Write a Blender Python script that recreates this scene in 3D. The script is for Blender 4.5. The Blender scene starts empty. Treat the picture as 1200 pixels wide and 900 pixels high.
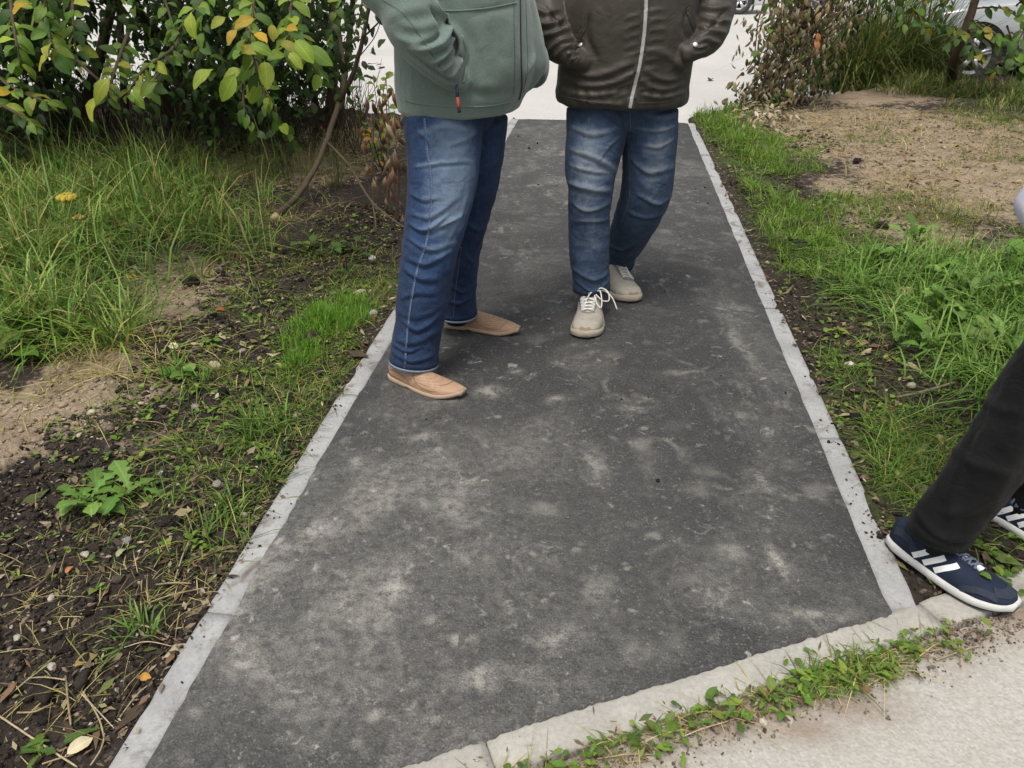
import bpy, bmesh, math, random
import numpy as np
from mathutils import Vector, Matrix
from mathutils.bvhtree import BVHTree

# ------------------------------------------------------------------ camera, sky, sun, exposure
scn = bpy.context.scene
COL = scn.collection
H, FPX, TH = 1.34, 900.0, math.radians(29.44)     # eye height, focal length in photo pixels, downward tilt
cam_d = bpy.data.cameras.new('camera')
cam_d.sensor_width = 36.0; cam_d.lens = 27.0; cam_d.clip_start = 0.05; cam_d.clip_end = 1500
cam = bpy.data.objects.new('camera', cam_d); COL.objects.link(cam)
cam.location = (0, 0, H); cam.rotation_euler = (math.radians(90) - TH, 0, 0)
scn.camera = cam

SUN_EL, SUN_AZ = math.radians(68), math.radians(205)       # azimuth measured from +Y towards +X
world = bpy.data.worlds.new('World'); scn.world = world; world.use_nodes = True
wn = world.node_tree.nodes; wl = world.node_tree.links; wn.clear()
sky = wn.new('ShaderNodeTexSky'); sky.sky_type = 'NISHITA'; sky.sun_disc = False
sky.sun_elevation = SUN_EL; sky.sun_rotation = SUN_AZ
sky.air_density = 1.6; sky.dust_density = 6.0; sky.ozone_density = 1.0
hs = wn.new('ShaderNodeHueSaturation'); hs.inputs['Saturation'].default_value = 0.35
bg = wn.new('ShaderNodeBackground'); bg.inputs['Strength'].default_value = 0.10
wo = wn.new('ShaderNodeOutputWorld')
wl.new(sky.outputs[0], hs.inputs['Color']); wl.new(hs.outputs[0], bg.inputs['Color']); wl.new(bg.outputs[0], wo.inputs[0])

sun_d = bpy.data.lights.new('sun', 'SUN'); sun_d.energy = 1.5; sun_d.angle = math.radians(20); sun_d.color = (1.0, 0.95, 0.87)
sun = bpy.data.objects.new('sun', sun_d); COL.objects.link(sun)
sdir = Vector((math.sin(SUN_AZ) * math.cos(SUN_EL), math.cos(SUN_AZ) * math.cos(SUN_EL), math.sin(SUN_EL)))
sun.rotation_euler = sdir.to_track_quat('Z', 'Y').to_euler()
sun.location = sdir * 30

vs = scn.view_settings
vs.view_transform = 'Standard'; vs.look = 'None'; vs.exposure = 0.6; vs.gamma = 1.0; vs.use_curve_mapping = False
scn.cycles.max_bounces = 6; scn.cycles.diffuse_bounces = 3; scn.cycles.glossy_bounces = 2
scn.cycles.transmission_bounces = 4; scn.cycles.transparent_max_bounces = 6
scn.cycles.use_denoising = True

# ------------------------------------------------------------------ measuring helpers
CT, ST = math.cos(TH), math.sin(TH)
def ray(px, py):
    x = (px - 600) / FPX; y = (450 - py) / FPX
    return Vector((x, CT + y * ST, -ST + y * CT))
def G(px, py, z=0.0):
    "the ground point seen at a photo pixel"
    d = ray(px, py); return Vector((0, 0, H)) + d * ((z - H) / d.z)
def P(px, py, Y):
    "the point seen at a photo pixel, Y metres ahead"
    d = ray(px, py); return Vector((0, 0, H)) + d * (Y / d.y)

rng = np.random.default_rng(11)
random.seed(11)

def _hash(ix, iy, iz, seed):
    h = (ix * 374761393 + iy * 668265263 + iz * 2147483647 + seed * 1274126177) & 0xFFFFFFFF
    h = ((h ^ (h >> 13)) * 1274126177) & 0xFFFFFFFF
    h = ((h ^ (h >> 16)) * 2246822519) & 0xFFFFFFFF
    return ((h ^ (h >> 15)) & 0xFFFFFF) / float(0xFFFFFF)
def vnoise(p, scale, seed=0):
    "value noise in -1..1, p is (n,2) or (n,3)"
    p = np.asarray(p, float) * scale
    if p.shape[1] == 2: p = np.c_[p, np.zeros(len(p))]
    i = np.floor(p).astype(np.int64); f = p - i; f = f * f * (3 - 2 * f)
    r = np.zeros(len(p))
    for dx in (0, 1):
        for dy in (0, 1):
            for dz in (0, 1):
                w = (f[:, 0] if dx else 1 - f[:, 0]) * (f[:, 1] if dy else 1 - f[:, 1]) * (f[:, 2] if dz else 1 - f[:, 2])
                r += w * _hash(i[:, 0] + dx, i[:, 1] + dy, i[:, 2] + dz, seed)
    return r * 2 - 1
def fbm(p, scale, octv=4, seed=0, gain=0.5):
    r = 0; a = 1; s = 0
    for k in range(octv):
        r = r + a * vnoise(p, scale * 2 ** k, seed + 17 * k); s += a; a *= gain
    return r / s
def sstep(a, b, x):
    t = np.clip((x - a) / (b - a), 0, 1); return t * t * (3 - 2 * t)

# ------------------------------------------------------------------ object helpers
def mesh(name, verts, faces, smooth=True):
    me = bpy.data.meshes.new(name)
    me.from_pydata([tuple(v) for v in verts], [], [tuple(f) for f in faces]); me.update()
    if smooth: me.polygons.foreach_set('use_smooth', [True] * len(me.polygons))
    return me
def fast_mesh(name, verts, faces, smooth=True):
    "faces: (m,k) int array, all the same size"
    verts = np.asarray(verts, np.float32); faces = np.asarray(faces, np.int32); m, k = faces.shape
    me = bpy.data.meshes.new(name)
    me.vertices.add(len(verts)); me.vertices.foreach_set('co', verts.ravel())
    me.loops.add(m * k); me.loops.foreach_set('vertex_index', faces.ravel())
    me.polygons.add(m); me.polygons.foreach_set('loop_start', np.arange(0, m * k, k, dtype=np.int32))
    me.polygons.foreach_set('loop_total', np.full(m, k, np.int32))
    if smooth: me.polygons.foreach_set('use_smooth', np.ones(m, bool))
    me.update(calc_edges=True); me.validate()
    return me
def attr(me, name, rgb):
    "colour attribute per vertex"
    a = me.color_attributes.new(name, 'FLOAT_COLOR', 'POINT')
    rgb = np.asarray(rgb, np.float32)
    if rgb.shape[1] == 3: rgb = np.c_[rgb, np.ones(len(rgb), np.float32)]
    a.data.foreach_set('color', rgb.astype(np.float32).ravel())
def obj(name, me, mt=None, parent=None, loc=None, rot=None):
    o = bpy.data.objects.new(name, me); COL.objects.link(o)
    if mt is not None:
        me.materials.clear(); me.materials.append(mt)
    if parent is not None: o.parent = parent
    if loc is not None: o.location = loc
    if rot is not None: o.rotation_euler = rot
    return o
def tag(o, label=None, cat=None, group=None, kind=None):
    if label: o['label'] = label
    if cat: o['category'] = cat
    if group: o['group'] = group
    if kind: o['kind'] = kind
    return o
def empty(name, loc=(0, 0, 0), rz=0.0):
    o = bpy.data.objects.new(name, None); COL.objects.link(o); o.empty_display_size = 0.1
    o.location = loc; o.rotation_euler = (0, 0, rz); return o
def share(name, src_me, parent=None, mat4=None):
    o = bpy.data.objects.new(name, src_me); COL.objects.link(o)
    if parent is not None: o.parent = parent
    if mat4 is not None: o.matrix_local = mat4
    return o
class MB:
    "collects shapes for one mesh"
    def __init__(s): s.v = []; s.f = []; s.c = []
    def add(s, v, f, col=None):
        b = len(s.v); s.v += [tuple(x) for x in v]; s.f += [tuple(i + b for i in q) for q in f]
        s.c += [col or (1, 1, 1)] * len(v); return s
    def box(s, c, d, rz=0.0, col=None):
        cx, cy, cz = c; x, y, z = d[0] / 2, d[1] / 2, d[2] / 2; ca, sa = math.cos(rz), math.sin(rz)
        v = [(cx + ca * a - sa * b, cy + sa * a + ca * b, cz + e) for e in (-z, z) for a, b in ((-x, -y), (x, -y), (x, y), (-x, y))]
        return s.add(v, [(3, 2, 1, 0), (4, 5, 6, 7), (0, 1, 5, 4), (1, 2, 6, 5), (2, 3, 7, 6), (3, 0, 4, 7)], col)
    def tube(s, pts, rad, n=8, col=None, cap=True):
        v, f = loft_tube(pts, rad, n, cap); return s.add(v, f, col)
    def build(s, name, mt, parent=None, smooth=True):
        me = mesh(name, s.v, s.f, smooth); attr(me, 'tint', np.array(s.c)); return obj(name, me, mt, parent)
def frames(pts):
    pts = [Vector(p) for p in pts]; T = []
    for i in range(len(pts)):
        a = pts[max(i - 1, 0)]; b = pts[min(i + 1, len(pts) - 1)]; T.append((b - a).normalized())
    up = Vector((0, 0, 1)) if abs(T[0].z) < 0.9 else Vector((1, 0, 0))
    N = (up - T[0] * up.dot(T[0])).normalized(); out = []
    for i, t in enumerate(T):
        N = (N - t * N.dot(t)); N = N.normalized() if N.length > 1e-6 else t.orthogonal().normalized()
        out.append((pts[i], t, N, t.cross(N)))
    return out
def loft_tube(pts, rad, n=8, cap=True):
    fr = frames(pts); rad = [rad] * len(fr) if isinstance(rad, (int, float)) else rad
    v = []; f = []
    for (p, t, N, B), r in zip(fr, rad):
        ra, rb = (r, r) if isinstance(r, (int, float)) else r
        for k in range(n):
            a = 2 * math.pi * k / n; v.append(p + N * (math.cos(a) * ra) + B * (math.sin(a) * rb))
    for i in range(len(fr) - 1):
        for k in range(n):
            k2 = (k + 1) % n; f.append((i * n + k, i * n + k2, (i + 1) * n + k2, (i + 1) * n + k))
    if cap: f.append(tuple(range(n - 1, -1, -1))); f.append(tuple((len(fr) - 1) * n + k for k in range(n)))
    return v, f
def spline(pts, m=8):
    "Catmull-Rom through tuples of numbers"
    a = np.array([list(p) for p in pts], float); n = len(a); out = []
    for i in range(n - 1):
        p0, p1, p2, p3 = a[max(i - 1, 0)], a[i], a[i + 1], a[min(i + 2, n - 1)]
        for k in range(m):
            t = k / m
            out.append(0.5 * (2 * p1 + (p2 - p0) * t + (2 * p0 - 5 * p1 + 4 * p2 - p3) * t * t + (3 * p1 - p0 - 3 * p2 + p3) * t ** 3))
    out.append(a[-1]); return np.array(out)

# ------------------------------------------------------------------ material helpers
class NT:
    def __init__(s, name):
        s.m = bpy.data.materials.new(name); s.m.use_nodes = True; s.t = s.m.node_tree; s.n = s.t.nodes
        s.b = s.n['Principled BSDF']; s.out = s.n['Material Output']
    def link(s, a, b): s.t.links.new(a, b)
    def put(s, inp, v):
        if hasattr(v, 'is_output') or isinstance(v, bpy.types.NodeSocket): s.link(v, inp)
        else:
            if isinstance(v, tuple) and len(v) == 3 and len(inp.default_value) == 4: v = v + (1,)
            inp.default_value = v
    def coord(s, kind='Object'):
        return s.n.new('ShaderNodeTexCoord').outputs[kind]
    def mapping(s, vec, scale=(1, 1, 1), rot=(0, 0, 0)):
        k = s.n.new('ShaderNodeMapping'); s.link(vec, k.inputs['Vector']); k.inputs['Scale'].default_value = scale
        k.inputs['Rotation'].default_value = rot; return k.outputs[0]
    def noise(s, vec, scale, detail=4, rough=0.55, dist=0.0, w=None):
        k = s.n.new('ShaderNodeTexNoise'); s.link(vec, k.inputs['Vector']); k.inputs['Scale'].default_value = scale
        k.inputs['Detail'].default_value = detail; k.inputs['Roughness'].default_value = rough; k.inputs['Distortion'].default_value = dist
        return k.outputs['Fac']
    def voro(s, vec, scale, feature='F1', out='Distance', rand=1.0):
        k = s.n.new('ShaderNodeTexVoronoi'); s.link(vec, k.inputs['Vector']); k.inputs['Scale'].default_value = scale
        k.feature = feature; k.inputs['Randomness'].default_value = rand; return k.outputs[out]
    def wave(s, vec, scale, dist=0.0, direction='X', detail=2):
        k = s.n.new('ShaderNodeTexWave'); s.link(vec, k.inputs['Vector']); k.inputs['Scale'].default_value = scale
        k.bands_direction = direction; k.inputs['Distortion'].default_value = dist; k.inputs['Detail'].default_value = detail
        return k.outputs['Fac']
    def ramp(s, fac, stops, interp='LINEAR'):
        k = s.n.new('ShaderNodeValToRGB'); s.link(fac, k.inputs[0]); e = k.color_ramp.elements; k.color_ramp.interpolation = interp
        while len(e) < len(stops): e.new(0.5)
        for i, (p, c) in enumerate(stops):
            e[i].position = p; c = (c, c, c) if isinstance(c, (int, float)) else c; e[i].color = (*c, 1)
        return k.outputs[0]
    def mix(s, fac, a, b, mode='MIX'):
        k = s.n.new('ShaderNodeMix'); k.data_type = 'RGBA'; k.blend_type = mode
        s.put(k.inputs[0], fac); s.put(k.inputs[6], a); s.put(k.inputs[7], b); return k.outputs[2]
    def math(s, op, a, b=0.0, c=0.0):
        k = s.n.new('ShaderNodeMath'); k.operation = op
        s.put(k.inputs[0], a); s.put(k.inputs[1], b); s.put(k.inputs[2], c); return k.outputs[0]
    def attr(s, name='tint', out='Color'):
        k = s.n.new('ShaderNodeAttribute'); k.attribute_name = name; return k.outputs[out]
    def sep(s, v):
        k = s.n.new('ShaderNodeSeparateXYZ'); s.link(v, k.inputs[0]); return k.outputs
    def rand(s):
        return s.n.new('ShaderNodeObjectInfo').outputs['Random']
    def bump(s, h, strength=0.3, dist=0.01, nrm=None):
        k = s.n.new('ShaderNodeBump'); s.link(h, k.inputs['Height']); k.inputs['Strength'].default_value = strength
        k.inputs['Distance'].default_value = dist
        if nrm is not None: s.link(nrm, k.inputs['Normal'])
        return k.outputs[0]
    def done(s, color, rough=0.8, normal=None, spec=0.3, metal=0.0, **kw):
        s.put(s.b.inputs['Base Color'], color); s.put(s.b.inputs['Roughness'], rough)
        s.put(s.b.inputs['Specular IOR Level'], spec); s.b.inputs['Metallic'].default_value = metal
        if normal is not None: s.link(normal, s.b.inputs['Normal'])
        for k, v in kw.items(): s.put(s.b.inputs[k.replace('_', ' ')], v)
        return s.m
def plain(name, col, rough=0.6, spec=0.3, metal=0.0, var=0.15, scale=40, **kw):
    "a plain material with a little mottling"
    t = NT(name); n = t.noise(t.coord(), scale, 3)
    c = t.mix(n, tuple(x * (1 - var) for x in col), tuple(min(1, x * (1 + var)) for x in col))
    return t.done(c, rough, t.bump(n, 0.15, 0.002), spec, metal, **kw)
M = {}

# ------------------------------------------------------------------ the setting: path, kerbs, verges, road
PD = Vector((0.117, 0.9931, 0)).normalized(); PN = Vector((PD.y, -PD.x, 0))   # along the path, and across it to the right
L0 = Vector((-0.763, 0.904, 0)); WID = 1.657; KW = 0.074                        # left outer line, overall width, kerb width
def st(s, t, z=0.0):
    "a point s metres to the right of the left outer line and t metres along the path"
    p = L0 + PN * s + PD * t; return Vector((p.x, p.y, z))
def to_st(xy):
    d = np.asarray(xy)[:, :2] - np.array([L0.x, L0.y])
    return d @ np.array([PN.x, PN.y]), d @ np.array([PD.x, PD.y])
K0 = Vector((-0.179, 0.921, 0)); KD = Vector((0.943, 0.333, 0)).normalized(); KN = Vector((KD.y, -KD.x, 0))  # old kerb across the front
T_END = 6.42

def asphalt_mat():
    t = NT('dusty_asphalt'); co = t.coord()
    grain = t.voro(co, 240, out='Color'); gv = t.sep(grain)[0]
    fine = t.noise(co, 90, 4, 0.7)
    base = t.mix(gv, (0.014, 0.014, 0.015), (0.058, 0.057, 0.058))
    base = t.mix(t.ramp(fine, [(0.35, 0.0), (0.7, 1.0)]), base, (0.040, 0.039, 0.040))
    stone = t.ramp(t.sep(t.voro(co, 230, out='Color'))[1], [(0.94, 0.0), (0.99, 1.0)])
    base = t.mix(t.math('MULTIPLY', stone, 0.3), base, (0.30, 0.29, 0.27))
    # dried mud and dust carried on to the new surface: broad clouds, blotches and small flecks
    cloud = t.noise(co, 2.3, 7, 0.68, 0.8)
    cloud = t.ramp(cloud, [(0.49, 0.0), (0.64, 1.0)])
    zone = t.attr('zone')
    zc = t.sep(zone)
    speck = t.noise(co, 42, 5, 0.75)
    broad = t.math('MULTIPLY', t.math('ADD', t.math('MULTIPLY', cloud, 0.34), t.math('MULTIPLY', zc[0], t.math('ADD', 0.55, t.math('MULTIPLY', cloud, 0.45)))), t.ramp(speck, [(0.34, 0.22), (0.60, 1.0)]))
    base = t.mix(t.math('MINIMUM', t.math('MULTIPLY', broad, 0.72), 0.80), base, (0.275, 0.266, 0.240))
    b1 = t.noise(t.mapping(co, (1.0, 0.7, 1)), 8.0, 5, 0.62, 1.3)
    blot = t.ramp(b1, [(0.57, 0.0), (0.70, 1.0)])
    b2 = t.noise(t.mapping(co, (1.0, 1.0, 1), (0, 0, 0.5)), 24.0, 4, 0.6, 0.9)
    flek = t.ramp(b2, [(0.62, 0.0), (0.70, 1.0)])
    where = t.ramp(t.noise(co, 2.6, 3, 0.5), [(0.38, 0.15), (0.62, 1.0)])
    bl = t.math('MULTIPLY', t.math('MAXIMUM', t.math('MULTIPLY', blot, 0.55), t.math('MULTIPLY', flek, 0.8)), where)
    bl = t.math('MULTIPLY', bl, t.ramp(speck, [(0.34, 0.15), (0.58, 1.0)]))
    bl = t.math('MAXIMUM', bl, t.math('MULTIPLY', zc[1], t.ramp(speck, [(0.36, 0.1), (0.56, 1.0)])))
    # soft round splashes of dried slurry
    wob = t.n.new('ShaderNodeVectorMath'); wob.operation = 'ADD'; t.link(co, wob.inputs[0]); nz = t.n.new('ShaderNodeTexNoise'); t.link(co, nz.inputs['Vector']); nz.inputs['Scale'].default_value = 9.0
    sc_ = t.n.new('ShaderNodeVectorMath'); sc_.operation = 'SCALE'; t.link(nz.outputs['Color'], sc_.inputs[0]); sc_.inputs['Scale'].default_value = 0.09; t.link(sc_.outputs[0], wob.inputs[1]); wv = wob.outputs[0]
    for k, (scale, keep, amt) in enumerate(((6.5, .70, .62), (15.0, .80, .75), (31.0, .86, .8))):
        d = t.ramp(t.voro(wv, scale), [(0.04, 1.0), (0.38, 0.0)], 'EASE'); on = t.ramp(t.sep(t.voro(wv, scale, out='Color'))[k], [(keep - .10, 0.0), (keep + .15, 1.0)])
        sp = t.math('MULTIPLY', t.math('MULTIPLY', d, on), t.ramp(speck, [(0.30, 0.45), (0.56, 1.0)]))
        bl = t.math('MAXIMUM', bl, t.math('MULTIPLY', sp, t.math('MULTIPLY', t.math('ADD', 0.36, zc[0]), amt)))
    bl = t.math('MINIMUM', bl, 0.92)
    base = t.mix(bl, base, (0.385, 0.372, 0.335))
    damp = t.ramp(t.noise(co, 0.9, 3, 0.5, 0.4), [(0.52, 0.0), (0.74, 1.0)])
    base = t.mix(t.math('MULTIPLY', damp, 0.35), base, (0.028, 0.028, 0.030))
    salt = t.noise(co, 330, 3, 0.8); base = t.mix(t.ramp(salt, [(0.38, 0.55), (0.50, 0.0)]), base, (0.016, 0.016, 0.017)); base = t.mix(t.ramp(salt, [(0.56, 0.0), (0.74, 0.35)]), base, (0.30, 0.29, 0.27))
    h = t.math('ADD', t.math('MULTIPLY', t.voro(co, 150), 0.9), t.math('MULTIPLY', fine, 0.5))
    return t.done(base, t.ramp(bl, [(0, 0.78), (1, 0.95)]), t.bump(h, 0.42, 0.006), 0.35)
M['asphalt'] = asphalt_mat()

def concrete_mat(name, a, b, stain, scale=1.0, dirt=0.5):
    t = NT(name); co = t.coord(); n1 = t.noise(co, 5 * scale, 6, 0.65, 0.3); n2 = t.noise(co, 95 * scale, 3, 0.7)
    c = t.mix(t.ramp(n1, [(0.3, 0.0), (0.7, 1.0)]), a, b)
    c = t.mix(t.ramp(n2, [(0.3, 0.35), (0.6, 0.0)]), c, tuple(x * 0.55 for x in a))
    pits = t.ramp(t.voro(co, 55 * scale), [(0.08, 1.0), (0.16, 0.0)])
    keep = t.ramp(t.noise(co, 18 * scale, 3), [(0.52, 0.0), (0.62, 1.0)])
    c = t.mix(t.math('MULTIPLY', t.math('MULTIPLY', pits, keep), 0.7), c, tuple(x * 0.28 for x in a))
    d = t.math('MULTIPLY', t.ramp(t.noise(co, 9 * scale, 6, 0.7, 0.6), [(0.55, 0.0), (0.70, 1.0)]), dirt)
    c = t.mix(d, c, stain)
    h = t.math('ADD', n2, t.math('MULTIPLY', n1, 0.6))
    return t.done(c, 0.9, t.bump(h, 0.35, 0.004), 0.25)
M['kerb_new'] = concrete_mat('new_kerb_concrete', (0.27, 0.27, 0.272), (0.40, 0.40, 0.397), (0.105, 0.085, 0.068), 1.0, 0.95)
M['kerb_old'] = concrete_mat('old_kerb_concrete', (0.30, 0.288, 0.258), (0.43, 0.415, 0.378), (0.18, 0.155, 0.125), 1.0, 0.45)

def pavement_mat():
    t = NT('worn_pavement'); co = t.coord()
    n1 = t.noise(co, 3.0, 6, 0.65, 0.4); gv = t.sep(t.voro(co, 150, out='Color'))[0]; n2 = t.noise(co, 60, 4, 0.7)
    c = t.mix(gv, (0.33, 0.318, 0.292), (0.43, 0.415, 0.385))
    c = t.mix(t.ramp(n2, [(0.3, 0.4), (0.55, 0.0)]), c, (0.34, 0.31, 0.27))
    c = t.mix(t.ramp(t.noise(co, 6, 5, 0.65), [(0.5, 0.0), (0.7, 0.35)]), c, (0.36, 0.32, 0.27))
    # loose earth washed along the kerb
    z = t.sep(t.attr('zone'))
    m = t.math('MULTIPLY', t.ramp(n1, [(0.30, 0.25), (0.62, 1.0)]), z[0])
    c = t.mix(m, c, t.mix(n2, (0.13, 0.095, 0.068), (0.29, 0.225, 0.17)))
    return t.done(c, 0.95, t.bump(t.math('ADD', n2, t.voro(co, 130)), 0.4, 0.005), 0.2)
M['pavement'] = pavement_mat()

def road_mat():
    t = NT('pale_road'); co = t.coord()
    n = t.noise(co, 0.35, 5, 0.6, 0.5); g = t.noise(co, 60, 3, 0.7)
    c = t.mix(t.ramp(n, [(0.35, 0.0), (0.7, 1.0)]), (0.46, 0.445, 0.42), (0.56, 0.545, 0.515))
    c = t.mix(t.math('MULTIPLY', t.ramp(g, [(0.35, 1.0), (0.6, 0.0)]), 0.3), c, (0.25, 0.24, 0.23))
    return t.done(c, 0.55, t.bump(g, 0.15, 0.004), 0.5)
M['road'] = road_mat()

def soil_mat():
    t = NT('soil_and_sand'); co = t.coord(); z = t.sep(t.attr('zone'))
    n1 = t.noise(co, 14, 6, 0.7, 0.4); n2 = t.noise(co, 70, 5, 0.75); gv = t.sep(t.voro(co, 120, out='Color'))[0]
    soil = t.mix(n2, (0.012, 0.010, 0.009), (0.062, 0.050, 0.041))
    soil = t.mix(t.ramp(t.noise(co, 6, 4, 0.6), [(0.4, 0.0), (0.7, 0.7)]), soil, (0.050, 0.037, 0.029))
    grit = t.ramp(gv, [(0.90, 0.0), (0.97, 1.0)])
    soil = t.mix(t.math('MULTIPLY', grit, t.ramp(n1, [(0.4, 0.0), (0.65, 0.75)])), soil, (0.26, 0.22, 0.17))
    sand = t.mix(t.ramp(n2, [(0.3, 0.0), (0.7, 1.0)]), (0.17, 0.128, 0.088), (0.44, 0.352, 0.25))
    sand = t.mix(t.ramp(t.noise(co, 5, 6, 0.7, 0.5), [(0.46, 0.0), (0.66, 0.7)]), sand, (0.19, 0.145, 0.10))
    moss = t.mix(n2, (0.028, 0.045, 0.012), (0.10, 0.135, 0.035))
    sm = t.ramp(t.math('ADD', z[0], t.math('MULTIPLY', t.math('SUBTRACT', n1, 0.5), 1.3)), [(0.38, 0.0), (0.62, 1.0)])
    c = t.mix(sm, soil, sand)
    mm = t.ramp(t.math('ADD', z[1], t.math('MULTIPLY', t.math('SUBTRACT', n1, 0.5), 1.3)), [(0.40, 0.0), (0.75, 0.8)])
    c = t.mix(mm, c, moss)
    hh = t.math('ADD', t.math('MULTIPLY', n2, 1.0), t.math('MULTIPLY', n1, 1.4))
    return t.done(c, 0.95, t.bump(hh, 0.75, 0.018), 0.15)
M['soil'] = soil_mat()

def grid_sheet(name, us, vs_, fn, mt, kind='structure', zone=None, parent=None):
    U, V = np.meshgrid(us, vs_, indexing='ij'); n, m = U.shape
    co = fn(U.ravel(), V.ravel())
    ii = np.arange(n * m).reshape(n, m)
    f = np.stack([ii[:-1, :-1], ii[1:, :-1], ii[1:, 1:], ii[:-1, 1:]], -1).reshape(-1, 4)
    me = fast_mesh(name, co, f)
    if zone is not None: attr(me, 'zone', zone(co))
    o = obj(name, me, mt, parent)
    if kind: o['kind'] = kind
    return o
def blobs(xy, lst):
    "soft union of ground ellipses: (x, y, rx, ry, amount)"
    r = np.zeros(len(xy))
    for (x, y, rx, ry, a) in lst:
        d = ((xy[:, 0] - x) / rx) ** 2 + ((xy[:, 1] - y) / ry) ** 2
        r = np.maximum(r, a * np.exp(-d * 1.1))
    return r
def gb(px, py, rx, ry, a=1.0):
    g = G(px, py); return (g.x, g.y, rx, ry, a)

# wide ground under everything
tag(obj('ground', mesh('ground', [(-300, -300, -0.16), (300, -300, -0.16), (300, 300, -0.16), (-300, 300, -0.16)], [(0, 1, 2, 3)]), M['soil']), kind='structure')
def road_fn(u, v): return np.c_[u, v, -0.055 + 0.006 * vnoise(np.c_[u, v], 0.4, 3)]
grid_sheet('road', np.linspace(-60, 60, 90), np.concatenate([np.linspace(6.9, 20, 40), np.linspace(21, 90, 40)]), road_fn, M['road'])

# asphalt path: ragged edges lapping on to the kerbs
def path_fn(u, v):
    # u across 0..1, v along
    s0 = KW - 0.004 + 0.006 * vnoise(np.c_[v, v * 0], 9, 5) + 0.004 * vnoise(np.c_[v, v * 0], 30, 6)
    s1 = WID - KW + 0.003 + 0.003 * vnoise(np.c_[v, v * 0], 12, 8)
    s = s0 + (s1 - s0) * u
    # front edge lies along the old kerb
    b = np.array([L0.x, L0.y]) + np.outer(s, [PN.x, PN.y])
    k = ((K0.x - b[:, 0]) * KN.x + (K0.y - b[:, 1]) * KN.y) / (PD.x * KN.x + PD.y * KN.y)
    rag = 0.005 * vnoise(np.c_[s, s * 0], 9, 9) + 0.003 * vnoise(np.c_[s, s * 0], 70, 19) + 0.003 * vnoise(np.c_[s, s * 0], 160, 20)
    t = k - 0.006 + rag + (T_END - k) * v / 6.6
    xy = b + np.outer(t, [PD.x, PD.y])
    fr = (t - k) / 0.02
    z = 0.006 + 0.006 * fbm(xy, 0.9, 3, 4) - 0.006 * np.exp(-(np.minimum(s - s0, s1 - s) / 0.03))
    z = np.where(fr < 3, 0.0035 + (z - 0.0035) * np.clip(fr / 3, 0, 1), z); z = np.where(v < 0.003, -0.012, z)
    return np.c_[xy, z]
pale = [gb(290, 640, .2, .25, 1.1), gb(400, 600, .35, .35, .9), gb(330, 760, .3, .25, 1.0), gb(520, 560, .35, .35, .8), gb(460, 800, .35, .2, .9), gb(640, 810, .3, .12, .55),
        gb(880, 400, .10, .5, .55), gb(700, 560, .3, .4, .25), gb(560, 700, .4, .25, .5), gb(760, 200, .4, 1.2, .4), gb(640, 180, .5, 1.5, .5), gb(240, 840, .2, .2, .6), gb(920, 600, .12, .2, .4), gb(500, 650, .6, .5, .75), gb(420, 720, .5, .35, .9), gb(650, 700, .4, .3, .5), gb(600, 560, .4, .4, .45)]
bright = [gb(290, 715, .03, .03, .8), gb(375, 625, .05, .05, .7), gb(468, 685, .03, .02, .8), gb(535, 600, .05, .08, .5), gb(575, 460, .03, .05, .8), gb(610, 440, .02, .02, .9), gb(655, 470, .03, .02, .7),
          gb(918, 655, .02, .05, .8), gb(565, 795, .03, .025, .8), gb(740, 480, .05, .02, .5), gb(760, 505, .015, .012, .9), gb(430, 545, .04, .05, .6), gb(500, 515, .05, .03, .6), gb(690, 700, .04, .05, .4),
          gb(960, 720, .08, .02, .6), gb(700, 545, .03, .09, .5), gb(650, 745, .05, .03, .5), gb(800, 440, .08, .02, .5), gb(865, 405, .02, .2, .5), gb(350, 560, .06, .03, .5), gb(300, 680, .05, .1, .4)]
def path_zone(co):
    w = fbm(co, 7, 3, 31)[:, None] * 0.06
    xy = co[:, :2] + np.c_[w[:, 0], np.roll(w[:, 0], 7)]
    return np.c_[blobs(xy, pale), blobs(xy, bright), np.zeros(len(co))]
path = grid_sheet('path', np.linspace(0, 1, 220), np.linspace(0, 1, 300) ** 1.5 * 6.6, path_fn, M['asphalt'], zone=path_zone)

# kerb stones
def kerb_stone(s0, t0, t1, w, top, seed, parent, mt, depth=0.16, org=None, du=None, dv=None):
    org = org or L0; du = du or PN; dv = dv or PD
    nu, nv = 7, max(6, int((t1 - t0) / 0.03))
    us = np.array([0, .004, .014, .5 * w, w - .014, w - .004, w]); v_ = np.linspace(t0, t1, nv)
    verts = []; r = np.random.default_rng(seed); dz = r.normal(0, 0.0015); sk = r.normal(0, 0.002)
    for j, t in enumerate(v_):
        for i, u in enumerate(us):
            z = top + dz - (0.007 if i in (0, 6) else 0.0018 if i in (1, 5) else 0)
            e = min(t - t0, t1 - t); z -= 0.006 * max(0, 1 - e / 0.012)
            z -= (0.006 if i in (0, 1, 5, 6) else 0.001) * max(0, vnoise(np.array([[t * 1.0, u, seed]]), 22, seed)[0] - 0.2)
            p = org + du * (s0 + u + sk * (j / nv)) + dv * t; verts.append((p.x, p.y, z))
    f = [(j * nu + i, j * nu + i + 1, (j + 1) * nu + i + 1, (j + 1) * nu + i) for j in range(nv - 1) for i in range(nu - 1)]
    b = len(verts); rim = [j * nu for j in range(nv)] + [(nv - 1) * nu + i for i in range(1, nu)] + [j * nu + nu - 1 for j in range(nv - 2, -1, -1)] + [i for i in range(nu - 2, 0, -1)]
    verts += [(verts[k][0], verts[k][1], -depth) for k in rim]
    f += [(rim[k], rim[(k + 1) % len(rim)], b + (k + 1) % len(rim), b + k) for k in range(len(rim))]
    me = mesh('kerb_stone', verts, f, True)
    return obj('kerb_stone', me, mt, parent)
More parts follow.
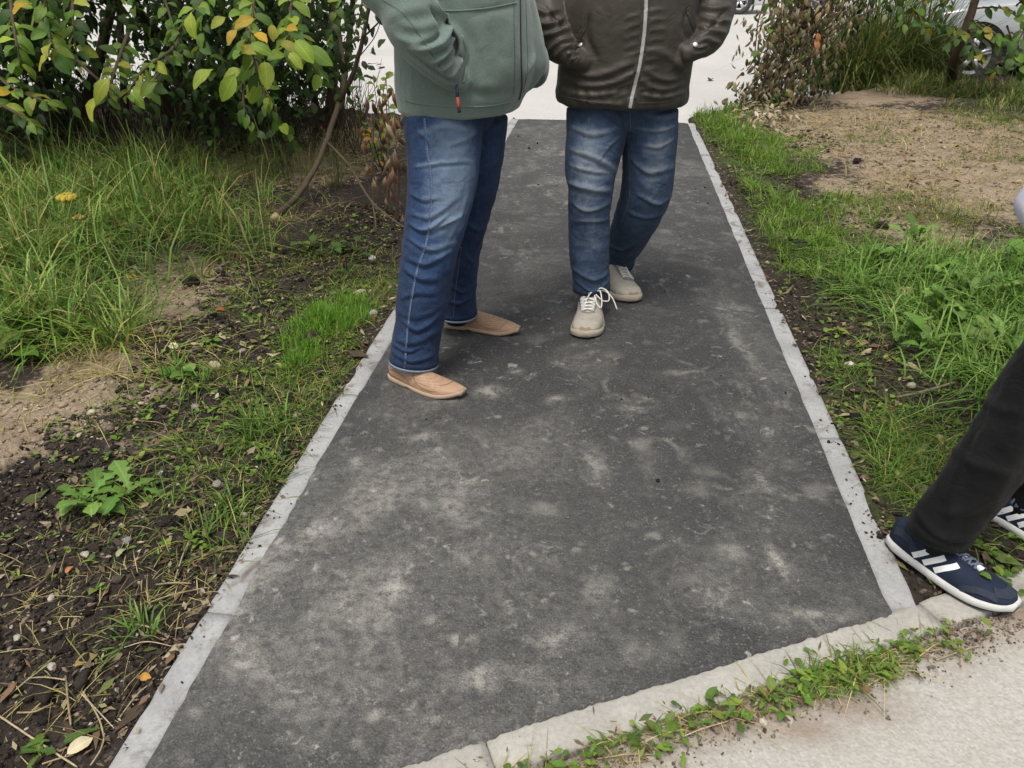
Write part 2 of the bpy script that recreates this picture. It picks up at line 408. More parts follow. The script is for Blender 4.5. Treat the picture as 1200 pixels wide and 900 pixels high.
def kerb_row(s0, ts, w, top, mt, seed, **kw):
    k = empty('kerb', (0, 0, 0)); k['kind'] = 'structure'
    for i in range(len(ts) - 1):
        kerb_stone(s0, ts[i] + 0.002, ts[i + 1] - 0.002, w, top, seed + i, k, mt, **kw)
    return k
kerb_row(0.0, [-0.62, 0.40, 1.42, 2.44, 3.46, 4.48, 5.50, 6.46], KW, 0.004, M['kerb_new'], 100)
# right row starts at the old kerb across the front
kerb_row(WID - KW, [0.605, 1.33, 2.35, 3.37, 4.39, 5.41, 6.46], KW, 0.004, M['kerb_new'], 120)
kerb_row(-0.010, [-0.92, 0.135, 1.22, 2.30, 3.4, 4.5], 0.085, 0.0, M['kerb_old'], 140, org=K0, du=KN, dv=KD)

# worn pavement in front of the old kerb
def pave_fn(u, v):
    p = np.array([K0.x, K0.y]) + np.outer(u, [KD.x, KD.y]) + np.outer(v, [KN.x, KN.y])
    return np.c_[p, -0.014 + 0.004 * fbm(p, 1.5, 3, 12) + 0.01 * np.exp(-((v - 0.1) / 0.05) ** 2) * np.clip(fbm(p, 4, 2, 3) + 0.3, 0, 1)]
def pave_zone(co):
    d = (co[:, 0] - K0.x) * KN.x + (co[:, 1] - K0.y) * KN.y
    a = np.exp(-((d - 0.10) / 0.07) ** 2) * 0.95
    a = np.maximum(a, blobs(co, [gb(1000, 815, .13, .06, 1.3), gb(880, 825, .16, .05, 1.1), gb(950, 850, .1, .04, .8), gb(700, 870, .12, .03, .5)]))
    return np.c_[a, a * 0, a * 0]
grid_sheet('pavement', np.concatenate([np.linspace(-9, -0.6, 20), np.linspace(-.5, 2, 160), np.linspace(2.1, 10, 20)]), np.concatenate([np.linspace(0.085, 0.5, 50), np.linspace(.55, 8, 24)]), pave_fn, M['pavement'], zone=pave_zone)

# verges: lumpy soil, sand and moss either side
SAND = [gb(215, 330, .34, .34, 1.05), gb(165, 375, .22, .20, .95), gb(40, 490, .34, .25, .95), gb(90, 445, .25, .15, .75), gb(330, 200, .7, .6, .9), gb(250, 250, .4, .3, .5), gb(165, 515, .12, .08, .6),
        gb(440, 160, .5, .8, .6), gb(20, 520, .2, .12, .9), gb(290, 300, .25, .2, .5),
        gb(1050, 160, 1.3, 1.2, 1.3), gb(1130, 210, .8, .8, 1.2), gb(960, 150, .55, .7, 1.1), gb(1160, 250, .5, .5, .9), gb(1010, 230, .35, .6, .9), gb(1060, 270, .45, .4, .8), gb(1180, 300, .4, .3, .5), gb(1020, 118, .9, .6, 1.0)]
MOSS = [gb(330, 450, .3, .35, .6), gb(230, 470, .4, .25, .5), gb(280, 380, .4, .3, .55), gb(180, 640, .25, .2, .45), gb(130, 560, .3, .2, .4), gb(930, 250, .25, 1.1, .9), gb(870, 190, .35, .9, .7), gb(400, 370, .2, .2, .8), gb(360, 420, .15, .25, .8), gb(1010, 480, .2, .4, .75), gb(1050, 560, .15, .3, .7), gb(300, 450, .25, .2, .5),
        gb(60, 330, .6, .7, .8), gb(80, 250, 1.0, 1.0, .8), gb(1120, 380, .6, .5, .9), gb(460, 330, .2, .4, .7), gb(250, 560, .2, .2, .45), gb(1040, 240, .3, .3, .5), gb(1100, 330, .4, .4, .7), gb(960, 330, .15, .5, .5), gb(1180, 120, .8, .8, .8)]
CLODS = None
def verge_h(xy):
    s, t = to_st(xy)
    out = np.maximum(-s, s - WID)                      # distance outside the path
    near = sstep(0.0, 0.10, out)
    lump = fbm(xy, 2.2, 3, 41) * 0.022 + np.maximum(fbm(xy, 9, 3, 42), 0) * 0.040 + fbm(xy, 28, 2, 43) * 0.014 + np.abs(fbm(xy, 55, 2, 47)) * 0.006
    sandy = np.clip(blobs(xy, SAND), 0, 1)
    lump = lump * (1 - 0.5 * sandy) + 0.014 * sandy * fbm(xy, 18, 3, 45)
    spill = np.maximum(fbm(xy, 7, 3, 61) + 0.35 * fbm(xy, 1.6, 2, 62) - 0.05, -0.05)
    edge = np.where(out > 0, np.exp(-(out / 0.022) ** 2), np.exp(-(out / 0.030) ** 2))
    z = -0.018 + near * (0.012 + lump) + edge * (0.014 + 0.042 * spill) - 0.25 * np.maximum(-out, 0) - np.where(out < -0.03, 0.05, 0)
    left = s < 0
    z = z + np.where(left, 0.06 * sstep(0.4, 2.5, out), 0.05 * sstep(0.3, 2.0, out))
    # down to the road at the far end, under the pavement at the front
    x, y = np.asarray(xy)[:, 0], np.asarray(xy)[:, 1]
    far = np.where(left, 7.3 + 0.25 * (-x) + 0.1 * fbm(xy, 1.5, 2, 44), 7.6 + 0.62 * np.clip(x - 1.7, 0, 9) + 0.1 * fbm(xy, 1.5, 2, 44))
    z = z - 0.13 * sstep(far - 0.12, far + 0.02, y)
    d = (x - K0.x) * KN.x + (y - K0.y) * KN.y
    z = np.where(d > -0.004, np.minimum(z, -0.045), np.where(d > -0.09, np.minimum(z, -0.004 + 0.006 * fbm(xy, 20, 2, 46)), z))
    return z
def zground(x, y): return float(verge_h(np.array([[x, y]]))[0])
def verge_zone(co):
    w = fbm(co, 3, 3, 51) * 0.16
    xy = co[:, :2] + np.c_[w, np.roll(w, 3)]
    return np.c_[np.clip(blobs(xy, SAND), 0, 1), np.clip(blobs(xy, MOSS), 0, 1), np.zeros(len(co))]
def grow(a, b, d0, g):
    r = [a]; d = d0
    while r[-1] < b: r.append(r[-1] + d); d *= g
    return np.array(r)
us = grow(-0.034, 9.0, 0.0085, 1.018); ts = grow(-0.9, 10.6, 0.012, 1.0085)
for side in (0, 1):
    def vf(u, v, side=side):
        s = -u if side == 0 else WID + u
        p = np.array([L0.x, L0.y]) + np.outer(s, [PN.x, PN.y]) + np.outer(v, [PD.x, PD.y])
        return np.c_[p, verge_h(p)]
    grid_sheet('verge', us if side else us, ts[::-1] if side == 0 else ts, vf, M['soil'], zone=verge_zone)

# ------------------------------------------------------------------ people
CAMP = Vector((0, 0, H))
def dep(p): return (p[1]) * CT - (p[2] - H) * ST
def ring(px, py, Y, wpx, ratio=1.0):
    "centre from a photo pixel at Y metres ahead, radius from its width in pixels"
    p = P(px, py, Y); r = wpx / 2 * dep(p) / FPX
    return (p, r, r * ratio)
def loft(rings, axis=None, n=28, m=6, cap=True):
    """rings: (centre, r_a, r_b). Without an axis the rings stand square to the line; with axis (a horizontal vector)
    they lie flat with r_a along the axis and r_b across it."""
    a = spline([tuple(r[0]) + (r[1], r[2]) for r in rings], m); pts = [Vector(x[:3]) for x in a]
    if axis is None:
        v, f = loft_tube(pts, [(max(x[3], 1e-3), max(x[4], 1e-3)) for x in a], n, cap); return v, f
    A = Vector((axis[0], axis[1], 0)).normalized(); B = Vector((-A.y, A.x, 0)); v = []; f = []
    for p, x in zip(pts, a):
        for k in range(n):
            q = 2 * math.pi * k / n; c_, s_ = math.cos(q), math.sin(q)
            e = 0.86; cc = math.copysign(abs(c_) ** e, c_); ss = math.copysign(abs(s_) ** e, s_)
            v.append(p + A * (cc * x[3]) + B * (ss * x[4]))
    for i in range(len(pts) - 1):
        for k in range(n):
            k2 = (k + 1) % n; f.append((i * n + k, i * n + k2, (i + 1) * n + k2, (i + 1) * n + k))
    f.append(tuple(range(n - 1, -1, -1))); f.append(tuple((len(pts) - 1) * n + k for k in range(n)))
    return v, f
def ball(c, r, sc=(1, 1, 1), n=14):
    v = []; f = []
    for i in range(n + 1):
        a = math.pi * i / n
        for k in range(2 * n):
            b = math.pi * k / n
            v.append((c[0] + r * sc[0] * math.sin(a) * math.cos(b), c[1] + r * sc[1] * math.sin(a) * math.sin(b), c[2] + r * sc[2] * math.cos(a)))
    w = 2 * n
    for i in range(n):
        for k in range(w): f.append((i * w + k, (i + 1) * w + k, (i + 1) * w + (k + 1) % w, i * w + (k + 1) % w))
    return v, f
def fuse(parts, voxel=0.006, smooth=6, factor=0.5):
    "one closed skin around all the shapes"
    mb = MB()
    for v, f in parts: mb.add(v, f)
    me = mesh('tmp', mb.v, mb.f); bm = bmesh.new(); bm.from_mesh(me)
    bmesh.ops.remove_doubles(bm, verts=bm.verts, dist=1e-5); bmesh.ops.recalc_face_normals(bm, faces=bm.faces); bm.to_mesh(me); bm.free()
    o = bpy.data.objects.new('tmp', me); COL.objects.link(o)
    md = o.modifiers.new('r', 'REMESH'); md.mode = 'VOXEL'; md.voxel_size = voxel; md.adaptivity = 0
    if smooth:
        sm = o.modifiers.new('s', 'SMOOTH'); sm.factor = factor; sm.iterations = smooth
    dg = bpy.context.evaluated_depsgraph_get(); dg.update()
    out = bpy.data.meshes.new_from_object(o.evaluated_get(dg))
    bpy.data.objects.remove(o); bpy.data.meshes.remove(me)
    out.polygons.foreach_set('use_smooth', [True] * len(out.polygons))
    return out
class Cloth:
    "a garment: sculpt folds into it, then lay seams and trims on it"
    def __init__(s, me):
        s.me = me; s.n = len(me.vertices); s.load(); s.wear = np.zeros(s.n); s.disp = np.zeros(s.n)
    def load(s):
        s.co = np.empty(s.n * 3, np.float32); s.me.vertices.foreach_get('co', s.co); s.co = s.co.reshape(-1, 3).astype(float)
        s.no = np.empty(s.n * 3, np.float32); s.me.vertex_normals.foreach_get('vector', s.no); s.no = s.no.reshape(-1, 3).astype(float)
        s.bvh = BVHTree.FromPolygons([tuple(v) for v in s.co], [tuple(p.vertices) for p in s.me.polygons])
    def hit(s, px, py):
        r = s.bvh.ray_cast(CAMP, ray(px, py).normalized()); return (r[0], r[1]) if r[0] is not None else None
    def hits(s, pts, m=6):
        pts = spline(pts, m) if len(pts) > 2 else [np.array(pts[0]) + (np.array(pts[1]) - np.array(pts[0])) * k / m for k in range(m + 1)]
        return [h for h in (s.hit(*p[:2]) for p in pts) if h]
    def fold(s, pts, w, a, wear=0.0, taper=True, sharp=2.0, m=5):
        hs = s.hits(pts, m)
        if len(hs) < 2: return
        q = np.array([h[0] for h in hs]); nn = np.array([h[1] for h in hs]); best = np.full(s.n, 1e9); par = np.zeros(s.n); k = len(q) - 1
        sel = np.where(((s.co > q.min(0) - 3.2 * w) & (s.co < q.max(0) + 3.2 * w)).all(1))[0]
        if len(sel) == 0: return
        c = s.co[sel]; bd = np.full(len(sel), 1e9); bp = np.zeros(len(sel)); bn = np.zeros((len(sel), 3))
        for i in range(k):
            d = q[i + 1] - q[i]; L2 = max(d @ d, 1e-12); t = np.clip(((c - q[i]) @ d) / L2, 0, 1)
            dd = np.linalg.norm(c - (q[i] + np.outer(t, d)), axis=1); u = dd < bd
            bd[u] = dd[u]; bp[u] = (i + t[u]) / k; bn[u] = nn[i]
        g = np.exp(-(bd / w) ** sharp) * (np.sin(np.pi * np.clip(bp * 0.9 + 0.05, 0, 1)) ** 0.6 if taper else 1.0)
        g = g * ((s.no[sel] * bn).sum(1) > -0.2)
        s.disp[sel] += a * g
        if wear: s.wear[sel] += wear * g
    def crease(s, pts, w, a, wear=0.0):
        "a ridge with a hollow under it"
        s.fold(pts, w, a, wear)
        s.fold([(x, y + 0.9 * w * FPX / 2.6 * 1.6) for x, y in pts], w * 0.8, -a * 0.9)
    def apply(s):
        co = s.co + s.no * s.disp[:, None]
        s.me.vertices.foreach_set('co', co.astype(np.float32).ravel()); s.me.update(); s.disp[:] = 0; s.load()
    def ripple(s, scale, amp, stretch=(1, 1, 1), seed=0, ridged=False, mask=None):
        p = s.co * np.array(stretch)
        d = fbm(p, scale, 3, seed)
        if ridged: d = 1 - 2 * np.abs(d)
        s.disp += d * amp * (1 if mask is None else mask)
def ribbon(hs, w, lift, name, mt, parent, thick=0.0015):
    "a flat strip lying on a surface through hit points (point, normal)"
    mb = MB(); v = []; f = []
    for i, (p, n) in enumerate(hs):
        a = hs[max(i - 1, 0)][0]; b = hs[min(i + 1, len(hs) - 1)][0]; t = (b - a).normalized(); sd = t.cross(n).normalized()
        ww = w[i] if isinstance(w, (list, tuple)) else w
        for o_, l in ((-.5, -thick), (-.5, lift), (.5, lift), (.5, -thick)): v.append(p + sd * (o_ * ww) + n * l)
    for i in range(len(hs) - 1):
        for k in range(4):
            k2 = (k + 1) % 4; f.append((i * 4 + k, i * 4 + k2, (i + 1) * 4 + k2, (i + 1) * 4 + k))
    f.append((0, 1, 2, 3)); b = (len(hs) - 1) * 4; f.append((b + 3, b + 2, b + 1, b))
    mb.add(v, f); return mb.build(name, mt, parent, smooth=False)
def cord(hs, r, lift, name, mt, parent, n=6):
    mb = MB(); mb.tube([p + nn * lift for p, nn in hs], r, n); return mb.build(name, mt, parent)
def stitches(hs, name, mt, parent, w=0.0022, gap=0.5, lift=0.0012, step=0.008):
    "a dashed run of thread"
    pts = [h[0] for h in hs]; L = [0]
    for i in range(1, len(pts)): L.append(L[-1] + (pts[i] - pts[i - 1]).length)
    mb = MB(); d = 0.0
    def at(x):
        for i in range(1, len(pts)):
            if L[i] >= x:
                u = (x - L[i - 1]) / max(L[i] - L[i - 1], 1e-9); return pts[i - 1].lerp(pts[i], u), hs[i][1]
        return hs[-1]
    while d + step * gap < L[-1]:
        (a, n1), (b, n2) = at(d), at(d + step * gap); d += step
        t = (b - a).normalized(); sd = t.cross(n1).normalized() * w / 2
        q = [a - sd, b - sd, b + sd, a + sd]
        mb.add([x + n1 * lift for x in q] + [x - n1 * 0.002 for x in q], [(0, 1, 2, 3), (0, 4, 5, 1), (1, 5, 6, 2), (2, 6, 7, 3), (3, 7, 4, 0)])
    return mb.build(name, mt, parent, smooth=False)

# ---- cloth materials
def fleece_mat():
    t = NT('sage_fleece'); co = t.coord(); n = t.noise(co, 260, 3, 0.7); n2 = t.noise(co, 9, 4, 0.6)
    c = t.mix(t.ramp(n, [(0.3, 0.0), (0.7, 1.0)]), (0.108, 0.150, 0.130), (0.160, 0.208, 0.184))
    c = t.mix(t.math('MULTIPLY', n2, 0.3), c, (0.115, 0.162, 0.148))
    cr = t.bump(t.noise(co, 16, 3, 0.5, 0.6), 0.35, 0.012)
    return t.done(c, 0.95, t.bump(n, 0.5, 0.003, cr), 0.1, Sheen_Weight=0.35, Sheen_Roughness=0.5)
M['fleece'] = fleece_mat()
def nylon_mat():
    t = NT('olive_brown_jacket_cloth'); co = t.coord(); n = t.noise(co, 420, 2, 0.6); n2 = t.noise(co, 6, 4, 0.6)
    c = t.mix(n2, (0.032, 0.028, 0.022), (0.048, 0.042, 0.033)); c = t.mix(t.math('MULTIPLY', n, 0.35), c, (0.062, 0.055, 0.045))
    cr = t.math('ABSOLUTE', t.math('SUBTRACT', t.noise(t.mapping(co, (1, 1, 1.5)), 13, 4, 0.5, 0.9), 0.5)); cr = t.bump(t.math('MULTIPLY', cr, -1.0), 0.35, 0.016)
    return t.done(c, t.ramp(n2, [(0.3, 0.46), (0.7, 0.60)]), t.bump(n, 0.25, 0.0015, cr), 0.35, Sheen_Weight=0.06)
M['nylon'] = nylon_mat()
def denim_mat(name, dark, mid, pale):
    t = NT(name); co = t.coord(); n = t.noise(co, 34, 5, 0.7); fine = t.noise(co, 520, 2, 0.8); w = t.sep(t.attr('wear'))[0]
    tw = t.wave(t.mapping(co, (1, 1, 1), (0.0, 0.6, 0.3)), 330, 1.2, 'DIAGONAL', 1)
    slub = t.noise(t.mapping(co, (300, 300, 26)), 1.0, 2, 0.6)
    k = t.math('ADD', w, t.math('MULTIPLY', t.math('SUBTRACT', n, 0.5), 0.55))
    k = t.math('ADD', k, t.math('MULTIPLY', t.math('SUBTRACT', slub, 0.5), 0.3))
    c = t.ramp(k, [(0.0, dark), (0.42, mid), (1.0, pale)])
    c = t.mix(t.math('MULTIPLY', t.math('ADD', t.math('MULTIPLY', fine, 0.6), t.math('MULTIPLY', tw, 0.4)), 0.42), c, pale, 'SOFT_LIGHT')
    c = t.mix(t.ramp(fine, [(0.52, 0.0), (0.75, 0.28)]), c, pale)
    cr = t.math('ABSOLUTE', t.math('SUBTRACT', t.noise(t.mapping(co, (1, 1, 1.7)), 11, 4, 0.55, 1.0), 0.5)); cr = t.bump(t.math('MULTIPLY', cr, -1.0), 0.45, 0.020)
    return t.done(c, 0.88, t.bump(t.math('ADD', fine, tw), 0.25, 0.0015, cr), 0.18, Sheen_Weight=0.05)
M['denim_a'] = denim_mat('indigo_denim', (0.010, 0.019, 0.050), (0.030, 0.062, 0.138), (0.18, 0.24, 0.33))
M['denim_b'] = denim_mat('washed_blue_denim', (0.014, 0.026, 0.056), (0.052, 0.086, 0.152), (0.25, 0.29, 0.335))
M['black_cotton'] = denim_mat('faded_black_cotton', (0.0035, 0.0035, 0.0040), (0.0060, 0.0060, 0.0068), (0.018, 0.018, 0.020))
M['thread'] = plain('pale_thread', (0.22, 0.26, 0.33), 0.9)
M['seam_blue'] = plain('seam_denim', (0.075, 0.11, 0.19), 0.9, var=0.4, scale=120)
M['thread_olive'] = plain('olive_thread', (0.075, 0.068, 0.055), 0.9)
M['thread_sage'] = plain('sage_thread', (0.085, 0.12, 0.105), 0.9)
M['thread_tan'] = plain('tan_thread', (0.16, 0.15, 0.16), 0.9)
M['hem_pale'] = plain('raw_denim_edge', (0.20, 0.26, 0.35), 0.95, var=0.3, scale=150)
M['zip'] = plain('zip_metal', (0.55, 0.55, 0.54), 0.35, 0.5, 0.6, var=0.4, scale=400)
M['stud'] = plain('snap_metal', (0.62, 0.60, 0.54), 0.4, 0.5, 0.5)
M['skin'] = plain('skin', (0.50, 0.30, 0.22), 0.5, 0.4, Subsurface_Weight=0.0)
M['hair'] = plain('brown_hair', (0.035, 0.022, 0.014), 0.6)
M['black'] = plain('black_rubber', (0.012, 0.012, 0.013), 0.7)
M['red_cord'] = plain('red_cord', (0.26, 0.06, 0.05), 0.7)
M['blue_cord'] = plain('dark_blue_cord', (0.025, 0.03, 0.06), 0.7)

# ---- bodies: one skin from head to ankle, mostly under the clothes
def arm_chain(sh, el, wr, r=(0.047, 0.037, 0.027)):
    sh, el, wr = Vector(sh), Vector(el), Vector(wr)
    return loft([(sh, r[0], r[0]), (sh.lerp(el, .5), r[0] * .95, r[0] * .95), (el, r[1], r[1]), (el.lerp(wr, .35), r[1] * 1.03, r[1]), (wr, r[2], r[2] * .85)], n=14, m=4)
def hand(wr, d, palm_n, curl=0.5, side=1):
    "palm with five separate fingers, curling"
    wr = Vector(wr); d = Vector(d).normalized(); pn = Vector(palm_n).normalized(); ac = d.cross(pn).normalized() * side
    out = [loft([(wr - d * .02, .026, .019), (wr + d * .03, .036, .016), (wr + d * .085, .040, .014)], n=12, m=3)]
    for i, (o, L) in enumerate(((-.030, .066), (-.010, .078), (.011, .074), (.031, .058))):
        b = wr + d * .075 + ac * o; p = [b]; dirv = d.copy()
        for k, s in enumerate((.45, .32, .23)):
            a = curl * (0.5 + 0.35 * k); dirv = (dirv * math.cos(a) + pn * math.sin(a)).normalized() if k or curl else dirv; p.append(p[-1] + dirv * (L * s))
        out.append(loft([(q, .0088 - .0008 * k, .0088 - .0008 * k) for k, q in enumerate(p)], n=8, m=2))
    b = wr + d * .02 - ac * .028
    out.append(loft([(b, .012, .012), (b - ac * .022 + d * .025 + pn * .012, .0105, .0105), (b - ac * .026 + d * .052 + pn * .024, .0085, .0085)], n=8, m=3))
    return out
def head(c, face):
    fx = Vector((face[0], face[1], 0)).normalized(); rx = Vector((fx.y, -fx.x, 0)); c = Vector(c)
    def L(f, r, z): return c + fx * f + rx * r + Vector((0, 0, z))
    def E(p, a, b, h):
        v, f = ball((0, 0, 0), 1); return [p + fx * (q[0] * a) + rx * (q[1] * b) + Vector((0, 0, q[2] * h)) for q in v], f
    parts = [E(L(-.005, 0, .03), .098, .078, .098), E(L(.022, 0, -.045), .068, .060, .075), E(L(.070, 0, -.088), .022, .026, .020),
             E(L(.098, 0, -.015), .020, .013, .022), E(L(.088, 0, .012), .012, .010, .026), E(L(.080, 0, .034), .016, .058, .010), E(L(.082, 0, -.050), .014, .027, .008), E(L(.082, 0, -.062), .014, .024, .008)]
    for s in (-1, 1): parts += [E(L(-.005, s * .078, -.005), .020, .008, .031), E(L(.078, s * .032, .010), .014, .014, .011)]
    return parts
def make_person(label, facing, pelvis, sh_z, legs, arms, lean=(0, 0), height=0.0, hands=()):
    fx = Vector((facing[0], facing[1], 0)).normalized(); rx = Vector((fx.y, -fx.x, 0)); pv = Vector(pelvis)
    ch = Vector((pv.x + lean[0], pv.y + lean[1], sh_z)); hd = ch + Vector((0, 0, .27)) + fx * .03
    parts = [loft([(pv + Vector((0, 0, -.06)), .085, .13), (pv + Vector((0, 0, .08)), .09, .135), (pv.lerp(ch, .5), .085, .125), (pv.lerp(ch, .8), .10, .15), (ch + Vector((0, 0, -.02)), .075, .16), (ch + Vector((0, 0, .05)), .055, .08)], axis=fx, n=20, m=4),
             loft([(ch, .06, .06), (ch + Vector((0, 0, .10)) + fx * .01, .053, .053), (hd + Vector((0, 0, -.05)), .055, .055)], n=14, m=3)]
    for leg in legs:
        if len(leg) != 3:
            parts.append(loft([(p, max(.03, a * .66), max(.03, b * .66)) for p, a, b in leg], n=16, m=4)); continue
        hip, knee, ank = [Vector(q) for q in leg]
        parts.append(loft([(hip + Vector((0, 0, .04)), .068, .068), (hip.lerp(knee, .4), .062, .062), (knee, .046, .046), (knee.lerp(ank, .3), .046, .046), (ank, .032, .032), (ank + Vector((0, 0, -.03)), .032, .032)], n=16, m=4))
    for sh, el, wr in arms: parts.append(arm_chain(sh, el, wr))
    for h in hands: parts += h
    parts += head(hd, fx)
    me = fuse(parts, 0.007, 4)
    o = obj('person', me, M['skin']); tag(o, label, 'person')
    # short hair over the crown
    v, f = ball((0, 0, 0), 1, n=16); mbv = []
    for q in v: mbv.append(hd + fx * (q[0] * .104 - .014) + rx * (q[1] * .084) + Vector((0, 0, max(q[2] * .105, -.02 - .06 * (q[0] < .1)) + .038)))
    hm = MB(); hm.add(mbv, f); hm.build('hair', M['hair'], o)
    return o

# ---- shoes, built lying along +x with the heel at 0, then set on the ground
def shoe_prof(tab, L, n=40):
    a = spline(tab, 12); x = np.linspace(0, 1, n); return [np.interp(x, a[:, 0], a[:, k]) for k in range(a.shape[1])]
def upper_mesh(tab, L, base, nr=28, n=44):
    "tab rows: x, half width, top height, roundness"
    x, w, h, e = shoe_prof(tab, L, n); v = []; f = []
    for i in range(n):
        bend = 0.012 * math.sin(math.pi * x[i]) * 1.0
        for k in range(nr):
            a = math.pi * k / (nr - 1); c_, s_ = math.cos(a), math.sin(a)
            y = math.copysign(abs(c_) ** e[i], c_) * w[i]; z = base(x[i]) + (h[i] - base(x[i])) * abs(s_) ** e[i]
            v.append((x[i] * L, y + bend, z))
    for i in range(n - 1):
        for k in range(nr - 1): f.append((i * nr + k, (i + 1) * nr + k, (i + 1) * nr + k + 1, i * nr + k + 1))
    f.append(tuple(range(nr))); f.append(tuple((n - 1) * nr + k for k in range(nr - 1, -1, -1)))
    for i in range(n - 1): f.append((i * nr, i * nr + nr - 1, (i + 1) * nr + nr - 1, (i + 1) * nr))
    return v, f
def sole_mesh(tab, L, bot, top, out=0.004, n=44):
    x, w, h, e = shoe_prof(tab, L, n); v = []; f = []
    ns = 8
    for i in range(n):
        bend = 0.012 * math.sin(math.pi * x[i]); b = bot(x[i]); tp = top(x[i]); ww = w[i] + out
        X = x[i] * L + (0.006 if i == n - 1 else -0.004 if i == 0 else 0)
        for y, z in ((-ww + .004, b), (ww - .004, b), (ww, b + .004), (ww, (b + tp) / 2), (ww - .001, tp), (ww * .6, tp + .001), (-ww * .6, tp + .001), (-ww + .001, tp), (-ww, (b + tp) / 2), (-ww, b + .004)):
            v.append((X, y + bend, z))
    ns = 10
    for i in range(n - 1):
        for k in range(ns): f.append((i * ns + k, i * ns + (k + 1) % ns, (i + 1) * ns + (k + 1) % ns, (i + 1) * ns + k))
    f.append(tuple(range(ns - 1, -1, -1))); f.append(tuple((n - 1) * ns + k for k in range(ns)))
    return v, f
def mirror(v, s): return [(p[0], p[1] * s, p[2]) for p in v]
class Surf:
    "a shoe surface to lay trims on"
    def __init__(s, v, f): s.bvh = BVHTree.FromPolygons(v, f)
    def side(s, pts, sy, m=5):
        "pts in (x, z), seen from the side sy"
        out = []
        for p in (spline(pts, m) if len(pts) > 2 else [np.array(pts[0]) * (1 - k / m) + np.array(pts[1]) * k / m for k in range(m + 1)]):
            r = s.bvh.ray_cast(Vector((p[0], sy * .2, p[1])), Vector((0, -sy, 0)))
            if r[0] is not None: out.append((r[0], r[1] if r[1].y * sy > 0 else -r[1]))
        return out
    def top(s, pts, m=5):
        out = []
        for p in (spline(pts, m) if len(pts) > 2 else [np.array(pts[0]) * (1 - k / m) + np.array(pts[1]) * k / m for k in range(m + 1)]):
            r = s.bvh.ray_cast(Vector((p[0], p[1], .3)), Vector((0, 0, -1)))
            if r[0] is not None: out.append((r[0], r[1] if r[1].z > 0 else -r[1]))
        return out
def perf_mat():
    t = NT('beige_perforated_leather'); co = t.coord()
    n = t.noise(co, 30, 4, 0.6); c = t.mix(n, (0.31, 0.19, 0.12), (0.42, 0.275, 0.185))
    d = t.voro(co, 175, rand=0.1); hole = t.ramp(d, [(0.24, 1.0), (0.36, 0.0)])
    z = t.sep(t.coord('Object')); zone = t.ramp(z[0], [(0.095, 0.0), (0.105, 1.0)]); top = t.ramp(z[0], [(0.232, 1.0), (0.24, 0.0)])
    hole = t.math('MULTIPLY', t.math('MULTIPLY', hole, zone), top)
    c = t.mix(t.math('MULTIPLY', hole, 0.8), c, (0.11, 0.06, 0.035))
    return t.done(c, 0.6, t.bump(t.math('SUBTRACT', n, t.math('MULTIPLY', hole, 1.4)), 0.4, 0.002), 0.3)
M['loafer'] = perf_mat()
M['loafer_trim'] = plain('tan_leather', (0.26, 0.16, 0.10), 0.55, 0.35)
M['loafer_sole'] = plain('pale_tan_sole', (0.36, 0.27, 0.19), 0.7)
M['elastic'] = plain('beige_elastic', (0.36, 0.235, 0.165), 0.9, var=0.3, scale=300)
def suede(name, a, b, sc=60):
    t = NT(name); co = t.coord(); n = t.noise(co, sc, 5, 0.7); n2 = t.noise(co, 14, 3)
    c = t.mix(n, a, b); c = t.mix(t.math('MULTIPLY', t.ramp(n2, [(0.5, 0), (0.75, 1)]), 0.4), c, tuple(x * 0.6 for x in a))
    return t.done(c, 0.85, t.bump(n, 0.3, 0.002), 0.2)
M['offwhite'] = suede('off_white_sneaker', (0.27, 0.245, 0.205), (0.44, 0.41, 0.355))
M['offwhite_panel'] = suede('grey_sneaker_mesh', (0.15, 0.145, 0.135), (0.27, 0.26, 0.245), 300)
M['cream_sole'] = suede('cream_sole', (0.30, 0.26, 0.20), (0.48, 0.43, 0.35), 30)
M['gum'] = plain('worn_gum_rubber', (0.27, 0.19, 0.125), 0.8)
M['lace_white'] = plain('white_lace', (0.66, 0.65, 0.61), 0.9, var=0.3, scale=500)
M['navy'] = suede('navy_mesh', (0.008, 0.013, 0.028), (0.022, 0.032, 0.058), 260)
M['navy_suede'] = suede('navy_suede', (0.017, 0.022, 0.036), (0.040, 0.048, 0.068), 80)
M['navy_lace'] = plain('navy_lace', (0.11, 0.135, 0.20), 0.9)
M['sock'] = plain('black_sock', (0.010, 0.010, 0.012), 0.95)
M['white_leather'] = plain('white_leather', (0.72, 0.73, 0.74), 0.5, 0.4, var=0.06)
M['white_sole'] = suede('white_foam_sole', (0.46, 0.46, 0.45), (0.64, 0.64, 0.62), 20)
M['shoe_dark'] = plain('dark_lining', (0.02, 0.02, 0.022), 0.9)

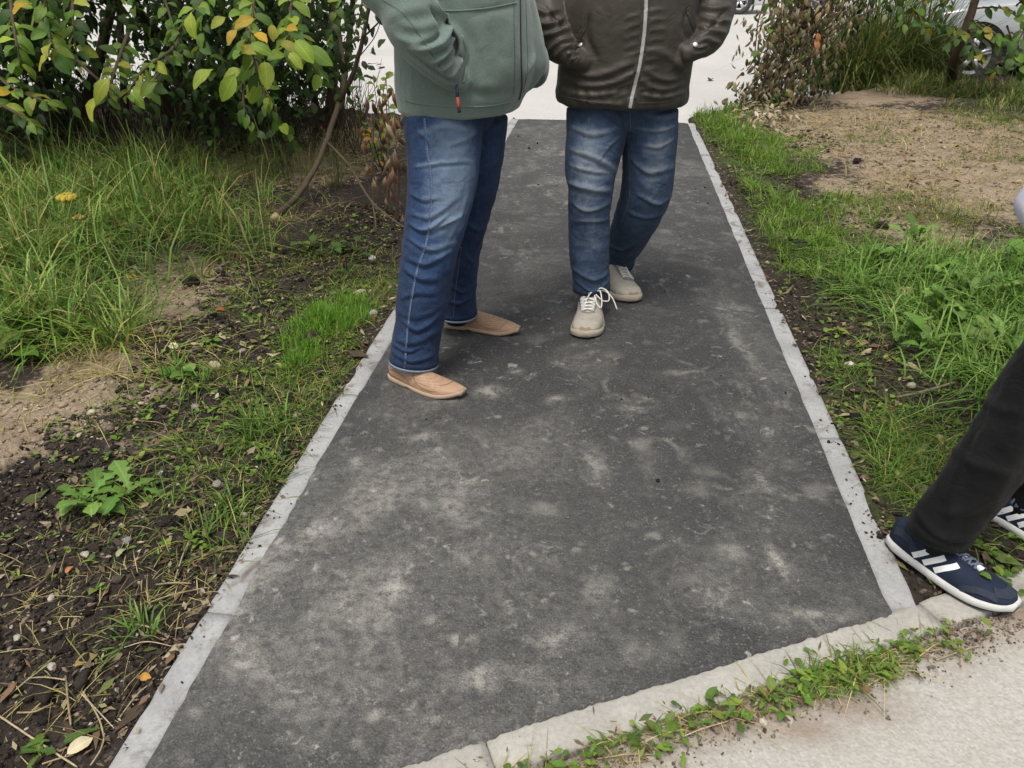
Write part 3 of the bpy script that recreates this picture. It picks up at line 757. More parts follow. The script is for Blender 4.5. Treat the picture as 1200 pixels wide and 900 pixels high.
def place(root, heel, toe, z=0.006, pitch=0.0, sc=(1, 1, 1)):
    d = Vector((toe[0] - heel[0], toe[1] - heel[1])); root.matrix_local = Matrix.Translation((heel[0], heel[1], z)) @ Matrix.Rotation(math.atan2(d.y, d.x), 4, 'Z') @ Matrix.Rotation(pitch, 4, 'Y') @ Matrix.Diagonal((*sc, 1))
def loafer(parent, heel, toe, sgn, pitch=0.0):
    L = 0.298
    tab = [(0, .026, .075, .62), (.06, .033, .085, .62), (.2, .034, .082, .7), (.34, .036, .079, .85), (.48, .042, .069, .9), (.62, .047, .060, .9), (.76, .046, .050, .85), (.88, .038, .043, .8), (.95, .028, .038, .7), (1.0, .015, .033, .6)]
    base = lambda x: .014 + .016 * max(0, x - .72) ** 1.5 / .28 ** 1.5 + .006 * max(0, .3 - x) / .3
    v, f = upper_mesh(tab, L, base); v = mirror(v, sgn)
    s = obj('shoe', mesh('shoe', v, f), M['loafer'], parent)
    sv, sf = sole_mesh(tab, L, lambda x: (0.0 if x < .28 else .004 if x < .36 else 0.0) + .018 * max(0, x - .72) ** 1.5 / .28 ** 1.5, lambda x: base(x) + .003, .0035)
    obj('sole', mesh('sole', mirror(sv, sgn), sf), M['loafer_sole'], s)
    S = Surf(v, f)
    for sy in (-1, 1):
        h = S.side([(.088, .088), (.100, .066), (.110, .045)], sy); 
        if len(h) > 2: ribbon(h, .024, .0012, 'elastic_gusset', M['elastic'], s)
        h = S.side([(.012, .050), (.04, .052), (.07, .046), (.098, .034), (.11, .026)], sy)
        if len(h) > 2: ribbon(h, .004, .0016, 'seam', M['loafer_trim'], s)
        h = S.side([(.118, .074), (.13, .050), (.15, .034), (.19, .028), (.225, .030)], sy)
        if len(h) > 2: ribbon(h, .0035, .0014, 'seam', M['loafer_trim'], s)
    h = S.top([(.232, -.034 * 1), (.245, -.015), (.248, .010), (.240, .032), (.234, .044)], 4)
    if len(h) > 2: ribbon(h, .004, .0015, 'toe_seam', M['loafer_trim'], s)
    h = S.top([(.288, -.012), (.294, .001), (.288, .015)], 3)
    if len(h) > 1: ribbon(h, .007, .002, 'toe_rim', M['loafer_sole'], s)
    place(s, heel, toe, pitch=pitch); return s
def lace_bars(S, s, mt, x0, x1, n, half, r=.0028, zoff=.002):
    for i in range(n):
        x = x0 + (x1 - x0) * i / (n - 1); wv = half * (1 - .25 * i / n)
        for a in (-1, 1):
            h = S.top([(x - .006 * a, -wv + .006), (x, .006), (x + .006 * a, wv + .006)], 4)
            if len(h) > 3: cord(h, r, zoff, 'lace', mt, s)
def sneaker_pale(parent, heel, toe, sgn, pitch=0.0, bow=True):
    L = 0.292
    tab = [(0, .024, .070, .62), (.05, .031, .088, .6), (.16, .034, .095, .65), (.30, .036, .100, .75), (.42, .041, .090, .85), (.55, .046, .076, .85), (.70, .049, .065, .75), (.84, .047, .058, .66), (.93, .040, .051, .6), (.98, .028, .042, .6), (1.0, .014, .036, .6)]
    base = lambda x: .020 + .010 * max(0, x - .8) / .2
    v, f = upper_mesh(tab, L, base); v = mirror(v, sgn)
    s = obj('shoe', mesh('shoe', v, f), M['offwhite'], parent)
    sv, sf = sole_mesh(tab, L, lambda x: .010 * max(0, x - .78) ** 1.3 / .22 ** 1.3, lambda x: base(x) + .004 + .006 * (x < .25), .004)
    so = obj('sole', mesh('sole', mirror(sv, sgn), sf), M['cream_sole'], s)
    S = Surf(v, f)
    h = S.top([(.286, -.012), (.2915, .003), (.286, .018)], 4)
    if len(h) > 2: ribbon(h, .010, .003, 'toe_bumper', M['gum'], s)
    # lacing panel, tongue and label
    for a in (-1, 1):
        h = S.top([(.092, a * .026 + .006), (.13, a * .024 + .006), (.165, a * .021 + .007), (.195, a * .012 + .008)], 5)
        if len(h) > 3: ribbon(h, .013, .002, 'eyestay', M['offwhite_panel'], s)
        h = S.side([(.08, .072), (.115, .058), (.15, .042), (.185, .032), (.23, .030)], a)
        if len(h) > 3: ribbon(h, .005, .0016, 'seam', M['offwhite_panel'], s)
        h = S.side([(.01, .050), (.04, .062), (.07, .060)], a)
        if len(h) > 2: ribbon(h, .022, .0014, 'heel_panel', M['shoe_dark'] if a * sgn > 0 else M['offwhite_panel'], s)
    h = S.top([(.196, -.014), (.205, .008), (.196, .030)], 4)
    if len(h) > 2: ribbon(h, .006, .0018, 'vamp_seam', M['offwhite_panel'], s)
    mb = MB(); v2, f2 = loft([(Vector((.108, .006, .094)), .022, .006), (Vector((.095, .006, .112)), .025, .006), (Vector((.084, .006, .126)), .024, .005)], n=12, m=3)
    mb.add(v2, f2); mb.build('tongue', M['offwhite'], s)
    mb = MB(); q = [Vector((.1015, -.011, .1135)), Vector((.1015, .023, .1135)), Vector((.0935, .023, .125)), Vector((.0935, -.011, .125))]
    nn = Vector((.84, 0, .55)) * .004; mb.add([p + nn for p in q] + [p - nn for p in q], [(0, 1, 2, 3), (0, 4, 5, 1), (1, 5, 6, 2), (2, 6, 7, 3), (3, 7, 4, 0)])
    lb = mb.build('tongue_label', M['black'], s, False)
    mb = MB(); q = [p.lerp((q[0] + q[2]) / 2, .35) for p in q]; mb.add([p + nn * 1.25 for p in q], [(0, 1, 2, 3)]); mb.build('label_mark', M['offwhite_panel'], lb, False)
    lace_bars(S, s, M['lace_white'], .112, .185, 5, .024, .003, .004)
    if bow:
        c = Vector((.112, .006 + .016, .108)); o2 = 1 if sgn > 0 else -1
        for pts in ([(0, 0, 0), (.005, .022, .020), (.020, .045, .012), (.032, .050, -.014), (.024, .030, -.020), (.004, .004, -.003)],
                    [(0, 0, 0), (.012, .018, .012), (.030, .026, -.010), (.046, .026, -.038), (.034, .012, -.030), (.006, .002, -.006)],
                    [(0, 0, 0), (.002, .030, .010), (.012, .060, -.012), (.026, .078, -.050)],
                    [(0, 0, 0), (.014, -.010, .004), (.030, -.022, -.016), (.050, -.026, -.030)]):
            mb = MB(); mb.tube([c + Vector(p[:3]) for p in spline(pts, 6)], .0024, 6); mb.build('lace', M['lace_white'], s)
    place(s, heel, toe, pitch=pitch, sc=(1.03, 1.24, 1.14)); return s
def sneaker_navy(parent, heel, toe, sgn, pitch=0.0, text=True):
    L = 0.30
    tab = [(0, .024, .074, .62), (.05, .031, .088, .6), (.16, .034, .092, .65), (.30, .036, .094, .75), (.42, .040, .084, .85), (.55, .045, .071, .85), (.70, .048, .059, .78), (.84, .045, .051, .7), (.93, .037, .044, .62), (.98, .025, .037, .6), (1.0, .012, .031, .6)]
    base = lambda x: .020 + .008 * max(0, x - .8) / .2 + .006 * max(0, .25 - x) / .25
    v, f = upper_mesh(tab, L, base); v = mirror(v, sgn)
    s = obj('shoe', mesh('shoe', v, f), M['navy'], parent)
    so_v, so_f = sole_mesh(tab, L, lambda x: .012 * max(0, x - .76) ** 1.3 / .24 ** 1.3 + .006 * max(0, .08 - x) / .08, lambda x: base(x) + .003, .0045)
    so = obj('sole', mesh('sole', mirror(so_v, sgn), so_f), M['white_sole'], s)
    sv, sf = sole_mesh(tab, L, lambda x: -.003 + .012 * max(0, x - .76) ** 1.3 / .24 ** 1.3 + .006 * max(0, .08 - x) / .08, lambda x: .003 + .012 * max(0, x - .76) ** 1.3 / .24 ** 1.3 + .006 * max(0, .08 - x) / .08, .0035)
    obj('outsole', mesh('outsole', mirror(sv, sgn), sf), M['black'], so)
    S = Surf(v, f)
    for a in (-1, 1):
        for i in range(3):
            x = .090 + .030 * i
            h = S.side([(x - .014, .031), (x + .004, .050), (x + .024, .073 - .004 * i)], a)
            if len(h) > 2: ribbon(h, .0140, .0018, 'stripe', M['white_leather'], s)
        h = S.side([(.012, .060), (.035, .066), (.06, .060), (.078, .040), (.09, .030)], a)
        if len(h) > 2: ribbon(h, .020, .0016, 'heel_counter', M['navy_suede'], s)
        h = S.side([(.20, .028), (.225, .040), (.25, .043), (.275, .040)], a)
        if len(h) > 2: ribbon(h, .016, .0016, 'toe_guard', M['navy_suede'], s)
        h = S.top([(.085, a * .024 + .006), (.12, a * .023 + .006), (.155, a * .020 + .007), (.185, a * .016 + .008), (.20, a * .008 + .008)], 5)
        if len(h) > 3: ribbon(h, .014, .0022, 'eyestay', M['navy_suede'], s)
        h = S.side([(.072, .076), (.086, .0775)], a)
        if len(h) > 2: ribbon(h, .0035, .002, 'side_mark', M['white_leather'], s)
    h = S.top([(.262, -.030), (.278, -.012), (.281, .010), (.274, .030), (.262, .044)], 4)
    if len(h) > 2: ribbon(h, .026, .0016, 'toe_cap', M['navy_suede'], s)
    mb = MB(); v2, f2 = loft([(Vector((.112, .006, .086)), .022, .006), (Vector((.096, .006, .104)), .025, .006), (Vector((.082, .006, .120)), .024, .005)], n=12, m=3)
    mb.add(v2, f2); mb.build('tongue', M['navy'], s)
    h = S.top([(.204, -.002), (.206, .008), (.204, .018)], 3)
    if len(h) > 1: ribbon(h, .014, .004, 'lace_patch', M['white_leather'], s)
    lace_bars(S, s, M['navy_lace'], .105, .195, 7, .025, .0032, .0055)
    if text:
        cu = bpy.data.curves.new('sole_lettering', 'FONT'); cu.body = 'adidas'; cu.size = .016; cu.extrude = .0006; cu.align_x = 'CENTER'
        to = bpy.data.objects.new('tmp', cu); COL.objects.link(to); dg = bpy.context.evaluated_depsgraph_get(); dg.update()
        tm = bpy.data.meshes.new_from_object(to.evaluated_get(dg)); bpy.data.objects.remove(to)
        for vv in tm.vertices:
            x, y, z = vv.co; X = .062 - x * (1 if sgn > 0 else 1) * -1
            ww = float(np.interp((X) / L, [0, .05, .16, .3, .42], [.024, .031, .034, .036, .040])) + .0045
            vv.co = (X, -ww - .0004 - z + .012 * math.sin(math.pi * X / L) * 1, .0085 + y)
        obj('sole_lettering', tm, M['navy_suede'], so)
    place(s, heel, toe, pitch=pitch); return s

_j = random.Random(3)
def jog(pts): return [(x + _j.uniform(-3, 3), y + _j.uniform(-5, 5)) for x, y in pts]

# ---- the man in the sage fleece, seen from his right side
fA = (0.92, -0.39); cA = P(540, 100, 2.58)
rA = Vector((fA[1], -fA[0], 0)).normalized()
hipR, hipL = Vector((-.20, 2.50, .86)), Vector((-.13, 2.68, .86))
nl = [ring(519, 138, 2.52, 94, 1.1), ring(520, 175, 2.50, 86, 1.1), ring(518, 220, 2.47, 78, 1.08), ring(510, 262, 2.45, 70, 1.05), ring(503, 295, 2.43, 65), ring(497, 335, 2.42, 60), ring(490, 380, 2.41, 56), ring(486, 412, 2.40, 55), ring(485, 425, 2.395, 56)]
fl = [ring(552, 138, 2.70, 84, 1.1), ring(554, 180, 2.71, 72, 1.1), ring(550, 225, 2.73, 62, 1.05), ring(543, 262, 2.74, 56), ring(537, 300, 2.76, 50), ring(535, 336, 2.785, 46), ring(535, 357, 2.80, 46), ring(535, 368, 2.80, 47)]
pA = make_person('person in sage green fleece jacket and indigo jeans, hand in pocket', fA, (cA.x, 2.58, .93), 1.40,
    [nl[:-1], fl[:-1]],
    [((-.30, 2.42, 1.38), P(468, 8, 2.36), P(528, 82, 2.35)), ((-.10, 2.76, 1.38), (-.12, 2.84, 1.12), (0.03, 2.72, .98))])
seat = [(P(535, 120, 2.60), .135, .165), (P(536, 90, 2.60), .15, .18), (P(537, 60, 2.60), .14, .17)]
cl = Cloth(fuse([loft(nl), loft(fl), loft([(P(535, 150, 2.60), .10, .13)] + seat, axis=fA)], 0.0045, 8))
z = cl.co[:, 2]
for pts, w, a, we in [
    ([(482, 262), (500, 268), (522, 258)], .012, .007, .25), ([(479, 280), (500, 292), (528, 285)], .011, .008, .3), ([(476, 298), (498, 306), (524, 300)], .011, .006, .2),
    ([(474, 318), (492, 326), (512, 322)], .012, .005, .1), ([(481, 245), (505, 250), (535, 235)], .012, .005, .25), ([(484, 196), (520, 193), (552, 190)], .008, .004, .55),
    ([(465, 360), (485, 366), (508, 358)], .013, .004, .05), ([(462, 392), (485, 400), (512, 388)], .012, .005, .1), ([(460, 415), (480, 418), (510, 412)], .010, .006, .15), ([(486, 158), (520, 152), (556, 160)], .010, .003, .4),
    ([(468, 345), (488, 338), (510, 348)], .010, .006, .1), ([(505, 272), (528, 262), (543, 248)], .010, .006, .3), ([(480, 228), (498, 234), (512, 230)], .009, .004, .15), ([(470, 375), (490, 384), (514, 372)], .009, .007, .12), ([(458, 405), (478, 410), (498, 404)], .008, .008, .15), ([(548, 225), (540, 250), (525, 280)], .016, .006, .2), ([(558, 150), (545, 165), (525, 172)], .010, .005, .2), ([(490, 150), (505, 168), (512, 190)], .012, .004, .1),
    ([(545, 300), (550, 308), (556, 302)], .010, .006, .2), ([(530, 335), (540, 342), (553, 335)], .010, .005, .1), ([(526, 352), (540, 358), (553, 350)], .009, .005, .1), ([(548, 265), (560, 268), (572, 258)], .010, .006, .1)]:
    cl.crease(jog(pts), w * _j.uniform(.75, 1.2), a * _j.uniform(.7, 1.6), we)
cl.ripple(7, .006, (1, 1, .6), 3); cl.ripple(19, .0032, (1, 1, .9), 5, True)
cl.apply()
# faded thigh fronts and knees
def faded(cl, px, py, r, a):
    h = cl.hit(px, py)
    if h: cl.wear += a * np.exp(-(np.linalg.norm((cl.co - np.array(h[0])) * np.array([1, 1, .55]), axis=1) / r) ** 2)
for q in ((540, 215, .085, .5), (537, 165, .09, .38), (520, 260, .07, .45), (515, 190, .10, .15), (500, 330, .06, .12), (572, 180, .06, .1)): faded(cl, *q)
cl.wear += .14 + .12 * fbm(cl.co, 16, 4, 9)
attr(cl.me, 'wear', np.repeat(np.clip(cl.wear, 0, 1)[:, None], 3, 1))
jn = obj('jeans', cl.me, M['denim_a'], pA)
seam = [(497, 139), (500, 175), (505, 215), (504, 250), (499, 285), (489, 315), (482, 350), (477, 390), (474, 432)]
hs = cl.hits(seam, 8); cord(hs, .0026, .0002, 'side_seam', M['seam_blue'], jn)
stitches([(p + n * .0012 + Vector((.003, 0, 0)), n) for p, n in hs], 'stitching', M['thread'], jn, .0020, .65, .0014, .008)
stitches(cl.hits([(500, 297), (520, 290)], 4)[:2] + cl.hits([(541, 290), (535, 330), (531, 372)], 6), 'stitching', M['thread_tan'], jn, .002, .6)
# rolled pale hems
def hem(cl, rg, mt, parent, hgt=.016, name='hem', grow_=.004):
    (p1, ra, rb), (p2, _, _) = rg[-1], rg[-2]; d = (p1 - p2).normalized(); v, f = loft_tube([p1 - d * hgt, p1 - d * (hgt * .5), p1 + d * .003, p1 + d * .001], [(ra + grow_ * .7, rb + grow_ * .7), (ra + grow_, rb + grow_), (ra + grow_, rb + grow_), (ra * .9, rb * .9)], 32)
    mb = MB(); mb.add(v, f); return mb.build(name, mt, parent)
for rg in (nl, fl):
    hem(cl, rg, M['hem_pale'], jn, .006); hem(cl, [(p - (rg[-1][0] - rg[-2][0]).normalized() * .006 if i == len(rg) - 1 else p, a, b) for i, (p, a, b) in enumerate(rg)], M['denim_a'], jn, .018, 'hem_band', .0032)
loafer(pA, (-.425, 2.418), (-.135, 2.245), -1)
loafer(pA, (-.262, 2.850), (0.005, 2.770), 1)

# the fleece: trunk, the arm into the pocket, the far arm behind
TA = fA
trunk = [(P(539, 126, 2.58), .182, .205), (P(540, 118, 2.58), .186, .208), (P(543, 100, 2.58), .202, .215), (P(547, 75, 2.58), .212, .22), (P(546, 40, 2.58), .206, .22), (P(543, 5, 2.58), .198, .22),
         (Vector((cA.x + .01, 2.58, 1.30)), .175, .215), (Vector((cA.x, 2.58, 1.40)), .13, .19), (Vector((cA.x, 2.58, 1.46)), .075, .09), (Vector((cA.x + .01, 2.58, 1.50)), .072, .075)]
armR = [(Vector((-.29, 2.42, 1.39)), .085, .085), (Vector((-.37, 2.38, 1.30)), .082, .082), (P(474, 0, 2.34), .084, .084), (P(487, 33, 2.325), .082, .080), (P(503, 58, 2.315), .072, .066), (P(519, 78, 2.325), .055, .048), (P(530, 88, 2.345), .046, .036), (P(546, 96, 2.37), .034, .026)]
armL = [(Vector((-.08, 2.77, 1.39)), .085, .085), (Vector((-.05, 2.86, 1.25)), .08, .08), (Vector((-.02, 2.86, 1.12)), .075, .075), (P(622, 70, 2.78), .062, .062), (P(622, 92, 2.72), .05, .05)]
puff = [ball(P(560, 92, 2.42), .075, (1, .8, .85)), loft([(P(598, -40, 2.62), .05, .07), (P(608, 20, 2.62), .06, .08), (P(614, 60, 2.62), .066, .085), (P(615, 82, 2.62), .062, .08), (P(606, 104, 2.62), .045, .06)], axis=(1, 0))]
cf = Cloth(fuse([loft(trunk, axis=TA, n=40), loft(armR), loft(armL)] + puff, 0.0055, 9))
for pts, w, a in [
    ([(508, 2), (514, 14), (522, 26), (523, 38), (516, 50), (500, 57), (482, 58)], .010, .014), ([(522, 28), (532, 34), (540, 46), (541, 60), (536, 76)], .009, .013), ([(514, 60), (526, 50), (531, 40)], .008, .010),
    ([(508, 74), (520, 66), (529, 54)], .007, .009), ([(515, 84), (527, 76), (534, 62)], .006, .007), ([(524, 92), (533, 86), (538, 74)], .006, .006),
    ([(455, 20), (480, 12), (505, 8)], .018, .005), ([(466, 44), (485, 50), (503, 46)], .012, .007), ([(470, 28), (492, 32), (512, 26)], .014, .006)]:
    cf.fold(pts, w, a * 1.5)
for pts, w, a in [([(505, 10), (512, 22), (517, 34), (512, 46), (494, 53)], .007, -.011), ([(529, 40), (534, 48), (535, 60), (529, 72)], .006, -.010), ([(508, 66), (520, 58), (527, 48)], .005, -.008), ([(513, 79), (524, 70), (532, 60)], .005, -.008),
    ([(545, 34), (552, 48), (560, 70), (564, 90)], .016, -.005), ([(553, 18), (575, 12), (600, 8)], .012, -.003), ([(480, 62), (500, 80), (520, 92), (536, 98)], .007, -.010), ([(612, 90), (625, 70)], .02, .006),
    ([(540, 100), (545, 84), (548, 66), (544, 50)], .005, -.006), ([(548, 108), (575, 112), (598, 108)], .014, -.006), ([(480, 100), (490, 118)], .02, .004), ([(575, 30), (580, 70), (585, 100)], .025, -.004), ([(600, 20), (600, 60)], .02, .003)]:
    cf.fold(pts, w, a * 1.5)
cf.ripple(5, .0065, (1, 1, .55), 13); cf.ripple(14, .0028, (1, 1, .8), 15)
cf.apply()
jk = obj('fleece_jacket', cf.me, M['fleece'], pA)
def rim_at(cl, z0, dz, name, mt, parent, lift=.003):
    "a band round the hem, laid on the cloth"
    pass
hl = cf.hits([(474, 117), (490, 121), (515, 124), (545, 125), (575, 124), (600, 119)], 6)
stitches(hl, 'hem_stitching', M['fleece'], jk, .003, .8, .0012)
cord(hl, .0022, .0004, 'hem_seam', M['fleece'], jk)
hz = cf.hits([(608.5, -6), (609, 20), (609.5, 50), (610, 75), (611, 100), (608, 116)], 8)
zp = ribbon(hz, .010, .0015, 'zip', M['fleece'], jk); cord([(p, n) for p, n in hz], .0022, .0022, 'zip_teeth', M['black'], zp)
hy = cf.hits([(520, 13), (545, 12), (575, 9), (605, 3)], 6)
if len(hy) > 3: cord(hy, .0020, .0006, 'yoke_seam', M['fleece'], jk)
for pts in ([(448, 0), (470, 14), (488, 36), (505, 62), (520, 84)], [(602, -4), (602, 30), (603, 70), (602, 112)], [(616, 0), (617, 40), (618, 80), (613, 108)]):
    hq = cf.hits(pts, 6)
    if len(hq) > 4: stitches(hq, 'stitching', M['thread_sage'], jk, .0022, .7, .0012, .007)
hp = cf.hits([(541, 42), (546, 60), (547, 80), (543, 97)], 6)
if len(hp) > 3: cord(hp, .0035, .0015, 'pocket_edge', M['fleece'], jk)
h1 = cf.hit(534, 99)
if h1:
    p0 = h1[0] + h1[1] * .006; d1 = P(537, 130, p0.y - .012) - p0
    mb = MB(); mb.tube([p0, p0 + d1 * .12 + Vector((0, -.004, 0)), p0 + d1 * .45 + Vector((0, -.008, 0))], [.0022, .0045, .005], 8); pl = mb.build('zip_pull', M['blue_cord'], jk)
    mb = MB(); mb.tube([p0 + d1 * .45 + Vector((0, -.008, 0)), p0 + d1 * .75 + Vector((.002, -.009, 0)), p0 + d1 * .92 + Vector((.003, -.008, 0))], [.005, .0058, .0045], 8); mb.build('cord_end', M['red_cord'], pl)
    mb = MB(); mb.tube([p0 + d1 * .92 + Vector((.003, -.008, 0)), p0 + d1 * 1.05 + Vector((.004, -.008, 0))], [.0052, .0045], 8); mb.build('cord_tip', M['black'], pl)

# ---- the man in the dark zip jacket, facing us
fB = (-0.10, -1.0); cB = P(730, 100, 3.0)
rl = [ring(701, 128, 2.99, 74, 1.1), ring(698, 160, 2.97, 69, 1.12), ring(693, 195, 2.95, 60, 1.15), ring(692, 225, 2.935, 52, 1.1), ring(690, 258, 2.95, 47), ring(690, 300, 2.96, 44), ring(693, 327, 2.97, 42), ring(693, 338, 2.97, 42)]
ll = [ring(763, 128, 3.01, 64, 1.15), ring(762, 160, 3.01, 62, 1.15), ring(760, 195, 3.02, 59, 1.1), ring(757, 224, 3.04, 57, 1.05), ring(748, 250, 3.10, 53), ring(736, 278, 3.20, 44), ring(728, 298, 3.31, 34), ring(726, 307, 3.34, 33)]
pB = make_person('person in dark olive brown zip jacket and washed blue jeans', fB, (cB.x, 3.0, .92), 1.40,
    [rl[:-1], ll[:-1]],
    [((.25, 3.0, 1.39), P(641, 5, 3.0), P(660, 56, 2.89)), ((.62, 3.0, 1.39), P(837, 0, 3.0), P(828, 46, 2.90))])
cj = Cloth(fuse([loft(rl), loft(ll), loft([(P(731, 150, 3.02), .15, .09), (P(731, 128, 3.01), .172, .12), (P(731, 100, 3.0), .178, .135), (P(731, 70, 3.0), .17, .13)], axis=(1, 0))], 0.0055, 8))
for pts, w, a, we in [
    ([(668, 150), (695, 158), (725, 150)], .010, .005, .35), ([(672, 170), (700, 182), (722, 196)], .010, .006, .45), ([(668, 190), (690, 200), (716, 204)], .009, .005, .4), ([(665, 215), (690, 226), (716, 222)], .010, .006, .3),
    ([(668, 236), (692, 244), (716, 240)], .009, .006, .2), ([(676, 254), (695, 260), (718, 252)], .009, .004, .1), ([(674, 318), (695, 324), (714, 316)], .008, .005, .05), ([(673, 332), (694, 338), (715, 331)], .007, .006, .1),
    ([(745, 150), (770, 158), (796, 150)], .009, .005, .4), ([(752, 166), (775, 172), (790, 164)], .008, .004, .45), ([(748, 136), (775, 140), (800, 134)], .009, .004, .2), ([(740, 185), (760, 200), (785, 196)], .011, .005, .3), ([(748, 228), (770, 236), (786, 226)], .010, .007, .2), ([(738, 246), (758, 254), (776, 246)], .010, .007, .1),
    ([(714, 285), (730, 292), (745, 282)], .009, .006, .1), ([(713, 298), (728, 304), (741, 297)], .008, .006, .1), ([(700, 135), (720, 145), (735, 160)], .010, -.005, 0), ([(742, 140), (738, 155), (736, 172)], .008, -.005, 0), ([(725, 160), (712, 175), (700, 185)], .009, .005, .2)]:
    cj.crease(jog(pts), w * _j.uniform(.75, 1.2), a * _j.uniform(.7, 1.6), we)
cj.ripple(8, .0065, (1, 1, .7), 23); cj.ripple(20, .0036, (1, 1, 1), 25, True)
cj.apply()
for q in ((688, 190, .085, .34), (690, 225, .07, .24), (690, 155, .06, .14), (775, 168, .06, .28), (768, 200, .07, .22), (765, 225, .05, .15), (692, 280, .08, .22), (692, 320, .06, .12), (740, 265, .06, .18)): faded(cj, *q)
cj.wear += .22 + .16 * fbm(cj.co, 18, 4, 29)
attr(cj.me, 'wear', np.repeat(np.clip(cj.wear, 0, 1)[:, None], 3, 1))
jb = obj('jeans', cj.me, M['denim_b'], pB)
hs = cj.hits([(738, 130), (739, 150), (736, 170), (738, 200), (737, 235), (727, 262)], 6)
if len(hs) > 3: stitches(hs, 'stitching', M['thread_tan'], jb, .0024, .55, .0015)
for rg in (rl, ll): hem(cj, rg, M['denim_b'], jb, .020, 'hem_band', .0035)
sneaker_pale(pB, P(690, 352, 3.0) * 0 + Vector((.322, 3.02, 0)), (.283, 2.731), 1)
sneaker_pale(pB, (.470, 3.372), (.520, 3.085), -1, bow=False)

trunkB = [(P(729, 119, 2.99), .236, .166), (P(729, 110, 2.99), .243, .172), (P(730, 95, 2.99), .236, .172), (P(733, 70, 2.99), .236, .182), (P(735, 40, 2.99), .238, .186), (P(738, 0, 2.99), .232, .18),
          (Vector((cB.x + .03, 3.0, 1.30)), .225, .165), (Vector((cB.x + .02, 3.0, 1.40)), .195, .12), (Vector((cB.x + .02, 3.0, 1.46)), .09, .075), (Vector((cB.x + .02, 3.0, 1.50)), .075, .07)]
armBR = [(Vector((.24, 3.0, 1.38)), .08, .08), (P(640, -60, 3.03), .080, .080), (P(640, 0, 3.01), .076, .076), (P(647, 30, 2.95), .072, .072), (P(657, 54, 2.89), .056, .054), (P(671, 66, 2.845), .036, .034), (P(689, 72, 2.85), .032, .028)]
armBL = [(Vector((.62, 3.0, 1.38)), .08, .08), (P(836, -60, 3.03), .080, .080), (P(838, -5, 3.01), .072, .072), (P(835, 24, 2.95), .064, .064), (P(829, 46, 2.89), .048, .048), (P(816, 57, 2.85), .034, .034), (P(800, 64, 2.85), .030, .028)]
cn = Cloth(fuse([loft(trunkB, axis=(1, 0.06), n=40), loft(armBR), loft(armBL), ball(P(700, 72, 2.87), .06, (1.1, .6, .9)), ball(P(792, 66, 2.87), .055, (1.1, .6, .9))], 0.0055, 8))
F = []
for k in range(9):      # puckers along the zip
    y0 = 14 + k * 11.5; zx = 757 - 19 * max(0, (y0 - 45) / 83) if y0 > 45 else 756
    F += [([(zx + 3, y0), (zx + 12, y0 - 2.5), (zx + 22, y0 - 3)], .0055, .0042), ([(zx - 4, y0 + 2), (zx - 14, y0 + 4.5), (zx - 24, y0 + 9)], .0055, .0036)]
F += [([(668, 78), (690, 88), (715, 84), (742, 70)], .012, .006), ([(662, 92), (690, 100), (720, 96), (745, 84)], .010, .006), ([(660, 106), (690, 112), (725, 108)], .009, .005), ([(752, 96), (775, 104), (800, 98)], .010, .006), ([(756, 82), (775, 92), (795, 92)], .010, .006),
      ([(758, 60), (780, 64), (800, 80)], .013, .005), ([(750, 110), (775, 114), (800, 108)], .008, .005), ([(680, 118), (705, 121), (730, 122)], .006, .004), ([(690, 20), (688, 45), (700, 70)], .012, -.005), ([(805, 10), (800, 30), (806, 55)], .010, -.005),
      ([(625, 8), (640, 16), (655, 12)], .009, .008), ([(628, 26), (645, 30), (660, 22)], .008, .009), ([(634, 42), (650, 40), (668, 32)], .008, .009), ([(645, 58), (655, 50), (670, 44)], .007, .008), ([(652, 66), (660, 58), (672, 52)], .006, .006), ([(640, 12), (652, 26), (664, 34)], .007, -.008),
      ([(855, 6), (838, 12), (822, 8)], .009, .008), ([(854, 24), (836, 26), (822, 20)], .008, .009), ([(848, 38), (832, 38), (820, 32)], .008, .009), ([(842, 50), (830, 48), (820, 44)], .007, .007), ([(848, 14), (836, 30), (826, 38)], .006, -.007), ([(664, 74), (672, 60), (682, 50)], .006, -.006)]
for k in range(22):     # gathers at the hem
    x_ = 662 + k * 6.4 + _j.uniform(-1.5, 1.5); F.append(([(x_, 104 + _j.uniform(-3, 3)), (x_ + _j.uniform(-2, 2), 122)], .0055, .0034 * (1 if k % 2 else -1)))
for pts, w, a in F: cn.fold(pts, w, a * (0.9 if w < .006 else 1.6))
for (cx, cy, dx, dy) in ((671, 60, 1.2, 3.6), (824, 53, -.8, 3.4)):      # gathered cuffs
    for k in range(-3, 4): cn.fold([(cx - 7 + k * dx, cy + k * dy), (cx + 5 + k * dx, cy + k * dy - 3)], .0042, .005 if k % 2 else -.004)
cn.ripple(6, .006, (1, 1, .8), 33, True); cn.ripple(15, .003, (1, 1, 1), 35); cn.ripple(38, .0012, (1, 1, 1), 36)
cn.apply()
jk2 = obj('zip_jacket', cn.me, M['nylon'], pB)
hz = cn.hits([(757, -8), (756, 20), (754, 45), (750, 72), (744, 98), (738, 126)], 8)
for off in (-9.5, 9.5):
    hq = cn.hits([(757 + off, -8), (756 + off, 20), (754 + off, 45), (750 + off, 72), (744 + off, 98), (738 + off, 122)], 8)
    if len(hq) > 4: stitches(hq, 'stitching', M['thread_olive'], jk2, .0022, .6, .0012, .007)
fp = ribbon(hz, .030, .003, 'zip_placket', M['nylon'], jk2); ribbon([(p + n * .003, n) for p, n in hz], .0115, .002, 'zip', M['zip'], fp)
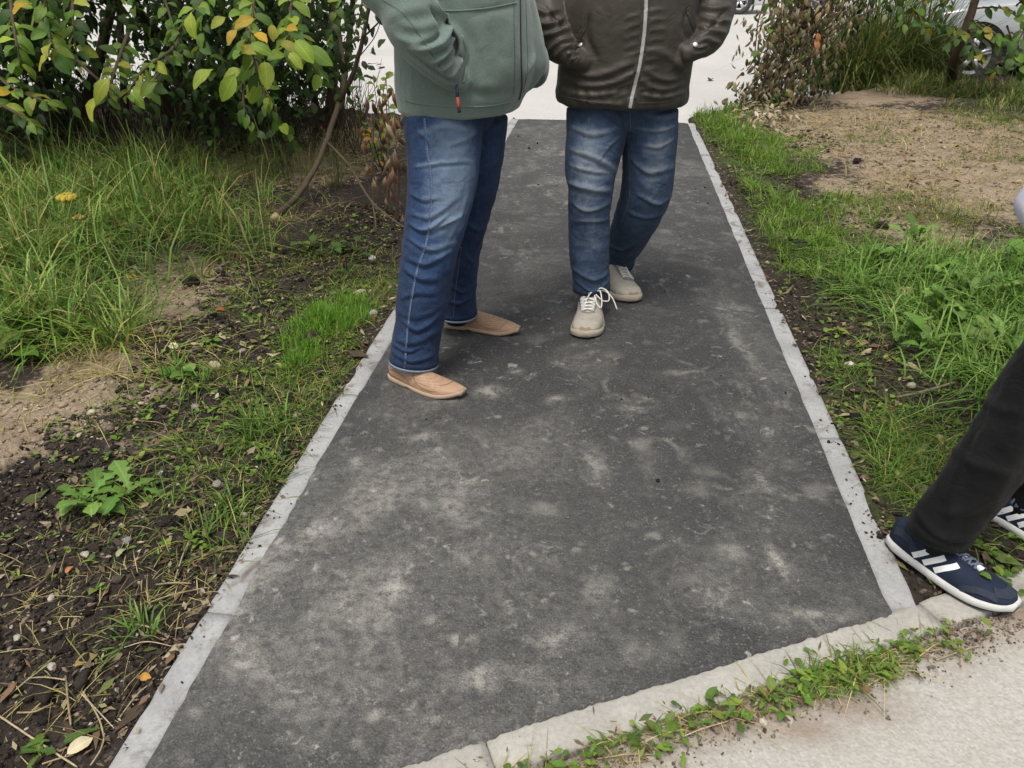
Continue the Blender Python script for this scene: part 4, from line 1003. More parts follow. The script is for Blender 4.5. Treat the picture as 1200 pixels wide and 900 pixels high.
for pts in ([(687, 14), (684, 30), (677, 46), (672, 62), (676, 74)], [(806, 10), (810, 24), (818, 42), (820, 56)]):
    h = cn.hits(pts, 6)
    if len(h) > 3:
        ribbon(h, .020, .0025, 'pocket_welt', M['nylon'], jk2); stitches([(p + n_ * .003, n_) for p, n_ in h], 'stitching', M['thread_olive'], jk2, .002, .6, .0012, .007)
for (x, y) in ((681, 53.5), (814.5, 53)):
    h = cn.hit(x, y)
    if h:
        mb = MB(); p, n = h; mb.tube([p + n * .001, p + n * .0055, p + n * .0075], [.0085, .0085, .006], 16); st_ = mb.build('snap_button', M['stud'], jk2)
hh = cn.hits([(660, 113), (690, 119), (715, 121.5)], 6)
if len(hh) > 3: cord(hh, .0018, .0004, 'hem_seam', M['nylon'], jk2)
hh = cn.hits([(748, 121), (775, 120), (797, 115)], 6)
if len(hh) > 3: cord(hh, .0018, .0004, 'hem_seam', M['nylon'], jk2)

# ---- the walker at the edge: black trousers, navy trainers, a pale bag
fC = (0.57, -0.82)
hR, hL = Vector((1.37, 1.55, .90)), Vector((1.53, 1.68, .90))
kR, kL = Vector((1.165, 1.46, .54)), Vector((1.44, 1.62, .49))
aR, aL = Vector((1.045, 1.44, .12)), Vector((1.345, 1.60, .10))
hdC = hand((1.215, 1.57, 1.12), (-.10, -.05, -1), (.3, -.9, 0), 1.15, 1)
pC = make_person('person in black trousers stepping over kerb in striped navy trainers', fC, (1.45, 1.62, .95), 1.42,
    [(hR, kR, aR), (hL, kL, aL)], [((1.31, 1.54, 1.38), (1.25, 1.66, 1.22), (1.215, 1.57, 1.12)), ((1.62, 1.74, 1.38), (1.70, 1.75, 1.12), (1.70, 1.65, .90))], hands=[hdC, hand((1.70, 1.65, .90), (0, -.15, -1), (-.8, 0, 0), .5, 1)])
r1 = [(hR + Vector((0, 0, .02)), .105, .105), (hR.lerp(kR, .35), .096, .095), (hR.lerp(kR, .75), .084, .083), (kR, .078, .078), (kR.lerp(aR, .3), .076, .075), (kR.lerp(aR, .65), .074, .072), (aR + Vector((-.004, .005, .025)), .075, .071), (aR + Vector((-.012, 0, -.018)), .075, .070)]
r2 = [(hL + Vector((0, 0, .02)), .105, .105), (hL.lerp(kL, .5), .096, .096), (kL, .078, .078), (kL.lerp(aL, .5), .074, .073), (aL + Vector((.035, 0, .085)), .072, .070), (aL + Vector((.03, 0, .035)), .072, .069)]
ck = Cloth(fuse([loft(r1), loft(r2), loft([(Vector((1.45, 1.61, .84)), .10, .13), (Vector((1.45, 1.62, .93)), .125, .175), (Vector((1.45, 1.62, 1.02)), .12, .165)], axis=fC)], 0.0065, 7))
for pts, w, a, we in [([(1190, 430), (1165, 500), (1125, 570), (1105, 625)], .022, .008, .35), ([(1200, 480), (1185, 540), (1160, 590)], .020, .009, .3), ([(1075, 570), (1082, 600), (1105, 628), (1140, 632)], .010, .010, .3), ([(1120, 520), (1150, 545), (1185, 548)], .014, .007, .35),
    ([(1062, 605), (1085, 628), (1125, 645)], .008, .008, .25), ([(1150, 470), (1175, 482), (1199, 480)], .012, .006, .3), ([(1110, 598), (1132, 600), (1150, 585)], .012, .010, .25), ([(1090, 560), (1105, 590), (1100, 615)], .014, -.007, 0), ([(1140, 520), (1130, 560), (1120, 600)], .014, -.006, 0)]:
    ck.fold(jog(pts), w, a * 1.3, we)
ck.ripple(5, .012, (1, 1, .6), 63); ck.ripple(15, .004, (1, 1, 1), 65, True); ck.apply()
ck.wear += .15 + .3 * fbm(ck.co, 12, 4, 69)
attr(ck.me, 'wear', np.repeat(np.clip(ck.wear, 0, 1)[:, None], 3, 1))
obj('trousers', ck.me, M['black_cotton'], pC)
def socks(parent, legs):
    for a_, b_, r_ in legs:
        mb = MB(); a_, b_ = Vector(a_), Vector(b_); mb.tube([a_, a_.lerp(b_, .5), b_], [r_, r_ * 1.02, r_ * 1.15], 16); mb.build('sock', M['sock'], parent)
socks(pC, [(aR + Vector((0, 0, -.06)), aR.lerp(kR, .25), .043), (aL + Vector((0, 0, -.06)), aL.lerp(kL, .25), .043)])
socks(pA, [(nl[-1][0] + Vector((0, 0, -.03)), nl[-3][0], .045), (fl[-1][0] + Vector((0, 0, -.03)), fl[-3][0], .045)])
socks(pB, [(rl[-1][0] + Vector((0, 0, -.03)), rl[-3][0], .045), (ll[-1][0] + Vector((0, 0, -.03)), ll[-3][0], .040)])
sneaker_navy(pC, (.985, 1.535), (1.157, 1.288), -1, pitch=0.0)
sneaker_navy(pC, (1.268, 1.690), (1.43, 1.445), 1, text=False)
M['navy_coat'] = plain('dark_blue_coat', (0.02, 0.025, 0.04), 0.8)
cc = fuse([loft([(Vector((1.46, 1.63, .92)), .14, .18), (Vector((1.45, 1.62, 1.1)), .15, .20), (Vector((1.45, 1.62, 1.32)), .145, .205), (Vector((1.45, 1.62, 1.43)), .10, .17), (Vector((1.45, 1.62, 1.50)), .07, .075)], axis=fC, n=32),
           loft([(Vector((1.31, 1.54, 1.39)), .075, .075), (Vector((1.25, 1.66, 1.22)), .060, .060), (Vector((1.218, 1.575, 1.125)), .044, .044)]), loft([(Vector((1.62, 1.74, 1.39)), .075, .075), (Vector((1.70, 1.75, 1.12)), .062, .062), (Vector((1.70, 1.66, .94)), .046, .046)])], .009, 6)
obj('coat', cc, M['navy_coat'], pC)
# the bag in the walker's hand
M['bag'] = plain('pale_lavender_plastic', (0.62, 0.62, 0.72), 0.45, 0.4, var=0.04)
M['bag_blue'] = plain('pale_blue_print', (0.42, 0.57, 0.70), 0.5)
v = []; f = []; NR, NZ = 40, 18
for j in range(NZ + 1):
    q = j / NZ; sq = math.sin(min(1, (q + .05) * 3.2) * math.pi / 2)
    for k in range(NR):
        a = 2 * math.pi * k / NR; ca, sa = math.cos(a), math.sin(a); e = .5
        x = math.copysign(abs(ca) ** e, ca) * .125 * sq * (1 - .5 * max(0, q - .55)); y = math.copysign(abs(sa) ** e, sa) * (.045 * sq) * (1 - .8 * max(0, q - .3))
        v.append((x, y, q * .27))
for j in range(NZ):
    for k in range(NR): f.append((j * NR + k, j * NR + (k + 1) % NR, (j + 1) * NR + (k + 1) % NR, (j + 1) * NR + k))
f.append(tuple(range(NR - 1, -1, -1))); f.append(tuple(NZ * NR + k for k in range(NR)))
vv = np.array(v); nz = fbm(vv, 14, 3, 77) * .007; vv[:, 1] += nz; vv[:, 0] += nz * .5
bagE = empty('plastic_bag', (1.155, 1.56, .785)); bagE.rotation_euler = (0, math.radians(14), math.radians(-8))
tag(bagE, 'pale lavender plastic bag hanging beside the black trousers', 'bag')
obj('bag_body', mesh('bag_body', vv, f), M['bag'], bagE)
mb = MB(); mb.tube([Vector(p[:3]) for p in spline([(-.07, 0, .26), (-.045, -.01, .30), (0, 0, .325), (.045, .01, .30), (.07, 0, .26)], 5)], .007, 8); mb.build('handle', M['bag'], bagE)
mb = MB(); NA = 24
for k in range(NA):
    a0 = k / NA * 2 * math.pi; mb.add([(-.035 + .05 * math.cos(a), -.049 + .3 * .006, .125 + .04 * math.sin(a)) for a in (a0, a0 + 2 * math.pi / NA)] + [(-.035, -.049 + .3 * .006, .125)], [(0, 1, 2)])
mb.build('print', M['bag_blue'], bagE)

# ------------------------------------------------------------------ plants
def leaf_shader(name, src, transl=0.35, rough=0.55, gain=(1, 1, 1)):
    t = NT(name)
    if src == 'object': c = t.n.new('ShaderNodeObjectInfo').outputs['Color']
    else: c = t.attr('tint')
    c = t.mix(1.0, c, gain, 'MULTIPLY')
    co = t.coord(); n = t.noise(co, 30 if src != 'object' else 9, 3, 0.6)
    c = t.mix(t.math('MULTIPLY', n, 0.55), c, t.mix(1.0, c, (0.45, 0.5, 0.35), 'MULTIPLY'))
    if src == 'object':      # midrib and side veins
        q = t.sep(co); ay = t.math('ABSOLUTE', q[1]); rib = t.ramp(ay, [(.004, 1.0), (.022, 0.0)])
        sv = t.math('FRACT', t.math('MULTIPLY', t.math('SUBTRACT', q[0], t.math('MULTIPLY', ay, .75)), 9.0)); side = t.ramp(sv, [(.03, .55), (.14, 0.0)])
        c = t.mix(t.math('MULTIPLY', t.math('MAXIMUM', rib, side), .45), c, t.mix(1.0, c, (1.9, 1.8, 2.2), 'MULTIPLY'))
        edge = t.noise(co, 3.0, 4, .6); c = t.mix(t.ramp(edge, [(.55, 0.0), (.75, .35)]), c, t.mix(1.0, c, (1.6, 1.25, .7), 'MULTIPLY'))
    t.put(t.b.inputs['Base Color'], c); t.b.inputs['Roughness'].default_value = rough; t.b.inputs['Specular IOR Level'].default_value = 0.35
    tr = t.n.new('ShaderNodeBsdfTranslucent'); t.link(c, tr.inputs['Color'])
    mx = t.n.new('ShaderNodeMixShader'); mx.inputs[0].default_value = transl
    t.link(t.b.outputs[0], mx.inputs[1]); t.link(tr.outputs[0], mx.inputs[2]); t.link(mx.outputs[0], t.out.inputs['Surface'])
    return t.m
M['leaf_obj'] = leaf_shader('leaf', 'object', 0.33, 0.6, (1.35, 1.25, .95))
M['leaf_mass'] = leaf_shader('leaf_mass', 'tint', 0.33, 0.6, (1.05, 1.0, .9))
M['dry_obj'] = leaf_shader('dry_leaf', 'object', 0.15, 0.85)
M['dry_mass'] = leaf_shader('dry_leaf_mass', 'tint', 0.15, 0.85)
M['grass'] = leaf_shader('grass_blades', 'tint', 0.30, 0.6, (1.5, 1.42, 1.05))
def bark_mat():
    t = NT('bark'); co = t.coord(); n = t.noise(t.mapping(co, (1, 1, .25)), 60, 5, 0.7); n2 = t.noise(co, 9, 3)
    c = t.mix(n, (0.025, 0.018, 0.012), (0.12, 0.09, 0.062)); c = t.mix(t.math('MULTIPLY', n2, 0.4), c, t.attr('tint'))
    return t.done(c, 0.9, t.bump(n, 0.6, 0.004), 0.2)
M['bark'] = bark_mat()
M['cut_wood'] = plain('cut_wood', (0.55, 0.45, 0.30), 0.8)

def leaf_mesh(name, kind, fold=0.25, droop=0.25, mt=None, nx=5):
    "unit leaf along +x, stalk at 0, z up"
    if kind == 'ovate': prof = [(0, .012), (.07, .014), (.15, .11), (.32, .225), (.52, .265), (.72, .235), (.88, .14), (.96, .06), (1, .008)]
    elif kind == 'round': prof = [(0, .012), (.1, .02), (.2, .22), (.4, .36), (.6, .37), (.8, .26), (.93, .12), (1, .01)]
    elif kind == 'lance': prof = [(0, .02), (.15, .05), (.35, .11), (.6, .13), (.8, .09), (1, .005)]
    elif kind == 'lobed':
        prof = [(0, .02), (.12, .025), (.2, .05), (.24, .12), (.30, .05), (.38, .08), (.43, .17), (.49, .07), (.57, .10), (.63, .21), (.69, .11), (.77, .20), (.86, .17), (.95, .07), (1, .005)]
    elif kind == 'curl': prof = [(0, .012), (.1, .03), (.3, .15), (.55, .18), (.8, .10), (1, .01)]
    v = []; f = []
    for i, (x, w) in enumerate(prof):
        z = -droop * x * x + .08 * math.sin(x * 3)
        wav = .03 * math.sin(i * 2.1)
        xx = x
        if kind == 'curl': z = -.25 * x * x + .16 * math.sin(x * 4.2); fo = -w * 1.1
        else: fo = w * fold
        v += [(xx, -w, z + fo + wav), (xx, 0, z), (xx, w, z + fo - wav)]
    for i in range(len(prof) - 1):
        b = i * 3; f += [(b, b + 3, b + 4, b + 1), (b + 1, b + 4, b + 5, b + 2)]
    me = mesh(name, v, f, True)
    if mt: me.materials.append(mt)
    return me
LEAF = {k: leaf_mesh('leaf', k, mt=M['leaf_obj']) for k in ('ovate', 'round', 'lance', 'lobed')}
LEAF['ovate2'] = leaf_mesh('leaf', 'ovate', -.1, .55, M['leaf_obj']); LEAF['ovate3'] = leaf_mesh('leaf', 'ovate', .5, .05, M['leaf_obj'])
LEAF['curl'] = leaf_mesh('leaf', 'curl', mt=M['dry_obj']); LEAF['fallen'] = leaf_mesh('leaf', 'ovate', .35, .1, M['dry_obj']); LEAF['lobed2'] = leaf_mesh('leaf', 'lobed', .15, .6, M['leaf_obj'])
def leaf_matrix(p, d, up, size, wid=1.0):
    x = Vector(d).normalized(); z = Vector(up); z = z - x * z.dot(x); z = z.normalized() if z.length > 1e-4 else x.orthogonal().normalized(); y = z.cross(x)
    m = Matrix((x, y, z)).transposed().to_4x4()
    return Matrix.Translation(p) @ m @ Matrix.Diagonal((size, size * wid, size, 1))
def place_leaf(name, kind, mt4, colr, parent):
    o = share(name, LEAF[kind], parent)
    o.matrix_local = (Matrix.Translation(-Vector(parent.location)) @ mt4) if parent is not None else mt4
    o.color = (*colr, 1); return o
def mass(name, items, mt, parent, kindmap):
    "items: (kind, matrix, colour) joined into one mesh"
    vs_, fs, cs = [], [], []; base = 0; cache = {}
    for k, m4, c in items:
        if k not in cache:
            me = LEAF[k]; a = np.empty(len(me.vertices) * 3, np.float32); me.vertices.foreach_get('co', a)
            fa = np.array([tuple(p.vertices) for p in me.polygons]); cache[k] = (a.reshape(-1, 3), fa)
        a, fa = cache[k]; m = np.array(m4); vs_.append(a @ m[:3, :3].T + m[:3, 3]); fs.append(fa + base); base += len(a); cs.append(np.repeat(np.array([c]), len(a), 0))
    me = fast_mesh(name, np.concatenate(vs_), np.concatenate(fs)); attr(me, 'tint', np.concatenate(cs))
    o = obj(name, me, mt, parent); o['kind'] = 'stuff'
    if parent is not None: o.location = -Vector(parent.location)
    return o
def leafy(root, items, n_parts, name='leaf', mt=None, massname='foliage'):
    "the leaves that show largest are parts, the others one mass"
    def size(it):
        p = it[1].translation; d = max(dep(p), .3); x = 600 + FPX * p.x / d; y = 450 - FPX * (p.y * ST + (p.z - H) * CT) / d
        vis = 1.0 if (-20 < x < 1220 and -20 < y < 920) else 0.02
        return vis * it[1].to_scale().x / d
    items = sorted(items, key=size, reverse=True)
    for k, m4, c in items[:n_parts]: place_leaf(name, k, m4, c, root)
    if len(items) > n_parts: mass(massname, items[n_parts:], mt or M['leaf_mass'], root, None)
def jit(c, a=0.18, r=None):
    r = r or random; k = 1 + r.uniform(-a, a); return tuple(max(.003, x * k * (1 + r.uniform(-.08, .08))) for x in c)
def twig_leaves(pts, n, size, kinds, cols, rnd, spread=1.0, droopz=-.35, tip=True):
    "leaves alternating along a twig"
    q = spline([tuple(p) for p in pts], 6); out = []
    for i in range(n):
        u = (i + rnd.uniform(.2, .9)) / n; u = .12 + .88 * u; j = min(int(u * (len(q) - 1)), len(q) - 2)
        p = Vector(q[j]).lerp(Vector(q[j + 1]), u * (len(q) - 1) - j); t = (Vector(q[j + 1]) - Vector(q[j])).normalized()
        sd = t.cross(Vector((0, 0, 1))); sd = sd.normalized() if sd.length > .1 else Vector((1, 0, 0))
        s = 1 if i % 2 else -1
        d = t * rnd.uniform(.2, .9) + sd * (s * spread * rnd.uniform(.5, 1.1)) + Vector((rnd.uniform(-.6, .6), rnd.uniform(-.7, .3), droopz + rnd.uniform(-.4, .7)))
        up = Vector((rnd.uniform(-.9, .9), rnd.uniform(-1.2, .2), 1))
        out.append((rnd.choice(kinds), leaf_matrix(p, d, up, size * rnd.uniform(.65, 1.15), rnd.uniform(.85, 1.15)), jit(rnd.choice(cols), .2, rnd)))
    return out
def stem(root, pts, r0, r1, name='branch', mt=None, n=7, col=(.07, .05, .035), m=6):
    q = spline([tuple(p) for p in pts], m); L = len(q); mb = MB()
    mb.tube([Vector(a) + Vector((random.uniform(-1, 1), random.uniform(-1, 1), 0)) * r0 * .15 for a in q], [r0 + (r1 - r0) * i / (L - 1) for i in range(L)], n, col)
    o = mb.build(name, mt or M['bark'], root); o.location = -Vector(root.location); return o

# ---- left: broad-leaved shrub hanging over the grass
GREENS = [(.055, .115, .020), (.075, .150, .026), (.040, .090, .018), (.095, .180, .030), (.060, .120, .030), (.030, .070, .018)]
LIT = [(.165, .25, .036), (.20, .285, .042), (.135, .225, .036), (.105, .185, .032), (.235, .29, .05)]  # brighter tones for near leaves, daylight painted into the colour
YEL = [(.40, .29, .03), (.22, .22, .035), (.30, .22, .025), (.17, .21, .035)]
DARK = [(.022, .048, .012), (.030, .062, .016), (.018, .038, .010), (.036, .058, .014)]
rnd = random.Random(5)
bx = G(215, 165); shrub = empty('broad_leaved_shrub', (bx.x, bx.y, zground(bx.x, bx.y)))
tag(shrub, 'broad leaved shrub overhanging tall grass, leaves green with some yellow', 'shrub')
OV = ['ovate', 'ovate', 'ovate2', 'ovate3']
stems = []
for (px, py, top, r) in [(215, 168, (175, -260, 5.8), .055), (205, 166, (60, -200, 5.0), .045), (235, 166, (330, -250, 5.2), .045), (70, 172, (40, -260, 5.6), .065), (85, 170, (150, -240, 6.4), .05), (385, 152, (370, -240, 6.6), .05), (375, 150, (300, -300, 6.0), .035), (395, 152, (440, -260, 6.2), .03), (40, 170, (-80, -200, 5.5), .05), (150, 165, (130, -240, 6.4), .035), (290, 160, (280, -240, 6.6), .035)]:
    g = G(px, py); g.z = zground(g.x, g.y) - .05; tp = P(*top); mid = g.lerp(tp, .45) + Vector((rnd.uniform(-.12, .12), rnd.uniform(-.1, .1), 0))
    stem(shrub, [g, mid, tp], r, r * .45, 'trunk', col=(.03, .022, .016)); stems.append((g, mid, tp))
items = []
# branches that reach forward and droop: (start, end, leaf count, leaf size)
BR = [((330, -60, 4.4), (250, -10, 3.6), (205, 40, 3.3), 12, .105), ((300, -90, 4.2), (300, -20, 3.4), (290, 60, 3.1), 20, .105), ((360, -80, 4.2), (345, -20, 3.4), (335, 70, 3.2), 20, .105), ((280, -20, 3.9), (290, 40, 3.3), (305, 100, 3.15), 16, .10), ((340, 10, 3.8), (350, 50, 3.4), (375, 90, 3.3), 10, .10),
      ((300, 60, 3.6), (310, 110, 3.4), (345, 165, 3.4), 15, .085), ((290, 70, 3.6), (285, 120, 3.5), (300, 158, 3.5), 10, .08), ((60, -90, 3.9), (50, -10, 3.2), (65, 65, 3.0), 18, .10), ((10, -60, 3.8), (15, 20, 3.2), (25, 80, 3.05), 16, .10), ((90, -60, 3.9), (85, 10, 3.3), (90, 65, 3.15), 12, .095),
      ((-40, 60, 3.4), (10, 100, 3.1), (55, 120, 3.0), 9, .085), ((-30, 110, 3.3), (15, 130, 3.1), (40, 150, 3.05), 8, .08), ((40, 20, 3.8), (100, 80, 3.4), (135, 108, 3.2), 5, .06), ((150, 40, 3.9), (135, 80, 3.4), (125, 118, 3.2), 12, .10), ((200, 60, 3.9), (165, 85, 3.5), (150, 112, 3.3), 9, .095), ((210, 40, 4.2), (190, 80, 3.8), (172, 105, 3.6), 9, .10),
      ((180, -40, 4.6), (200, 20, 4.2), (215, 70, 4.0), 12, .10), ((240, -60, 4.4), (240, 0, 3.9), (235, 60, 3.8), 14, .10), ((400, -60, 4.8), (395, 0, 4.4), (385, 60, 4.3), 12, .095), ((420, -60, 5.0), (425, -10, 4.7), (420, 30, 4.6), 8, .09), ((130, -60, 4.6), (140, -20, 4.4), (160, 10, 4.3), 8, .09), ((20, -80, 3.4), (45, -30, 3.1), (55, 10, 3.0), 10, .10)]
for a, b, c_, n, sz in BR:
    n = int(n * 1.15)
    pts = [P(*a), P(*b), P(*c_)]; stem(shrub, pts, .010, .003, 'branch', n=5, m=4, col=(.09, .085, .04))
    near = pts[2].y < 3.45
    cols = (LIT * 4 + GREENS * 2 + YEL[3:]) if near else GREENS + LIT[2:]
    items += twig_leaves(pts, int(n * 1.75), sz * .78, OV, cols, rnd)
for (px, py, Y, c_) in [(288, 62, 3.05, YEL[1]), (298, 50, 3.0, YEL[0]), (284, 72, 3.0, YEL[1]), (335, 45, 3.1, YEL[2]), (278, 44, 3.0, YEL[2]), (300, 32, 3.05, YEL[0]), (38, 14, 2.95, YEL[0]), (14, 118, 2.95, YEL[2]), (328, 60, 3.05, YEL[3]), (318, 38, 3.05, YEL[1]), (265, 30, 3.1, YEL[3])]:
    p = P(px, py - 10, Y); items.append(('ovate', leaf_matrix(p, Vector((rnd.uniform(-1, 1), -.5, rnd.uniform(-.8, .2))), Vector((rnd.uniform(-.5, .5), -.7, .7)), rnd.uniform(.055, .085)), jit(c_, .2, rnd)))
for (px, py, Y) in [(224, 28, 3.1), (345, 60, 3.05), (360, 70, 3.1), (285, 95, 3.05), (275, 100, 3.0), (310, 85, 3.05), (250, 95, 3.1), (130, 105, 3.0), (115, 125, 3.05), (185, 110, 3.2)]:
    p = P(px, py - 14, Y); items.append((rnd.choice(OV), leaf_matrix(p, Vector((rnd.uniform(-1, 1), -.4, rnd.uniform(-.8, .1))), Vector((rnd.uniform(-.6, .6), -.8, .7)), rnd.uniform(.085, .115)), jit(rnd.choice(LIT), .15, rnd)))
# the body of the shrub: clusters, with holes where the bright road shows
CL = [(20, 20, 5.4, .5), (60, -20, 5.6, .5), (10, 90, 5.2, .45), (40, 140, 5.6, .35), (185, 10, 5.6, .35), (225, 40, 5.6, .4), (260, 0, 5.6, .5), (300, 40, 5.4, .5), (340, 0, 5.6, .45), (350, 70, 5.8, .35), (310, 100, 5.4, .35), (385, 20, 6.0, .3), (215, 100, 5.4, .35), (255, 90, 5.2, .3), (395, 70, 6.4, .22), (150, -30, 6.0, .25), (-60, 40, 5.2, .6), (-80, 120, 5.4, .6),
      (410, 5, 6.2, .25), (280, 130, 5.8, .3), (230, 20, 6.6, .45), (300, 20, 6.6, .45), (350, 30, 6.8, .4), (270, 80, 6.6, .4), (205, 80, 6.6, .35), (340, 100, 6.8, .35), (20, 60, 6.2, .5), (60, 40, 6.4, .4), (40, 0, 6.4, .5), (10, 110, 6.3, .4), (240, 50, 7.0, .5), (320, 60, 7.2, .5), (280, 0, 7.0, .5), (210, 30, 6.9, .4), (370, 40, 7.0, .35), (195, 110, 6.6, .3)]
for (px, py, Y, r) in CL:
    c0 = P(px, py, Y)
    for k in range(int(190 * r / .4 * (r / .4))):
        d = Vector((rnd.gauss(0, .5), rnd.gauss(0, .6), rnd.gauss(0, .5))) * r
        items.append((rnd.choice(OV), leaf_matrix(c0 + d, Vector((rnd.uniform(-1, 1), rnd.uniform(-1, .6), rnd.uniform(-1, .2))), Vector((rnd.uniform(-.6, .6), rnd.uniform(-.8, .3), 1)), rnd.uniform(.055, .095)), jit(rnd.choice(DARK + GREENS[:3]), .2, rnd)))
# crown above, out of the picture, that shades the grass
for k in range(4200):
    p = Vector((rnd.uniform(-6.5, -1.0), rnd.gauss(6.0, .8), rnd.uniform(1.25, 3.6)))
    if p.z < 1.34 - (p.y) * .02 + .05 and p.x > -5: p.z += .4
    if vnoise(np.array([[p.x, p.y, p.z]]), 1.1, 71)[0] < -.15: continue
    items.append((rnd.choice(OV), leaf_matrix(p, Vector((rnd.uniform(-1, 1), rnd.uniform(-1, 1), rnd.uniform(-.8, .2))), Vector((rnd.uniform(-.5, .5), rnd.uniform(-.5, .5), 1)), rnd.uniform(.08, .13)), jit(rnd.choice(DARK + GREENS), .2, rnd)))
for k in range(1500):  # unseen overhang of extra leaves, added to shade the bank below
    p = Vector((rnd.uniform(-4.5, -1.1), rnd.uniform(4.0, 5.8), rnd.uniform(1.32, 2.5)))
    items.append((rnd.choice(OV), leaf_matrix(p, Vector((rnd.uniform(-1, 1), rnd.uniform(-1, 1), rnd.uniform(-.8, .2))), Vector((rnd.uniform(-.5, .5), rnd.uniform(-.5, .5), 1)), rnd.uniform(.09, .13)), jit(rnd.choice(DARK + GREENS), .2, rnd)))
leafy(shrub, items, 300)
# dead stalks under it
mb = MB()
for k in range(1100):
    px = rnd.uniform(-20, 430); g = G(px, rnd.uniform(125, 186)); g.z = zground(g.x, g.y)
    h = rnd.uniform(.12, .55); a = Vector((rnd.uniform(-.5, .5), rnd.uniform(-.4, .3), 1)).normalized() * h
    mb.tube([g, g + a * .5 + Vector((rnd.uniform(-.05, .05), 0, 0)), g + a], [.004, .003, .0015], 3, rnd.choice([(.04, .028, .018), (.06, .045, .028), (.12, .10, .06), (.025, .018, .012)]), False)
o = mb.build('dead_stalks', M['bark']); tag(o, 'tangle of thin dead stalks under the broad leaved shrub', 'stalks', kind='stuff')

# ---- cut sapling leaning out of the shrub on to the grass
g0 = G(324, 257); lean = empty('leaning_branch', (g0.x, g0.y, zground(g0.x, g0.y))); tag(lean, 'bare brown branch leaning from the shrub to the ground, end cut pale', 'branch')
s1 = [Vector((g0.x, g0.y, .02)), P(352, 225, 4.55), P(377, 180, 4.9), P(396, 125, 5.2), P(402, 105, 5.3), P(400, 60, 5.5), P(392, 5, 5.7), P(388, -60, 5.9)]
stem(lean, s1, .020, .013, 'stem', col=(.20, .16, .10))
stem(lean, [P(398, 118, 5.22), P(412, 90, 5.2), P(424, 50, 5.2), P(436, -10, 5.2)], .018, .012, 'side_stem', col=(.05, .035, .025))
stem(lean, [P(385, 168, 4.95), P(410, 195, 4.6), P(437, 238, 4.2), P(482, 272, 4.0)], .009, .004, 'side_stem', col=(.22, .18, .12))
stem(lean, [P(437, 238, 4.2), P(441, 270, 4.1), P(442, 305, 4.0), P(447, 325, 3.9)], .006, .003, 'side_stem', col=(.24, .20, .13))
stem(lean, [P(424, 45, 5.2), P(440, 30, 5.1), P(448, 20, 5.1)], .007, .004, 'side_stem', n=5, col=(.06, .03, .025)); stem(lean, [P(418, 70, 5.2), P(438, 45, 5.15), P(447, 22, 5.1)], .004, .002, 'side_stem', n=5, col=(.06, .03, .025))
mb = MB(); d = (s1[1] - s1[0]).normalized(); mb.tube([s1[0] - d * .035, s1[0] + d * .005], [.016, .021], 8); o = mb.build('cut_end', M['cut_wood'], lean); o.location = -Vector(lean.location)

# ---- wilted plant beside the fleece wearer
g0 = G(445, 320); wilt = empty('wilted_plant', (g0.x, g0.y, zground(g0.x, g0.y))); tag(wilt, 'wilted plant with brown hanging leaves behind the indigo jeans', 'plant')
items = []; BROWN = [(.24, .15, .09), (.32, .22, .14), (.18, .11, .07), (.40, .31, .21), (.13, .085, .055), (.34, .17, .09)]
for (a, b, c_, n) in [((450, 300, 4.3), (455, 200, 4.4), (452, 110, 4.6), 46), ((462, 300, 4.3), (466, 210, 4.3), (462, 130, 4.5), 40), ((440, 290, 4.4), (436, 200, 4.6), (440, 120, 4.8), 22), ((445, 320, 4.1), (448, 290, 4.1), (446, 260, 4.15), 12)]:
    pts = [P(*a), P(*b), P(*c_)]; stem(wilt, pts, .007, .003, 'stem', n=5, col=(.10, .06, .04))
    q = spline([tuple(p) for p in pts], 8)
    for k in range(int(n * .7)):
        p = Vector(q[rnd.randrange(2, len(q))]) + Vector((rnd.gauss(0, .045), rnd.gauss(0, .05), rnd.gauss(0, .03)))
        items.append(('curl', leaf_matrix(p, Vector((rnd.gauss(0, .25), rnd.gauss(0, .25), -1)), Vector((rnd.gauss(0, 1), -1, 0)), rnd.uniform(.06, .12), rnd.uniform(.7, 1.2)), jit(rnd.choice(BROWN), .25, rnd)))
leafy(wilt, items, 300)
g0 = G(440, 200); sap = empty('small_leaved_sapling', (g0.x, g0.y, zground(g0.x, g0.y))); tag(sap, 'small sapling with round yellowish green leaves behind wilted plant', 'sapling')
items = []
for (a, b, c_, n, cs) in [((448, 200, 5.2), (445, 150, 5.2), (438, 95, 5.2), 18, 0), ((452, 200, 5.2), (456, 140, 5.2), (452, 90, 5.2), 16, 0), ((440, 190, 5.3), (428, 150, 5.3), (420, 118, 5.3), 16, 0), ((446, 195, 5.2), (437, 165, 5.1), (430, 150, 5.0), 12, 1), ((450, 200, 5.2), (448, 120, 5.4), (455, 85, 5.4), 8, 0)]:
    pts = [P(*a), P(*b), P(*c_)]; stem(sap, pts, .005, .002, 'stem', n=5, col=(.10, .08, .05))
    items += twig_leaves(pts, n, .055, ['round', 'ovate'], [(.12, .20, .03), (.16, .23, .04), (.09, .15, .03), (.20, .24, .05)] if not cs else [(.05, .09, .02), (.07, .12, .025), (.4, .22, .03)], rnd)
leafy(sap, items, 120)

